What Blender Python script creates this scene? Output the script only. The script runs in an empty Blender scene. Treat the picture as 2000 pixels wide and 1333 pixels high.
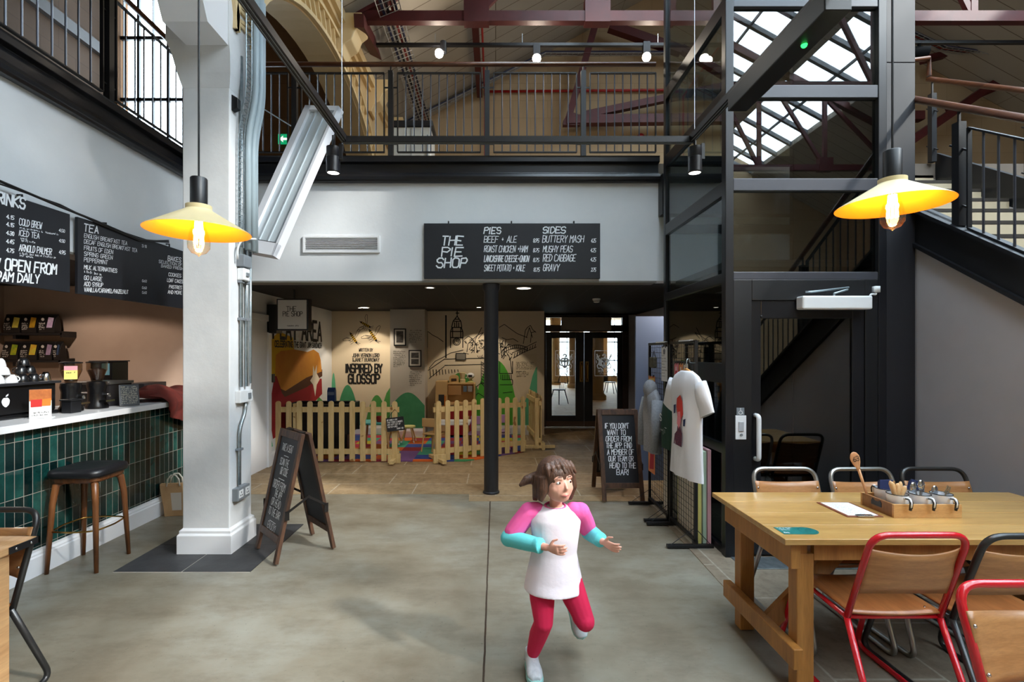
import bpy, bmesh, math, random
from mathutils import Vector, Matrix
R = random.Random(7)
PI = math.pi
sc = bpy.context.scene
C = sc.collection
# ---------------------------------------------------------------- camera, sky, sun, exposure
F = 960.0                      # focal length in pixels of the 2000 px wide frame
VX, VY = 968.0, 690.0          # vanishing point of the hall's long axis
cam_d = bpy.data.cameras.new('camera'); cam = bpy.data.objects.new('camera', cam_d); C.objects.link(cam)
cam.location = (0, 0, 1.6); cam.rotation_euler = (PI/2, 0, 0)
cam_d.sensor_width = 36; cam_d.lens = 36*F/2000
cam_d.shift_x = (1000-VX)/2000; cam_d.shift_y = (VY-666.5)/2000
cam_d.clip_start = 0.05; cam_d.clip_end = 200
sc.camera = cam
w = bpy.data.worlds.new('sky'); sc.world = w; w.use_nodes = True
bg = w.node_tree.nodes['Background']; bg.inputs[0].default_value = (0.76, 0.89, 1.0, 1); bg.inputs[1].default_value = 11.5
def light(name, kind, loc, rot, energy, color=(1,1,1), size=None, sy=None):
    d = bpy.data.lights.new(name, kind); d.energy = energy; d.color = color
    if kind == 'AREA':
        d.shape = 'RECTANGLE'; d.size = size; d.size_y = sy or size; d.cycles.is_portal = True    # sky portals: they only guide daylight sampling
    elif kind == 'SUN': d.angle = size
    elif size: d.shadow_soft_size = size
    o = bpy.data.objects.new(name, d); C.objects.link(o); o.location = loc; o.rotation_euler = rot
    return o
sun_dir = Vector((-0.72, 0.42, -0.62))
SUN = light('sun', 'SUN', (6, -4, 14), sun_dir.to_track_quat('-Z', 'Y').to_euler(), 4.5, (1.0, 0.95, 0.88), 0.06)
# daylight falling through the four rooflight strips (each lamp lies on the slope just outside the glass)
SL = math.atan(0.55)
def roofz(x): return 7.25 + 0.55*x if x < 4.75 else 12.475 - 0.55*x
STRIPS = [(5.2, 6.7), (7.3, 8.7), (2.8, 4.3), (0.7, 2.1)]
SKY_Y0, SKY_Y1 = -9.0, 6.0
for x0, x1 in STRIPS:
    xm = (x0+x1)/2; sgn = 1 if xm > 4.75 else -1
    n = Vector((math.sin(SL)*sgn, 0, math.cos(SL)))
    p = Vector((xm, (SKY_Y0+SKY_Y1)/2, roofz(xm))) + n*0.45
    light('rooflight_daylight', 'AREA', p, (0, SL*sgn, 0), 620, (0.88, 0.95, 1.0), (x1-x0)/math.cos(SL), SKY_Y1-SKY_Y0)
light('aisle_window_daylight', 'AREA', (-6.7, 10.75, 6.5), (-PI/2, 0, 0), 250, (0.9, 0.96, 1.0), 2.3, 5.2)
light('lobby_window_daylight', 'AREA', (3.2, 27.6, 2.2), (-PI/2, 0, 0), 900, (0.95, 0.98, 1.0), 13.0, 3.2)
vs = sc.view_settings
vs.view_transform = 'Standard'; vs.look = 'None'; vs.exposure = 0.65; vs.gamma = 1.0; vs.use_curve_mapping = False
sc.cycles.use_denoising = True
sc.cycles.max_bounces = 8; sc.cycles.diffuse_bounces = 4; sc.cycles.transparent_max_bounces = 16
sc.cycles.sample_clamp_indirect = 6.0
sc.cycles.caustics_reflective = False; sc.cycles.caustics_refractive = False

# ---------------------------------------------------------------- helpers
def P(px, py, d):
    return Vector(((px-VX)/F*d, d, 1.6-(py-VY)/F*d))
def lin(c):
    return tuple(((v/255)/12.92 if v/255 <= 0.04045 else ((v/255+0.055)/1.055)**2.4) for v in c[:3]) + (1.0,)
_M = {}
def mat(name, col, rough=0.5, metal=0.0, spec=0.5, emis=None, es=0.0, coat=0.0, noise=None, bump=0.0, bscale=40.0):
    if name in _M: return _M[name]
    m = bpy.data.materials.new(name); m.use_nodes = True; _M[name] = m
    b = m.node_tree.nodes['Principled BSDF']
    b.inputs['Base Color'].default_value = lin(col); b.inputs['Roughness'].default_value = rough
    b.inputs['Metallic'].default_value = metal; b.inputs['Specular IOR Level'].default_value = spec
    if coat: b.inputs['Coat Weight'].default_value = coat; b.inputs['Coat Roughness'].default_value = 0.12
    if emis: b.inputs['Emission Color'].default_value = lin(emis); b.inputs['Emission Strength'].default_value = es
    if noise:                                   # (other colour, scale)
        g = G(m); t = g.noise(g.obj(), noise[1], 4, 0.6)
        g.link(g.ramp(t, [(0.35, lin(col)), (0.7, lin(noise[0]))]), b.inputs['Base Color'])
    if bump:
        g = G(m); t = g.noise(g.obj(), bscale, 5, 0.6); g.bump(t, bump, b)
    return m
class G:
    """small node-graph helper"""
    def __init__(s, m): s.m = m; s.t = m.node_tree; s.b = s.t.nodes.get('Principled BSDF')
    def n(s, t, **k):
        x = s.t.nodes.new(t)
        for a, v in k.items(): setattr(x, a, v)
        return x
    def link(s, a, b): s.t.links.new(a, b)
    def obj(s): return s.n('ShaderNodeTexCoord').outputs['Object']
    def pos(s): return s.n('ShaderNodeNewGeometry').outputs['Position']
    def swz(s, v, order, sx=1, sy=1, sz=1):
        a = s.n('ShaderNodeSeparateXYZ'); s.link(v, a.inputs[0]); c = s.n('ShaderNodeCombineXYZ')
        for i, (ax, k) in enumerate(zip(order, (sx, sy, sz))):
            if ax == '0': continue
            q = s.math('MULTIPLY', a.outputs['XYZ'.index(ax)], k); s.link(q, c.inputs[i])
        return c.outputs[0]
    def math(s, op, a, b=None):
        x = s.n('ShaderNodeMath', operation=op)
        for i, v in enumerate((a, b)):
            if v is None: continue
            if isinstance(v, (int, float)): x.inputs[i].default_value = v
            else: s.link(v, x.inputs[i])
        return x.outputs[0]
    def noise(s, v, scale, detail=4, rough=0.5, out=0):
        x = s.n('ShaderNodeTexNoise'); x.inputs['Scale'].default_value = scale; x.inputs['Detail'].default_value = detail
        x.inputs['Roughness'].default_value = rough; s.link(v, x.inputs['Vector']); return x.outputs[out]
    def ramp(s, f, stops, mode='LINEAR'):
        x = s.n('ShaderNodeValToRGB'); x.color_ramp.interpolation = mode; e = x.color_ramp.elements
        while len(e) < len(stops): e.new(0.5)
        for i, (p, c) in enumerate(stops):
            e[i].position = p; e[i].color = c if len(c) == 4 else tuple(c)+(1,)
        s.link(f, x.inputs[0]); return x.outputs[0]
    def mix(s, f, a, b, mode='MIX'):
        x = s.n('ShaderNodeMix', data_type='RGBA', blend_type=mode)
        for i, v in ((0, f), (6, a), (7, b)):
            if isinstance(v, (int, float)): x.inputs[i].default_value = v
            elif isinstance(v, tuple): x.inputs[i].default_value = v
            else: s.link(v, x.inputs[i])
        return x.outputs[2]
    def bump(s, h, strength, b=None, dist=0.01):
        x = s.n('ShaderNodeBump'); x.inputs['Strength'].default_value = strength; x.inputs['Distance'].default_value = dist
        s.link(h, x.inputs['Height']); s.link(x.outputs[0], (b or s.b).inputs['Normal'])
    def brick(s, v, w, h, mortar, c1, c2, cm, offset=0.5, scale=1.0, bias=0.0):
        x = s.n('ShaderNodeTexBrick'); x.offset = offset; s.link(v, x.inputs['Vector'])
        x.inputs['Color1'].default_value = c1; x.inputs['Color2'].default_value = c2; x.inputs['Mortar'].default_value = cm
        x.inputs['Scale'].default_value = scale; x.inputs['Mortar Size'].default_value = mortar; x.inputs['Bias'].default_value = bias
        x.inputs['Brick Width'].default_value = w; x.inputs['Row Height'].default_value = h; x.inputs['Mortar Smooth'].default_value = 0.1
        return x
def newmat(name, rough=0.5, metal=0.0, spec=0.5):
    m = mat(name, (128,128,128), rough, metal, spec); return m, G(m)

class MB:
    """collects shapes into one mesh"""
    def __init__(s): s.b = bmesh.new()
    def _v(s, pts): return [s.b.verts.new(p) for p in pts]
    def face(s, pts):
        try: return s.b.faces.new(s._v(pts))
        except ValueError: return None
    def box(s, a, b, m=None):
        x0,y0,z0 = [min(p,q) for p,q in zip(a,b)]; x1,y1,z1 = [max(p,q) for p,q in zip(a,b)]
        c = [Vector(p) for p in ((x0,y0,z0),(x1,y0,z0),(x1,y1,z0),(x0,y1,z0),(x0,y0,z1),(x1,y0,z1),(x1,y1,z1),(x0,y1,z1))]
        if m is not None: c = [m @ p for p in c]
        v = s._v(c)
        for f in ((3,2,1,0),(4,5,6,7),(0,1,5,4),(1,2,6,5),(2,3,7,6),(3,0,4,7)): s.b.faces.new([v[i] for i in f])
        return s
    def bar(s, p0, p1, wx, wy, up=(0,0,1)):
        """rectangular bar from p0 to p1; wx across, wy along 'up'"""
        p0, p1 = Vector(p0), Vector(p1); d = (p1-p0); L = d.length; d.normalize()
        up = Vector(up); x = d.cross(up)
        if x.length < 1e-4: x = d.cross(Vector((0,1,0)))
        x.normalize(); u = x.cross(d)
        M_ = Matrix((( x.x,u.x,d.x,p0.x),(x.y,u.y,d.y,p0.y),(x.z,u.z,d.z,p0.z),(0,0,0,1)))
        return s.box((-wx/2,-wy/2,0),(wx/2,wy/2,L), M_)
    def tube(s, pts, r, n=10, closed=False, cap=True):
        pts = [Vector(p) for p in pts]; k = len(pts); rs = r if isinstance(r, (list, tuple)) else [r]*k
        rings = []; prev = None
        for i, p in enumerate(pts):
            a = pts[(i-1) % k] if (closed or i) else p; c = pts[(i+1) % k] if (closed or i < k-1) else p
            t = (c-a).normalized()
            if prev is None:
                u = t.cross(Vector((0,0,1)))
                if u.length < 1e-3: u = t.cross(Vector((0,1,0)))
                u.normalize()
            else:
                u = prev - t*prev.dot(t)
                if u.length < 1e-5: u = t.cross(Vector((0.3,0.5,0.8)))
                u.normalize()
            prev = u; v = t.cross(u)
            rings.append(s._v([p + (u*math.cos(2*PI*j/n) + v*math.sin(2*PI*j/n))*rs[i] for j in range(n)]))
        for i in range(k if closed else k-1):
            A, B = rings[i], rings[(i+1) % k]
            for j in range(n):
                try: s.b.faces.new((A[j], A[(j+1)%n], B[(j+1)%n], B[j]))
                except ValueError: pass
        if cap and not closed:
            s.b.faces.new(rings[0][::-1]); s.b.faces.new(rings[-1])
        return s
    def lathe(s, prof, c=(0,0,0), n=24, m=None, cap=False):
        c = Vector(c); rings = []
        for r, z in prof:
            if r < 1e-6: rings.append(s._v([(m @ Vector((0,0,z)) if m else Vector((0,0,z))) + c]))
            else: rings.append(s._v([(m @ Vector((r*math.cos(2*PI*j/n), r*math.sin(2*PI*j/n), z)) if m else Vector((r*math.cos(2*PI*j/n), r*math.sin(2*PI*j/n), z))) + c for j in range(n)]))
        for A, B in zip(rings, rings[1:]):
            for j in range(n):
                a0, a1 = A[j % len(A)], A[(j+1) % len(A)]; b0, b1 = B[j % len(B)], B[(j+1) % len(B)]
                f = [a0] + ([a1] if a1 is not a0 else []) + ([b1] if b1 is not b0 else []) + [b0]
                if len(f) >= 3:
                    try: s.b.faces.new(f)
                    except ValueError: pass
        if cap:
            if len(rings[0]) > 2: s.b.faces.new(rings[0][::-1])
            if len(rings[-1]) > 2: s.b.faces.new(rings[-1])
        return s
    def prism(s, pts, o, u, v, nrm, depth):
        """2-D polygon pts in frame o+u*x+v*y, extruded along nrm"""
        o, u, v, nrm = Vector(o), Vector(u), Vector(v), Vector(nrm)
        A = [o+u*x+v*y for x, y in pts]
        if depth == 0: s.face(A); return s
        a = s._v(A); b = s._v([p+nrm*depth for p in A]); k = len(a)
        s.b.faces.new(a[::-1]); s.b.faces.new(b)
        for i in range(k): s.b.faces.new((a[i], a[(i+1)%k], b[(i+1)%k], b[i]))
        return s
    def grid(s, fn, nu, nv, thick=None):
        V = [[s.b.verts.new(fn(i/nu, j/nv)) for j in range(nv+1)] for i in range(nu+1)]
        for i in range(nu):
            for j in range(nv): s.b.faces.new((V[i][j], V[i+1][j], V[i+1][j+1], V[i][j+1]))
        return s
    def ball(s, c, r, n=12, k=8):
        rx, ry, rz = r if isinstance(r, (tuple, list)) else (r, r, r); c = Vector(c)
        rings = []
        for i in range(k+1):
            t = PI*i/k
            if i in (0, k): rings.append(s._v([c+Vector((0,0,rz*math.cos(t)))]))
            else: rings.append(s._v([c+Vector((rx*math.sin(t)*math.cos(2*PI*j/n), ry*math.sin(t)*math.sin(2*PI*j/n), rz*math.cos(t))) for j in range(n)]))
        for A, B in zip(rings, rings[1:]):
            for j in range(n):
                f = [A[j % len(A)]] + ([B[j % len(B)]]) + ([B[(j+1) % len(B)]] if len(B) > 1 else []) + ([A[(j+1) % len(A)]] if len(A) > 1 else [])
                try: s.b.faces.new(f)
                except ValueError: pass
        return s
    def build(s, name, m, parent=None, smooth=False, bevel=0, solid=0, sub=0, world=False, recalc=True, seg=2):
        if recalc: bmesh.ops.recalc_face_normals(s.b, faces=s.b.faces[:])
        me = bpy.data.meshes.new(name); s.b.to_mesh(me); s.b.free()
        if world and parent is not None:
            T = lmat(parent); q = parent.parent
            while q is not None: T = lmat(q) @ T; q = q.parent
            me.transform(T.inverted())
        me.materials.append(m)
        if smooth:
            for p in me.polygons: p.use_smooth = True
        o = bpy.data.objects.new(name, me); C.objects.link(o)
        if parent is not None: o.parent = parent
        if solid:
            k = o.modifiers.new('solid', 'SOLIDIFY'); k.thickness = solid; k.offset = 0
        if sub:
            k = o.modifiers.new('sub', 'SUBSURF'); k.levels = sub; k.render_levels = sub
        if bevel:
            k = o.modifiers.new('bevel', 'BEVEL'); k.width = bevel; k.segments = seg; k.limit_method = 'ANGLE'; k.angle_limit = 0.6
        if smooth and (bevel or smooth == 2):
            try: me.set_sharp_from_angle(angle=0.7)
            except Exception: pass
        return o
def lmat(o): return Matrix.Translation(o.location) @ o.rotation_euler.to_matrix().to_4x4()
def tag(o, label, cat, group=None):
    o['label'] = label; o['category'] = cat
    if group: o['group'] = group
    return o
def thing(name, label, cat, loc=(0,0,0), rz=0, group=None):
    o = bpy.data.objects.new(name, None); C.objects.link(o); o.empty_display_size = 0.1
    o.location = loc; o.rotation_euler = (0,0,rz)
    return tag(o, label, cat, group)
def struct(name, mb, m, **k):
    o = mb.build(name, m, **k); o['kind'] = 'structure'
    return o
def kids(o): return [c for c in list(o.children)]
def dup(root, loc, rz=None, label=None):
    def cp(o, par):
        c = o.copy(); C.objects.link(c)
        if par is not None: c.parent = par
        for ch in kids(o): cp(ch, c)
        return c
    r = cp(root, None); r.location = loc
    if rz is not None: r.rotation_euler = (0,0,rz)
    if label: r['label'] = label
    return r
def arc(c, r, a0, a1, n, ax1=(1,0,0), ax2=(0,0,1)):
    c, ax1, ax2 = Vector(c), Vector(ax1), Vector(ax2)
    return [c + ax1*(r*math.cos(a0+(a1-a0)*i/n)) + ax2*(r*math.sin(a0+(a1-a0)*i/n)) for i in range(n+1)]
def fillet(pts, r, n=5):
    """round the inner corners of a polyline"""
    pts = [Vector(p) for p in pts]; out = [pts[0]]
    for i in range(1, len(pts)-1):
        a, b, c = pts[i-1], pts[i], pts[i+1]; rr = r[i-1] if isinstance(r, (list, tuple)) else r
        u = (a-b); v = (c-b); k = min(rr, u.length*0.49, v.length*0.49)
        p, q = b+u.normalized()*k, b+v.normalized()*k
        for j in range(n+1):
            t = j/n; out.append(p*(1-t)**2 + b*2*t*(1-t) + q*t*t)
    out.append(pts[-1]); return out

# ---------------------------------------------------------------- hand lettering
GL = {'A':'00 26 40|12 32','B':'00 06 36 45 44 33 03|33 42 41 30 00','C':'45 36 16 05 01 10 30 41','D':'00 06 26 44 42 20 00',
'E':'40 00 06 46|03 33','F':'00 06 46|03 33','G':'45 36 16 05 01 10 30 41 43 23','H':'00 06|40 46|03 43','I':'00 06','J':'36 31 20 10 01',
'K':'00 06|46 03 40','L':'06 00 30','M':'00 06 23 46 40','N':'00 06 40 46','O':'10 01 05 16 36 45 41 30 10','P':'00 06 36 45 44 33 03',
'Q':'10 01 05 16 36 45 41 30 10|22 40','R':'00 06 36 45 44 33 03|23 40','S':'45 36 16 05 04 13 33 42 41 30 10 01','T':'06 46|26 20',
'U':'06 01 10 30 41 46','V':'06 20 46','W':'06 10 24 30 46','X':'00 46|06 40','Y':'06 23 46|23 20','Z':'06 46 00 40',
'0':'10 01 05 16 26 35 31 20 10','1':'14 26 20','2':'05 16 36 45 44 00 40','3':'05 16 36 45 44 33 13|33 42 41 30 10 01','4':'30 36 02 42',
'5':'46 06 03 33 42 41 30 00','6':'36 03 01 10 30 41 42 33 03','7':'06 46 10','8':'13 04 05 16 36 45 44 33 13 02 01 10 30 41 42 33','9':'10 43 45 36 16 05 04 13 43',
'+':'22 24|13 33','.':'00 01','/':'00 46','-':'13 33','!':'02 06|00 01','&':'40 05 16 25 01 10 20 42',"'":'14 16',',':'10 00',':':'01 02|04 05'}
ADV = {'I':1.9,' ':3.2,'.':1.6,'!':2,"'":2.4,'1':3.6,',':2,':':1.8,'L':4.2,'J':4.4,'0':4.4}
def tlen(t): return sum(ADV.get(c, 5.2) for c in t) - 1.2
def text(mb, t, o, u, v, n, h, width=None, sw=0.12, slant=0.0, jit=0.25, align=0, lift=0.0015, seed=1):
    """stroke lettering: o = left end of the baseline (align 0), centre (1) or right end (2); sw = stroke as part of height"""
    o, u, v, n = Vector(o), Vector(u), Vector(v), Vector(n); rr = random.Random(len(t)*31+seed)
    ky = h/6; kx = width/tlen(t) if width else ky*0.8; W = tlen(t)*kx; x0 = -W*align/2; w2 = h*sw/2; kk = 0
    for ch in t:
        g = GL.get(ch)
        if g:
            for st in g.split('|'):
                q = [((int(a[0])+rr.uniform(-jit,jit)), (int(a[1])+rr.uniform(-jit,jit))) for a in st.split()]
                q = [Vector((x0+x*kx+slant*y*ky, y*ky)) for x, y in q]
                for a, b in zip(q, q[1:]):
                    d = (b-a)
                    if d.length < 1e-6: continue
                    d.normalize(); s_ = Vector((-d.y, d.x))*w2; a2, b2 = a-d*w2*0.7, b+d*w2*0.7
                    kk += 1; lf = lift+0.00014*(kk % 9)
                    mb.face([o+u*p.x+v*p.y+n*lf for p in (a2-s_, b2-s_, b2+s_, a2+s_)])
        x0 += ADV.get(ch, 5.2)*kx
def scribble(mb, o, u, v, n, w, h, sw=0.2, seed=1, lift=0.0015):
    """line of print too small to read: short strokes"""
    rr = random.Random(seed); o, u, v, n = Vector(o), Vector(u), Vector(v), Vector(n); x = 0
    while x < w:
        k = h*rr.uniform(0.25, 0.7)
        if rr.random() < 0.84:
            a = rr.uniform(0, 0.3)*h; b = rr.uniform(0.6, 1.0)*h
            mb.face([o+u*p+v*q+n*lift for p, q in ((x,a),(x+h*sw,a),(x+h*sw,b),(x,b))])
            if rr.random() < 0.7:
                c = rr.choice((0.05, 0.45, 0.85))*h
                mb.face([o+u*p+v*q+n*(lift+.0002) for p, q in ((x,c),(x+k,c),(x+k,c+h*sw),(x,c+h*sw))])
        x += k+h*0.12
# ================================================================ materials of the shell
FY, CZ, B0, B1, MZ, LX = 5.5, 2.42, 3.50, 3.785, 3.72, -3.39
GY = 10.2
# poured concrete floor, mottled, with one saw-cut joint
CONC, g = newmat('polished_concrete', 0.42); p = g.pos()
n1 = g.noise(p, 0.9, 6, 0.62); n2 = g.noise(g.swz(p, 'XYZ', 1.0, 2.2, 1), 2.6, 8, 0.7); n3 = g.noise(p, 45, 4, 0.7)
c = g.ramp(n1, [(0.30, lin((96,84,66))), (0.48, lin((128,119,102))), (0.66, lin((145,141,128)))])
c = g.mix(g.ramp(n2, [(0.46, (0,0,0)), (0.66, (.8,.8,.8))]), c, lin((98,85,66)))
c2 = g.mix(0.45, c, g.ramp(n1, [(0.30, lin((104,94,78))), (0.5, lin((125,120,107))), (0.68, lin((142,141,132)))]))
spk = g.ramp(n3, [(0.28, (0.45,0.45,0.45)), (0.36, (1,1,1))])
c2 = g.mix(1.0, c2, spk, 'MULTIPLY')
sx = g.n('ShaderNodeSeparateXYZ'); g.link(p, sx.inputs[0])
wob = g.math('ADD', sx.outputs[0], g.math('MULTIPLY', g.noise(p, 9), 0.008))
jn = g.math('LESS_THAN', g.math('ABSOLUTE', g.math('ADD', wob, 0.055)), 0.0055)
c2 = g.mix(jn, c2, lin((58,46,36)))
g.link(c2, g.b.inputs['Base Color'])
g.link(g.ramp(n2, [(0.3, (0.30,)*3), (0.7, (0.52,)*3)]), g.b.inputs['Roughness']); g.bump(n2, 0.08)
# flagstones
def flag_mat(name, order, cols, w=0.95, h=0.50):
    m, g = newmat(name, 0.62); p = g.pos(); v = g.swz(p, order)
    b = g.brick(v, w, h, 0.007, lin(cols[0]), lin(cols[1]), lin(cols[2]), 0.37)
    n = g.noise(p, 3.0, 8, 0.68); n2 = g.noise(p, 14, 6, 0.7)
    c = g.mix(g.ramp(n, [(0.35, (0,0,0)), (0.7, (1,1,1))]), b.outputs[0], lin(cols[3]))
    c = g.mix(b.outputs[1], c, lin(cols[2])); c = g.mix(g.ramp(n2, [(0.3, (0.5,)*3), (0.55, (0,0,0))]), c, lin(cols[4]))
    g.link(c, g.b.inputs['Base Color']); g.bump(n, 0.25); return m
FLAG = flag_mat('yorkstone_flags', 'XY0', [(150,126,92),(126,102,72),(184,170,150),(168,144,112),(92,72,48)])
FLAGR = flag_mat('grey_flags', 'YX0', [(134,122,106),(118,104,88),(166,158,144),(146,136,120),(88,76,60)], 0.8, 0.55)
LOBF = flag_mat('lobby_flags', 'XY0', [(196,168,130),(180,150,112),(150,126,96),(204,180,142),(160,130,96)], 1.0, 0.6)
SLATE = mat('slate_tile', (46,46,48), 0.55, noise=((62,62,64), 6), bump=0.15, bscale=30)
GROUT = mat('pale_grout', (190,186,176), 0.9)
WHITE = mat('white_plaster', (226,228,230), 0.85, spec=0.25, noise=((216,219,222), 1.2), bump=0.12, bscale=22)
ROUGHW = mat('white_rough_paint', (222,223,224), 0.7, spec=0.3, noise=((210,212,214), 3), bump=0.16, bscale=20)
SKIRT = mat('white_gloss_paint', (232,233,236), 0.35)
TAUPE = mat('taupe_plaster', (196,170,152), 0.8, spec=0.25, noise=((184,158,140), 1.5))
GREYW = mat('grey_plaster', (172,171,176), 0.8, spec=0.3, noise=((162,161,166), 1.3), bump=0.15, bscale=9)
BLACKM = mat('black_steel_paint', (17,18,22), 0.42)
BLACKG = mat('black_satin_steel', (20,21,26), 0.3)
CHAR = mat('charcoal_cladding', (26,26,32), 0.55, metal=0.0)
BLACKC, g = newmat('black_ceiling_tile', 0.8); b = g.brick(g.swz(g.pos(), 'YX0'), 1.2, 0.6, 0.006, (0.006,)*3+(1,), (0.008,)*3+(1,), (0.03,)*3+(1,), 0.0)
g.link(b.outputs[0], g.b.inputs['Base Color'])
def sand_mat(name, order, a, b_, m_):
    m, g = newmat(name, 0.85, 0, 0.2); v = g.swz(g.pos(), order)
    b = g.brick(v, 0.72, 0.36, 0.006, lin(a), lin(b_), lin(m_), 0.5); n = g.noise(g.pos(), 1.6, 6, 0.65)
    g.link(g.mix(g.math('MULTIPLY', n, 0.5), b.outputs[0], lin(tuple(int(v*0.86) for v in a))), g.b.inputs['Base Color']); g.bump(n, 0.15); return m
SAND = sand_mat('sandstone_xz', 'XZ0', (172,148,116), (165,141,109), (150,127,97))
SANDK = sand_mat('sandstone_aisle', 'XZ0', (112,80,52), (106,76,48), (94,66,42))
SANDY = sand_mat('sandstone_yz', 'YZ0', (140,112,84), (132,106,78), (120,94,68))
CREAM = mat('cream_ironwork', (222,198,152), 0.55)
ROOFB, g = newmat('roof_boarding', 0.75, 0, 0.2); v = g.swz(g.pos(), 'XY0')
b = g.brick(v, 40.0, 0.34, 0.007, lin((170,162,150)), lin((163,155,143)), lin((98,86,74)), 0.5)
b2 = g.brick(v, 2.6, 40.0, 0.006, (1,)*4, (1,)*4, (0.62,0.58,0.52,1), 0.0)
n = g.noise(g.pos(), 1.3, 5, 0.6); c = g.mix(1.0, b.outputs[0], b2.outputs[0], 'MULTIPLY'); c = g.mix(g.math('MULTIPLY', n, 0.3), c, lin((146,136,122)))
g.link(c, g.b.inputs['Base Color'])
RED = mat('oxblood_steel', (78,18,18), 0.55, noise=((64,14,15), 4))
PIPE = mat('red_pipe', (150,22,20), 0.4)
HANDR, g = newmat('handrail_timber', 0.32); n = g.noise(g.swz(g.obj(), 'XYZ', 3, 3, 30), 2.0, 4)
g.link(g.ramp(n, [(0.3, lin((62,31,17))), (0.7, lin((100,58,34)))]), g.b.inputs['Base Color'])
def thin_glass(name, tint, refl=1.0, rough=0.0, f0=0.04):
    m = bpy.data.materials.new(name); m.use_nodes = True; t = m.node_tree; t.nodes.clear(); g = G(m)
    tr = g.n('ShaderNodeBsdfTransparent'); tr.inputs[0].default_value = tint+(1,)
    gl = g.n('ShaderNodeBsdfGlossy'); gl.inputs[0].default_value = (refl, refl, refl, 1); gl.inputs['Roughness'].default_value = rough
    lw = g.n('ShaderNodeFresnel'); bf = g.n('ShaderNodeNewGeometry').outputs['Backfacing']; g.link(g.math('SUBTRACT', 1.5, g.math('MULTIPLY', bf, 1.5-1/1.5)), lw.inputs[0])
    mx = g.n('ShaderNodeMixShader'); f = g.math('MAXIMUM', lw.outputs[0], f0)
    g.link(f, mx.inputs[0]); g.link(tr.outputs[0], mx.inputs[1]); g.link(gl.outputs[0], mx.inputs[2])
    o = g.n('ShaderNodeOutputMaterial'); g.link(mx.outputs[0], o.inputs[0]); return m
GLASS = thin_glass('clear_glass', (0.90, 0.93, 0.92))
GLASSD = thin_glass('tinted_lift_glass', (0.42, 0.46, 0.46), 1.0, 0.0, 0.11)
GLASSL = thin_glass('lift_side_glass', (0.66, 0.72, 0.72), 1.0, 0.0, 0.06)
GLASSR = thin_glass('rooflight_glass', (0.94, 0.96, 0.97))

# ================================================================ floors
m = MB(); m.box((-8,-9,-0.2),(11.6,10.6,0)); struct('floor', m, CONC)
m = MB(); m.prism([(-3.2,FY+0.065),(-0.30,FY+0.065),(-0.29,5.30),(1.62,5.30),(1.48,1.0),(11.5,1.0),(11.5,10.6),(-3.2,10.6)], (0,0,-0.02),(1,0,0),(0,1,0),(0,0,1),0.023)
struct('floor_stone', m, FLAG)
m = MB(); m.prism([(1.62,5.29),(1.48,1.0),(4.3,1.0),(4.3,5.29)], (0,0,0),(1,0,0),(0,1,0),(0,0,1),0.005); struct('floor_flags', m, FLAGR)
m = MB(); m.box((-2.79,3.58,0),(-1.79,4.585,0.003)); t1 = struct('trim_1', m, GROUT)
for i in range(2):
    for j in range(2):
        x, y = -2.787+i*0.502, 3.583+j*0.502
        m = MB(); m.box((x,y,0),(x+0.495,y+0.495,0.006)); struct('slate_tile', m, SLATE, parent=t1)
m = MB(); m.box((-8,-9,3.56),(LX,10.2,MZ)); m.box((LX,FY,3.56),(11.6,10.2,MZ)); struct('floor_upper', m, mat('mezzanine_boards', (120,108,96), 0.7))
m = MB(); m.box((-8,-9,CZ),(LX-0.2,6.0,CZ+0.03)); m.box((-3.3,FY+0.2,CZ),(3.2,10.6,CZ+0.03)); struct('ceiling_lower', m, BLACKC)
# ================================================================ walls of the ground floor
m = MB(); m.box((LX,FY,CZ-0.012),(4.0,FY+0.2,3.56)); struct('wall_back_fascia', m, WHITE)
m = MB(); m.box((LX,-9,CZ-0.012),(LX-0.2,FY+0.2,3.56)); struct('wall_left_fascia', m, WHITE)
m = MB(); m.box((-8,6.0,0),(-3.2,6.15,3.56)); struct('wall_bar_end', m, TAUPE)
m = MB(); m.box((-6.1,-9,0),(-6.0,6.0,CZ)); struct('wall_bar_back', m, TAUPE)
m = MB(); m.box((-3.35,6.15,0),(-3.2,9.75,CZ)); struct('wall_play_left', m, WHITE)
m = MB(); m.box((-3.2,9.6,0),(0.86,9.8,CZ)); m.box((0.86,9.6,0),(0.95,10.6,CZ)); struct('wall_play_back', m, mat('cream_mural_wall', (218,204,178), 0.85))
m = MB(); m.box((-1.98,9.22,0),(-1.33,9.6,CZ)); struct('wall_pier', m, mat('pier_plaster', (196,190,180), 0.85))
m = MB(); m.box((3.0,5.4,0),(3.15,10.75,CZ)); m.box((2.84,10.55,0),(3.0,10.75,CZ)); struct('wall_corridor', m, GREYW)
# grey wall under the stair: the stair runs down towards the viewer along x = 3.3
def strz(y, base): return base + 0.665*(y-3.85)      # slope of the string
m = MB(); ys = [3.98, 1.0]
m.prism([(ys[0],0),(ys[0],strz(ys[0],2.434)),(ys[1],strz(ys[1],2.434)),(ys[1],0)], (3.3,0,0),(0,1,0),(0,0,1),(1,0,0),0.12); struct('wall_stair', m, GREYW)
m = MB(); m.box((3.2,3.98,0),(4.9,4.1,2.4)); struct('wall_lift_side', m, GREYW)
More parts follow.
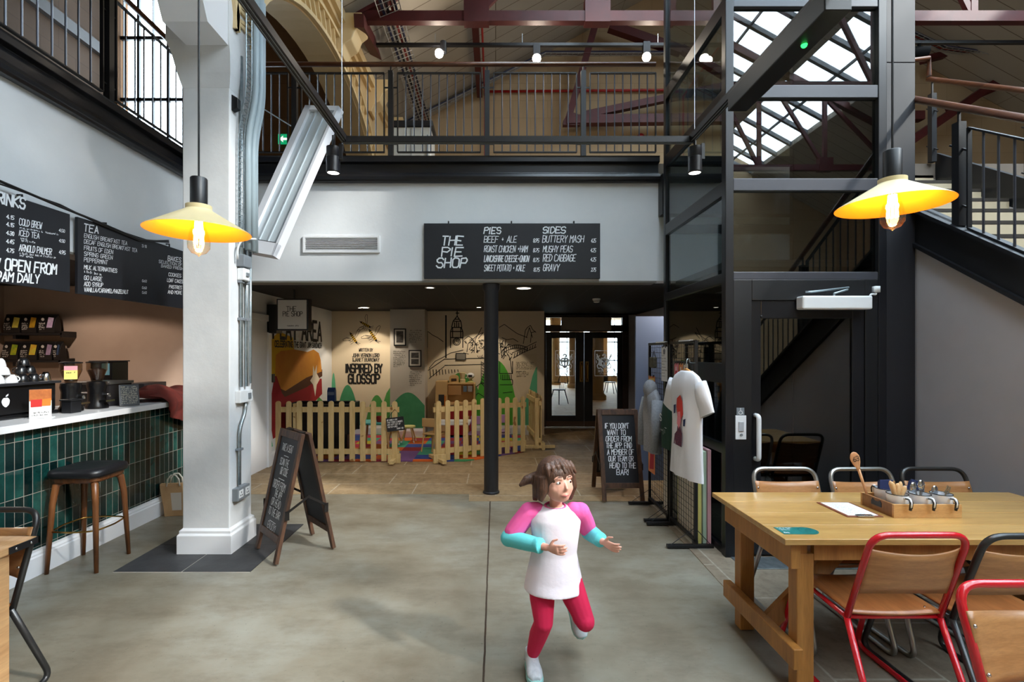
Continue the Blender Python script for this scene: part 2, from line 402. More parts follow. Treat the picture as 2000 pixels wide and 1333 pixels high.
# skirtings
def skirt(name, pts, nrm, h=0.19):
    m = MB()
    for (a, b), n in zip(zip(pts, pts[1:]), nrm):
        a, b, n = Vector(a), Vector(b), Vector(n)
        prof = [(0,0),(0.026,0),(0.026,h*0.74),(0.02,h*0.78),(0.02,h*0.84),(0.012,h*0.92),(0.012,h),(0,h)]
        m.prism(prof, a, n, (0,0,1), (b-a), 1.0)
    return struct(name, m, SKIRT)
skirt('baseboard_play_left', [(-3.2,6.95,0),(-3.2,9.6,0)], [(1,0,0)])
skirt('baseboard_play_back', [(-3.2,9.6,0),(-1.98,9.6,0)], [(0,-1,0)])
skirt('baseboard_pier', [(-1.98,9.22,0),(-1.33,9.22,0)], [(0,-1,0)])
skirt('baseboard_back_right', [(-1.33,9.6,0),(0.86,9.6,0)], [(0,-1,0)])
# white door frame at the near end of the play-area wall
m = MB(); m.box((-3.2,6.18,0),(-3.165,6.28,2.13)); m.box((-3.2,6.86,0),(-3.165,6.95,2.13)); m.box((-3.2,6.18,2.04),(-3.165,6.95,2.13)); m.box((-3.2,6.28,0),(-3.19,6.86,2.04))
d1 = struct('door_1', m, SKIRT, bevel=0.004)
m = MB(); m.box((-3.2,7.02,1.18),(-3.185,7.10,1.30)); tag(m.build('wall_switch', BLACKM, bevel=0.004), 'small black switch plate on the white wall beside the door frame', 'switch')
# ================================================================ upper walls, arcade, roof
def hole_wall(mb, x0, x1, z0, z1, hx0, hx1, hz0, hz1, y0, y1):
    mb.box((x0,y0,z0),(hx0,y1,z1)); mb.box((hx1,y0,z0),(x1,y1,z1)); mb.box((hx0,y0,z0),(hx1,y1,hz0)); mb.box((hx0,y0,hz1),(hx1,y1,z1))
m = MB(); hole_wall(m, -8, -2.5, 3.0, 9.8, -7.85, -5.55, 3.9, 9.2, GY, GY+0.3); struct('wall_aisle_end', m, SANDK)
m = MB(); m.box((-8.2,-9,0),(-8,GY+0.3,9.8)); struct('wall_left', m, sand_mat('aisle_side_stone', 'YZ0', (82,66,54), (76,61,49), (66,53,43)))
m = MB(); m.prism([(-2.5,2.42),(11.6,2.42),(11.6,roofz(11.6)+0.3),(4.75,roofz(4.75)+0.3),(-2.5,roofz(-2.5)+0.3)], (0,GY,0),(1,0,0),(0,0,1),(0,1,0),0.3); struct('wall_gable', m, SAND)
m = MB(); m.prism([(-8,0),(11.6,0),(11.6,roofz(11.6)+0.3),(4.75,roofz(4.75)+0.3),(-2.5,9.8),(-8,9.8)], (0,-9.2,0),(1,0,0),(0,0,1),(0,1,0),0.2); struct('wall_rear', m, SAND)
m = MB(); m.box((11.6,-9,0),(11.8,GY,roofz(11.6)+0.3)); struct('wall_right', m, SANDY)
m = MB(); m.box((-2.5,-9,6.1),(-2.42,GY,9.8)); struct('wall_clerestory', m, SANDY)
m = MB(); m.box((-8.2,-9,9.8),(-2.42,GY+0.3,9.95)); struct('ceiling_aisle', m, ROOFB)
# arcade between nave and aisle: columns 4.65 m apart, elliptical arches
AX0, AX1 = -2.50, -2.12
arcs = [(4.27+4.65*k, 8.57+4.65*k) for k in (0,-1,-2)]
outline = [(GY, 4.2)]; m = MB()
top = [(-9, 6.12), (GY, 6.12)]
for a, b in arcs:
    c_, h_ = (a+b)/2, (b-a)/2
    outline += [(c_+h_*math.cos(t*PI/24), 4.2+1.3*math.sin(t*PI/24)) for t in range(25)]
outline += [(-9, 4.2)]
for q0, q1 in zip(outline, outline[1:]):
    if abs(q0[0]-q1[0]) < 1e-6: continue
    m.prism([q0, q1, (q1[0], 6.12), (q0[0], 6.12)], (AX0,0,0),(0,1,0),(0,0,1),(1,0,0),AX1-AX0)
bmesh.ops.remove_doubles(m.b, verts=m.b.verts[:], dist=1e-4)
seen = {}
struct('wall_arcade', m, mat('arcade_stone', (214,188,142), 0.7, noise=((202,174,128), 2)))
# raised openwork of the arch face: rib, upper rib and the struts between, plus corbels
for k, (a, b) in enumerate(arcs[:2]):
    c_, h_ = (a+b)/2, (b-a)/2
    t = thing('arch_tracery', ['cream cast-iron openwork on the arch behind the white column','cream cast-iron openwork on the arch above the counter side'][k], 'ironwork', (AX1, c_, 4.2))
    for nm, dr, th in (('inner_rib', 0.02, 0.05), ('outer_rib', 0.30, 0.045)):
        mm = MB(); q = [(c_+(h_+dr)*math.cos(i*PI/32), 4.2+(1.3+dr)*math.sin(i*PI/32)) for i in range(33)]
        q2 = [(c_+(h_+dr+th)*math.cos(i*PI/32), 4.2+(1.3+dr+th)*math.sin(i*PI/32)) for i in range(33)]
        for i in range(32): mm.prism([q[i], q[i+1], q2[i+1], q2[i]], (AX1-0.005,0,0),(0,1,0),(0,0,1),(1,0,0),0.055)
        mm.build(nm, CREAM, t, world=True)
    mm = MB()
    for i in range(1, 40):
        an = i*PI/40; p0 = Vector((AX1+0.018, c_+(h_+0.06)*math.cos(an), 4.2+1.36*math.sin(an))); p1 = Vector((AX1+0.018, c_+(h_+0.31)*math.cos(an+0.03), 4.2+1.61*math.sin(an+0.03)))
        mm.bar(p0, p1, 0.03, 0.04, (1,0,0))
    mm.build('openwork', CREAM, t, world=True)
m = MB(); m.box((AX1,-9,6.0),(AX1+0.12,GY,6.14)); m.box((AX1,-9,5.93),(AX1+0.06,GY,6.0)); struct('trim_2', m, CREAM)
for k, y in enumerate((5.1, 6.7, 8.3, 9.6)):
    m = MB(); m.prism([(0,0),(0.06,-0.02),(0.10,0.1),(0.2,0.16),(0.26,0.3),(0.34,0.36),(0.34,0.52),(0,0.52)], (AX1,y-0.16,5.62),(1,0,0),(0,0,1),(0,1,0),0.32)
    tag(m.build('corbel', CREAM, bevel=0.012), ['cream stepped corbel at the top edge of the photo beside the black track','cream stepped corbel carrying the red truss end','cream stepped corbel behind the hanging white heater panel','cream stepped corbel nearest the gable wall'][k], 'corbel', 'corbels along the arcade')
# roof slopes
m = MB()
def slope(x0, x1, y0, y1):
    a, b = roofz(x0), roofz(x1)
    m.prism([(x0,a),(x1,b),(x1,b+0.14),(x0,a+0.14)], (0,y0,0),(1,0,0),(0,0,1),(0,1,0),y1-y0)
slope(-2.5, 4.75, SKY_Y1, GY+0.3); slope(4.75, 11.8, SKY_Y1, GY+0.3)
xs = [-2.5, 0.7, 2.1, 2.8, 4.3, 4.75]; slope(xs[0],xs[1],-9,SKY_Y1); slope(xs[2],xs[3],-9,SKY_Y1); slope(xs[4],xs[5],-9,SKY_Y1)
xs = [4.75, 5.2, 6.7, 7.3, 8.7, 11.8]; slope(xs[0],xs[1],-9,SKY_Y1); slope(xs[2],xs[3],-9,SKY_Y1); slope(xs[4],xs[5],-9,SKY_Y1)
struct('ceiling', m, ROOFB)
m = MB(); m.box((4.6,-9,roofz(4.75)-0.25),(4.9,GY,roofz(4.75)+0.02)); struct('trim_3', m, mat('ridge_boarding', (196,180,158), 0.8))
for k, (x0, x1) in enumerate(STRIPS):
    m = MB(); a, b = roofz(x0), roofz(x1)
    m.prism([(x0,a+0.1),(x1,b+0.1),(x1,b+0.106),(x0,a+0.106)], (0,SKY_Y0,0),(1,0,0),(0,0,1),(0,1,0),SKY_Y1-SKY_Y0)
    wn = struct('window_%d' % (k+1), m, GLASSR)
    m = MB(); y = SKY_Y0
    while y < SKY_Y1+0.01:
        m.bar((x0,y,a+0.06),(x1,b and y,b+0.06),0.09,0.10); y += 0.75
    m.bar(((x0+x1)/2,SKY_Y0,(a+b)/2+0.05),((x0+x1)/2,SKY_Y1,(a+b)/2+0.05),0.04,0.06)
    struct('glazing_bars', m, mat('rooflight_bars', (88,90,94), 0.5), parent=wn)
# aisle window with black glazing bars
m = MB(); m.box((-7.85,GY+0.16,3.9),(-5.55,GY+0.17,9.2)); wn = struct('window_5', m, GLASSR)
m = MB()
for i in range(8):
    x = -7.79+0.31*i; t_ = 0.05 if i % 2 == 1 else 0.014; m.box((x-t_/2,GY+0.08,3.9),(x+t_/2,GY+0.14,9.2))
for z in (4.33, 5.62, 6.91, 8.2, 9.17): m.box((-7.85,GY+0.08,z-0.035),(-5.55,GY+0.14,z+0.035))
struct('window_bars', m, BLACKM, parent=wn)
m = MB(); m.bar((-7.95,-9,7.7),(-7.95,GY,7.7),0.1,0.22); struct('trim_4', m, mat('dark_wall_beam', (38,32,30), 0.6))
# ================================================================ mezzanine edge beams (channel section with rolled lower lip)
def edge_beam(name, o, u, nrm, L):
    m = MB(); h = B1-B0
    prof = [(0,0),(0.02,-0.005),(0.055,0.0),(0.075,0.02),(0.08,0.05),(0.07,0.08),(0.045,0.095),(0.012,0.10),(0.008,0.12),(0.008,h-0.075),(0.06,h-0.065),(0.06,h-0.01),(0.07,h),(0,h)]
    m.prism(prof, o, nrm, (0,0,1), u, L); return struct(name, m, BLACKG, bevel=0.006)
edge_beam('trim_5', (LX,FY,B0), (1,0,0), (0,-1,0), 1.82-LX)
edge_beam('trim_6', (LX,-9,B0), (0,1,0), (1,0,0), FY+9)
m = MB(); m.box((1.82,FY-0.14,3.12),(4.0,FY-0.001,3.56)); struct('trim_7', m, BLACKM)
m = MB(); m.box((LX-0.2,-9,CZ-0.03),(LX+0.004,FY+0.2,CZ-0.012)); m.box((LX,FY-0.004,CZ-0.03),(1.8,FY+0.2,CZ-0.012)); struct('trim_8', m, mat('fascia_trim', (120,116,108), 0.6))
# ================================================================ lobby beyond the double doors
m = MB(); m.box((-3.5,10.6,-0.2),(10,27,0)); struct('floor_lobby', m, LOBF)
LB = mat('lobby_plaster', (190,160,120), 0.85)
m = MB(); m.box((-3.5,10.6,3.4),(10,27,3.5)); struct('ceiling_lobby', m, LB)
m = MB(); m.box((-3.6,10.6,0),(-3.5,27,3.5)); struct('wall_lobby_left', m, LB)
m = MB(); m.box((10,10.6,0),(10.1,27,3.5)); struct('wall_lobby_right', m, LB)
m = MB(); m.box((-3.5,10.6,0),(0.95,10.75,3.5)); m.box((2.84,10.76,0),(10,10.9,3.5)); m.box((0.95,10.6,2.6),(2.84,10.75,3.5)); struct('wall_lobby_near', m, LB)
m = MB()
for x in [-3.5+1.3*i for i in range(11)]: m.box((x,26.8,0),(x+0.5,27.1,3.5))
m.box((-3.5,26.8,0),(10,27.1,0.35)); struct('wall_lobby_far', m, LB)
m = MB(); m.box((-3.5,26.95,0.35),(10,26.96,3.5)); wn = struct('window_6', m, GLASSR)
m = MB()
for x in [-3.5+1.3*i for i in range(11)]: m.box((x+0.88,26.86,0.35),(x+0.92,26.94,3.5))
for z in (1.2,2.2): m.box((-3.5,26.86,z-0.025),(10,26.94,z+0.025))
struct('window_bars', m, BLACKM, parent=wn)
for k, (x, y, r) in enumerate(((3.49,17,0.24),(3.62,22.6,0.24),(3.05,25,0.18))):
    m = MB(); m.lathe([(r+0.09,0),(r+0.09,0.14),(r+0.03,0.2),(r,0.22),(r,2.9),(r+0.05,2.95),(r+0.1,3.1),(r+0.1,3.4)], (x,y,0), 24)
    o = m.build('stone_column', SAND, smooth=2); tag(o, ['thick sandstone column seen through the right-hand glass door','sandstone column seen through the right side of the left-hand glass door','slimmer sandstone column farthest back through the left-hand glass door'][k], 'column', 'lobby columns')
# ================================================================ white column with plinth and capital
t = thing('white_column', 'square white painted column standing on the slate pad', 'column', (-2.31, 4.095, 0))
m = MB(); m.box((-2.497,3.92,0.2),(-2.122,4.27,3.72)); m.build('shaft', ROUGHW, t, world=True, bevel=0.008)
m = MB()
def ring(x0,x1,y0,y1,z): return [(x0,y0,z),(x1,y0,z),(x1,y1,z),(x0,y1,z)]
R_ = [ring(-2.497,-2.122,3.92,4.27,3.715), ring(-2.53,-2.105,3.90,4.268,3.83), ring(-2.565,-2.10,3.885,4.266,3.98), ring(-2.60,-2.10,3.87,4.264,4.07), ring(-2.60,-2.10,3.87,4.264,4.6)]
for A, B in zip(R_, R_[1:]):
    for i in range(4): m.face([A[i], A[(i+1)%4], B[(i+1)%4], B[i]])
m.face(R_[0][::-1]); m.face(R_[-1]); bmesh.ops.remove_doubles(m.b, verts=m.b.verts[:], dist=1e-5)
m.build('capital', ROUGHW, t, world=True)
m = MB(); m.prism([(0,0),(-0.30,0),(-0.36,0.12),(-0.36,0.5),(0,0.5)], (-2.44,3.90,4.03),(0,1,0),(0,0,1),(1,0,0),0.33); m.build('arch_springer', SKIRT, t, world=True)
m = MB(); prof = [(0.0,0),(0.0,0.15),(-0.012,0.165),(-0.012,0.185),(-0.03,0.20),(-0.035,0.225)]
R_ = [ring(-2.527-a,-2.092+a,3.89-a,4.30+a,z) for a, z in prof]
for A, B in zip(R_, R_[1:]):
    for i in range(4): m.face([A[i], A[(i+1)%4], B[(i+1)%4], B[i]])
m.face(R_[0][::-1]); m.face(R_[-1]); bmesh.ops.remove_doubles(m.b, verts=m.b.verts[:], dist=1e-5)
m.build('plinth', SKIRT, t, world=True, bevel=0.003)
# galvanised services on the right face of the column
GALV = mat('galvanised_steel', (176,186,190), 0.38, metal=0.85, noise=((140,152,158), 18))
GALVD = mat('grey_metal_box', (128,134,140), 0.45, metal=0.2)
PVC = mat('white_pvc', (226,228,230), 0.4)
t = thing('conduit', 'pair of galvanised conduits running down the right face of the white column', 'conduit', (-2.122, 4.07, 1.30))
X = -2.10
m = MB(); m.tube([(X,4.06,1.32),(X,4.06,4.05)], 0.0135); m.build('pipe', GALV, t, smooth=True, world=True)
m = MB(); m.tube([(X,4.145,1.32),(X,4.145,2.62)], 0.0135); m.build('pipe', GALV, t, smooth=True, world=True)
m = MB(); m.tube([(X-0.006,4.225,1.34),(X-0.006,4.225,2.5)], 0.010); m.build('pipe', GALV, t, smooth=True, world=True)
for y in (4.06, 4.145):
    for z in (1.88, 2.19):
        m = MB(); m.box((-2.122,y-0.025,z-0.012),(-2.082,y+0.025,z+0.012)); m.build('clip', GALVD, t, world=True, bevel=0.004)
t = thing('conduit', 'single kinked galvanised conduit dropping from the switch box to the socket', 'conduit', (-2.122, 4.05, 0.55))
m = MB(); m.tube(fillet([(X,4.13,1.19),(X,4.12,1.1),(X,4.03,0.98),(X,4.03,0.52)], 0.08), 0.0135); m.build('pipe', GALV, t, smooth=True, world=True)
m = MB(); m.box((-2.122,4.0,0.80),(-2.08,4.06,0.82)); m.build('clip', GALVD, t, world=True, bevel=0.004)
t = thing('switch_box', 'grey switch box on the column face above the kinked conduit', 'switch', (-2.122, 4.10, 1.25))
m = MB(); m.box((-2.122,4.0,1.19),(-2.075,4.20,1.29)); m.build('box', PVC, t, world=True, bevel=0.006)
m = MB(); m.box((-2.075,4.12,1.215),(-2.069,4.17,1.265)); m.build('rocker', GALVD, t, world=True, bevel=0.003)
t = thing('power_socket', 'grey metal double power socket low on the column', 'socket', (-2.122, 4.05, 0.45))
m = MB(); m.box((-2.122,3.955,0.40),(-2.072,4.145,0.505)); m.build('box', GALVD, t, world=True, bevel=0.006)
for y in (4.0, 4.1):
    m = MB(); m.box((-2.072,y-0.032,0.425),(-2.068,y+0.032,0.485)); sk = m.build('outlet', PVC, t, world=True)
    m = MB()
    for dy, dz in ((0,0.012),(-0.012,-0.012),(0.012,-0.012)): m.box((-2.068,y+dy-0.004,0.455+dz-0.006),(-2.0665,y+dy+0.004,0.455+dz+0.006))
    m.build('pin_holes', BLACKM, sk, world=True)
t = thing('cable_tray', 'galvanised wire cable tray climbing the column beside the hanging heater', 'cable tray', (-2.05, 4.1, 2.45))
def climb(y, dx): return fillet([(-2.095+dx,y,2.46),(-2.095+dx,y,3.42),(-2.03+dx,y,3.72),(-2.03+dx,y,4.6)], 0.15)
m = MB(); m.tube(climb(4.00,0), 0.005, 6); m.tube(climb(4.03,0.03), 0.004, 6); m.tube(climb(4.25,0), 0.005, 6); m.tube(climb(4.12,0), 0.004, 6)
for i in range(44):
    z = 2.48+i*0.048; x = -2.095 if z < 3.42 else (-2.03 if z > 3.72 else -2.095+0.065*(z-3.42)/0.3)
    m.tube([(x+0.035,4.0,z),(x,4.0,z),(x,4.25,z),(x+0.035,4.25,z)], 0.003, 5)
m.build('wire_tray', GALV, t, world=True)
for nm, y, dx, r in (('trunking_pipe',4.09,0.035,0.026),('trunking_pipe',4.16,0.04,0.03),('trunking_pipe',4.22,0.035,0.02)):
    m = MB(); m.tube(climb(y,dx), r, 12); m.build(nm, mat('pale_blue_grey_pvc',(160,176,184),0.4), t, smooth=True, world=True)
t = thing('wall_speaker', 'small black wedge fixed high on the white column', 'speaker', (-2.10, 4.0, 3.62))
m = MB(); m.prism([(0,0),(0.05,0.02),(0.05,0.10),(0,0.13)], (-2.121,3.945,3.55),(1,0,0),(0,0,1),(0,1,0),0.05); m.build('case', BLACKM, t, world=True, bevel=0.004)
m = MB(); m.box((-2.121,3.96,3.6),(-2.105,3.98,3.66)); m.build('bracket', GALVD, t, world=True)
t = thing('junction_box', 'grey junction box on the column under the heater panel', 'junction box', (-2.10, 4.09, 2.42))
m = MB(); m.box((-2.122,4.02,2.31),(-2.055,4.14,2.41)); m.build('box', GALVD, t, world=True, bevel=0.006)
m = MB(); m.tube(fillet([(-2.09,3.985,2.36),(-2.09,3.975,2.45),(-2.05,3.985,2.53),(-2.0,4.1,2.55)], 0.05), 0.009, 8); m.build('flex', PVC, t, smooth=True, world=True)
t = thing('isolator_switch', 'small white isolator box on the column halfway between heater and floor', 'switch', (-2.10, 4.07, 2.2))
m = MB(); m.box((-2.122,4.03,2.20),(-2.062,4.13,2.30)); m.build('box', PVC, t, world=True, bevel=0.008)
m = MB(); m.box((-2.062,4.06,2.235),(-2.052,4.10,2.265)); m.build('rocker', GALVD, t, world=True)
# tilted radiant heater panel
t = thing('radiant_heater', 'long white radiant heater panel hung at a steep tilt beside the column', 'heater')
A0, A1 = P(474,488,4.52), P(533,503,4.34); B0_, B1_ = P(612,183,4.84), P(650,236,4.66)
cen = (A0+A1+B0_+B1_)/4; uu = ((B0_+B1_)-(A0+A1)).normalized(); vv = ((A1+B1_)-(A0+B0_)); vv = (vv-uu*vv.dot(uu)).normalized(); nn = uu.cross(vv)
if nn.y > 0: nn = -nn
Lh = ((B0_+B1_)-(A0+A1)).length/2; Wh = ((A1+B1_)-(A0+B0_)).length/2
t.location = cen; Mh = Matrix(((uu.x,vv.x,nn.x,0),(uu.y,vv.y,nn.y,0),(uu.z,vv.z,nn.z,0),(0,0,0,1)))
HW = mat('heater_white_enamel', (222,224,230), 0.35); HG = mat('heater_reflector', (196,206,212), 0.4, metal=0.15)
m = MB(); a, b = Lh/2, Wh/2
m.box((-a,-b,-0.06),(a,b,-0.02),Mh)
m.box((-a,-b,-0.02),(a,-b+0.075,0.02),Mh); m.box((-a,b-0.03,-0.02),(a,b,0.02),Mh); m.box((-a,-b,-0.02),(-a+0.12,b,0.02),Mh); m.box((a-0.05,-b,-0.02),(a,b,0.02),Mh)
m.build('casing', HW, t)
m = MB(); m.box((-a+0.12,-b+0.075,-0.02),(a-0.05,b-0.03,-0.008),Mh)
for q in (0.36, 0.62): m.box((-a+0.12,-b+Wh*q,-0.008),(a-0.05,-b+Wh*q+0.012,0.004),Mh)
m.build('reflector', HG, t)
m = MB(); m.box((-a+0.115,-b+0.08,-0.01),(-a+0.13,b-0.04,0.012),Mh); m.build('element_slot', BLACKM, t)
m = MB(); m.tube([P(497,202,4.22), P(568,246,cen.y+0.03)], 0.005, 6); m.build('support_rod', GALV, t, world=True)
m = MB(); m.box((-0.05,-0.03,-0.10),(0.05,0.05,-0.06), Matrix.Translation(cen)@Mh@Matrix.Translation((0.2,-b+0.08,0))); m.build('bracket', GALVD, t, world=True)
# black cast column under the fascia
t = thing('black_column', 'round black iron column standing at the edge of the flagstones under the menu board', 'column', (-0.05, 5.62, 0))
m = MB(); m.lathe([(0.095,0),(0.095,0.02),(0.083,0.03),(0.082,2.30),(0.10,2.33),(0.10,CZ-0.034)], (0,0,0), 28, cap=True); m.build('shaft', mat('iron_column_paint',(30,31,35),0.45), t, smooth=2)
# ================================================================ balcony railings
def railing(name, label, o, u, L, panel, first=0.0, slope=0.0, hand=True, n_bal=9, z_b=0.05, z_t=0.93, hz=1.03, cat='railing', handlabel=None):
    """guard rail from o along u: posts, framed panels with balusters, timber handrail"""
    o, u = Vector(o), Vector(u); t = thing(name, label, cat, o); up = Vector((0,0,1)); s = up*slope
    def at(d, z): return o+u*d+s*d+up*z
    nrm = u.cross(up)
    if hand:
        m = MB(); m.tube([at(-0.05,hz), at(L,hz)], 0.026, 12); m.build('handrail', HANDR, t, smooth=True, world=True)
    k = 0; d = first
    while d < L+0.01:
        m = MB(); m.bar(at(d,-0.02), at(d,z_t+0.02), 0.055, 0.055, nrm); m.bar(at(d,z_t+0.02), at(d,hz-0.02), 0.014, 0.014, nrm); pz = m.build('post', BLACKM, t, world=True)
        m = MB(); 
        for z in (0.14, z_t-0.16):
            m.bar(at(d-0.07,z), at(d+0.07,z), 0.012, 0.012, nrm)
        m.build('fixing', BLACKM, pz, world=True)
        a, b = d+0.075, min(d+panel-0.075, L)
        if b-a > 0.2 and n_bal:
            m = MB()
            m.bar(at(a,z_t), at(b,z_t), 0.03, 0.012, up); m.bar(at(a,z_b), at(b,z_b), 0.03, 0.012, up)
            m.bar(at(a,z_b), at(a,z_t), 0.012, 0.03, nrm); m.bar(at(b,z_b), at(b,z_t), 0.012, 0.03, nrm); m.build('panel_frame', BLACKM, t, world=True)
            nb = max(1, round(n_bal*(b-a)/(panel-0.15)))
            for i in range(1, nb+1):
                q = a+(b-a)*i/(nb+1); mm = MB(); mm.tube([at(q,z_b), at(q,z_t)], 0.0075, 6); mm.build('baluster', mat('baluster_steel',(70,72,80),0.35,metal=0.5), t, world=True)
        d += panel
    return t
railing('balcony_railing', 'black baluster railing with timber handrail along the balcony straight ahead', (LX,FY-0.03,B1), (1,0,0), 1.78-LX, 1.07, first=0.03+(-2.265-LX) % 1.07)
railing('balcony_railing', 'black baluster railing over the counter at the top left', (LX+0.03,1.4,B1), (0,1,0), FY-1.5, 1.45, first=0.0+(4.27-1.4) % 1.45, n_bal=10)
# ================================================================ stair on the right
t = thing('staircase', 'black steel staircase with pale risers rising to the balcony beside the lift', 'staircase', (3.3, 3.0, 0))
m = MB(); y0, y1 = 3.98, 1.2
for dz0, dz1, x0, x1 in ((2.434, 2.743, 3.29, 3.33), (2.434, 2.465, 3.26, 3.36), (2.715, 2.743, 3.24, 3.38)):
    m.prism([(y0,strz(y0,dz0)),(y1,strz(y1,dz0)),(y1,strz(y1,dz1)),(y0,strz(y0,dz1))], (x0,0,0),(0,1,0),(0,0,1),(1,0,0),x1-x0)
m.build('string', BLACKM, t, world=True)
TREAD = mat('stair_riser', (206,188,156), 0.7)
m = MB(); y1 = 5.5
m.prism([(y1,strz(y1,2.434)),(3.0,strz(3.0,2.434)),(3.0,strz(3.0,2.743)),(y1,strz(y1,2.743))], (4.92,0,0),(0,1,0),(0,0,1),(1,0,0),0.05); m.build('string', BLACKM, t, world=True)
for i in range(13):
    y = 5.5-i*0.27; z = MZ-0.1-i*0.18
    if y < 4.14: x0 = 3.42
    else: x0 = 3.30
    m = MB(); m.box((x0,y,z-0.18),(4.9,y+0.02,z-0.03)); st = m.build('riser', TREAD, t, world=True)
    m = MB(); m.box((x0,y-0.27,z-0.215),(4.9,y+0.02,z-0.18)); m.build('tread', mat('stair_tread',(60,52,44),0.6), st, world=True)
# nearest post sits at y = 3.50
railing('stair_railing', 'black sloping stair railing with dark timber handrail beside the right-hand lamp', (3.3,3.95,2.82), (0,-1,0), 2.6, 1.05, first=0.45, slope=-0.665, n_bal=8, z_b=0.0, z_t=0.70, hz=0.83)
railing('stair_railing', 'far sloping handrail on the other side of the stair at the right edge', (4.85,5.46,MZ+0.02), (0,-1,0), 2.2, 1.0, first=0.0, slope=-0.665, n_bal=0, z_b=0.06, z_t=0.72, hz=0.90)
m = MB(); m.tube([(3.32,5.5,4.72),(4.85,5.5,4.90),(4.85,5.5,4.70)], 0.026, 10); m.box((4.10,5.47,MZ),(4.16,5.53,4.75)); o = tag(m.build('handrail_return', HANDR, smooth=2), 'short timber handrail rising and turning down above the stair head', 'handrail')
# ================================================================ lift
t = thing('lift', 'black framed glass lift shaft with a glazed door beside the stair', 'lift', (2.4, 3.83, 0))
LXL, LY0, LY1 = 1.815, 3.83, 5.27; TOP = 6.6
def Z(y): return 1.6+(690-y)*3.83/960
def part(nm, boxes, mt, par=None, bev=0.004):
    mm = MB()
    for a, b in boxes: mm.box(a, b)
    return mm.build(nm, mt, par or t, world=True, bevel=bev)
part('post', [((1.792,3.83,0),(1.856,3.90,TOP))], BLACKG); part('post', [((1.80,LY1-0.06,0),(1.856,LY1,TOP))], BLACKG)
part('post', [((2.985,3.83,0),(3.05,3.90,TOP))], BLACKG)
part('cladding_panel', [((3.05,3.845,0),(3.283,3.98,Z(120)-0.002)),((3.05,3.845,Z(120)+0.002),(3.283,3.98,TOP))], CHAR)
part('post', [((3.15,LY1-0.06,0),(3.2,LY1,TOP))], BLACKG)
for ya, yb in ((-14,12),(165,190),(348,372),(531,546)):
    part('transom', [((1.856,3.835,Z(yb)),(2.985,3.90,Z(ya)))], mat('transom_steel',(64,65,72),0.3)); 
    part('side_transom', [((1.80,3.90,Z(yb)-0.02),(1.85,LY1-0.06,Z(ya)))], BLACKG)
    part('side_transom', [((1.85,LY1-0.055,Z(yb)),(3.15,LY1-0.005,Z(ya)))], BLACKG)
part('side_transom', [((1.80,3.90,1.36),(1.85,LY1-0.06,1.52))], BLACKG); part('side_transom', [((1.80,3.90,0.80),(1.85,LY1-0.06,0.88))], BLACKG); part('side_transom', [((1.80,3.90,0.0),(1.85,LY1-0.06,0.06))], BLACKG)
zz = [2.22, 2.93, 3.655, 4.38, 6.5]
for z0, z1 in zip(zz, zz[1:]):
    part('glass_pane', [((1.86,3.865,z0),(2.985,3.872,z1))], GLASSD, bev=0)
    part('side_pane', [((1.822,3.90,z0-0.04),(1.828,LY1-0.06,z1))], GLASSL, bev=0)
for z0, z1 in ((0.06,0.80),(0.88,1.36),(1.52,2.16)): part('side_pane', [((1.822,3.90,z0),(1.828,LY1-0.06,z1))], GLASSL, bev=0)
part('rear_panel', [((1.86,LY1-0.05,0),(3.15,LY1-0.02,2.2)),((3.16,3.98,0),(3.19,LY1,TOP))], mat('lift_inner_panel',(24,25,28),0.5))
part('door_surround', [((1.856,3.835,0.0),(2.0,3.90,Z(546))),((2.885,3.835,0),(2.985,3.90,Z(546))),((2.0,3.835,Z(587)),(2.885,3.90,Z(546)))], BLACKM)
dr = part('door', [((2.0,3.845,0.02),(2.075,3.885,Z(587))),((2.79,3.845,0.02),(2.885,3.885,Z(587))),((2.075,3.845,Z(622)),(2.79,3.885,Z(587))),((2.075,3.845,0.02),(2.79,3.885,0.2)),((2.07,3.838,Z(640)+0.08),(2.085,3.85,Z(616)))], BLACKG)
part('door_glass', [((2.075,3.86,0.2),(2.79,3.867,Z(622)))], GLASSD, dr, bev=0)
m = MB(); m.tube(fillet([(2.03,3.845,Z(897)),(2.03,3.79,Z(897)),(2.03,3.79,Z(812)),(2.03,3.845,Z(812))], 0.03), 0.017, 12); m.build('door_handle', PVC, dr, smooth=True, world=True)
cl = part('door_closer', [((2.345,3.75,Z(606)),(2.88,3.84,Z(580)))], PVC, bev=0.012)
m = MB(); m.tube([(2.61,3.79,Z(580)),(2.61,3.79,Z(575)),(2.72,3.80,Z(567)),(2.73,3.80,Z(563)),(2.45,3.81,Z(571)),(2.41,3.82,Z(571))], 0.008, 8); m.build('closer_arm', GALV, cl, smooth=True, world=True)
m = MB(); m.tube(fillet([(2.885,3.80,Z(590)),(2.90,3.80,Z(575)),(2.95,3.81,Z(577)),(2.96,3.83,Z(563))],0.02), 0.008, 8); m.box((2.935,3.80,Z(572)),(2.975,3.835,Z(560))); m.build('closer_cable', PVC, cl, smooth=True, world=True)
part('threshold', [((1.83,3.62,0.004),(2.9,3.83,0.012))], GALV)
part('lift_car', [((1.9,4.0,2.30),(3.1,LY1-0.08,2.36)),((2.06,4.3,0.9),(2.10,4.34,2.2))], mat('lift_car_grey',(70,74,78),0.5))
t = thing('call_plate', 'white lift call plate with one button left of the lift door', 'switch', (1.905, 3.835, 1.05))
m = MB(); m.box((1.868,3.826,Z(859)),(1.952,3.835,Z(812))); m.build('plate', PVC, t, world=True, bevel=0.003)
m = MB(); m.box((1.89,3.818,Z(843)),(1.93,3.827,Z(824))); m.build('button', mat('grey_button',(170,172,176),0.4), t, world=True, bevel=0.003)
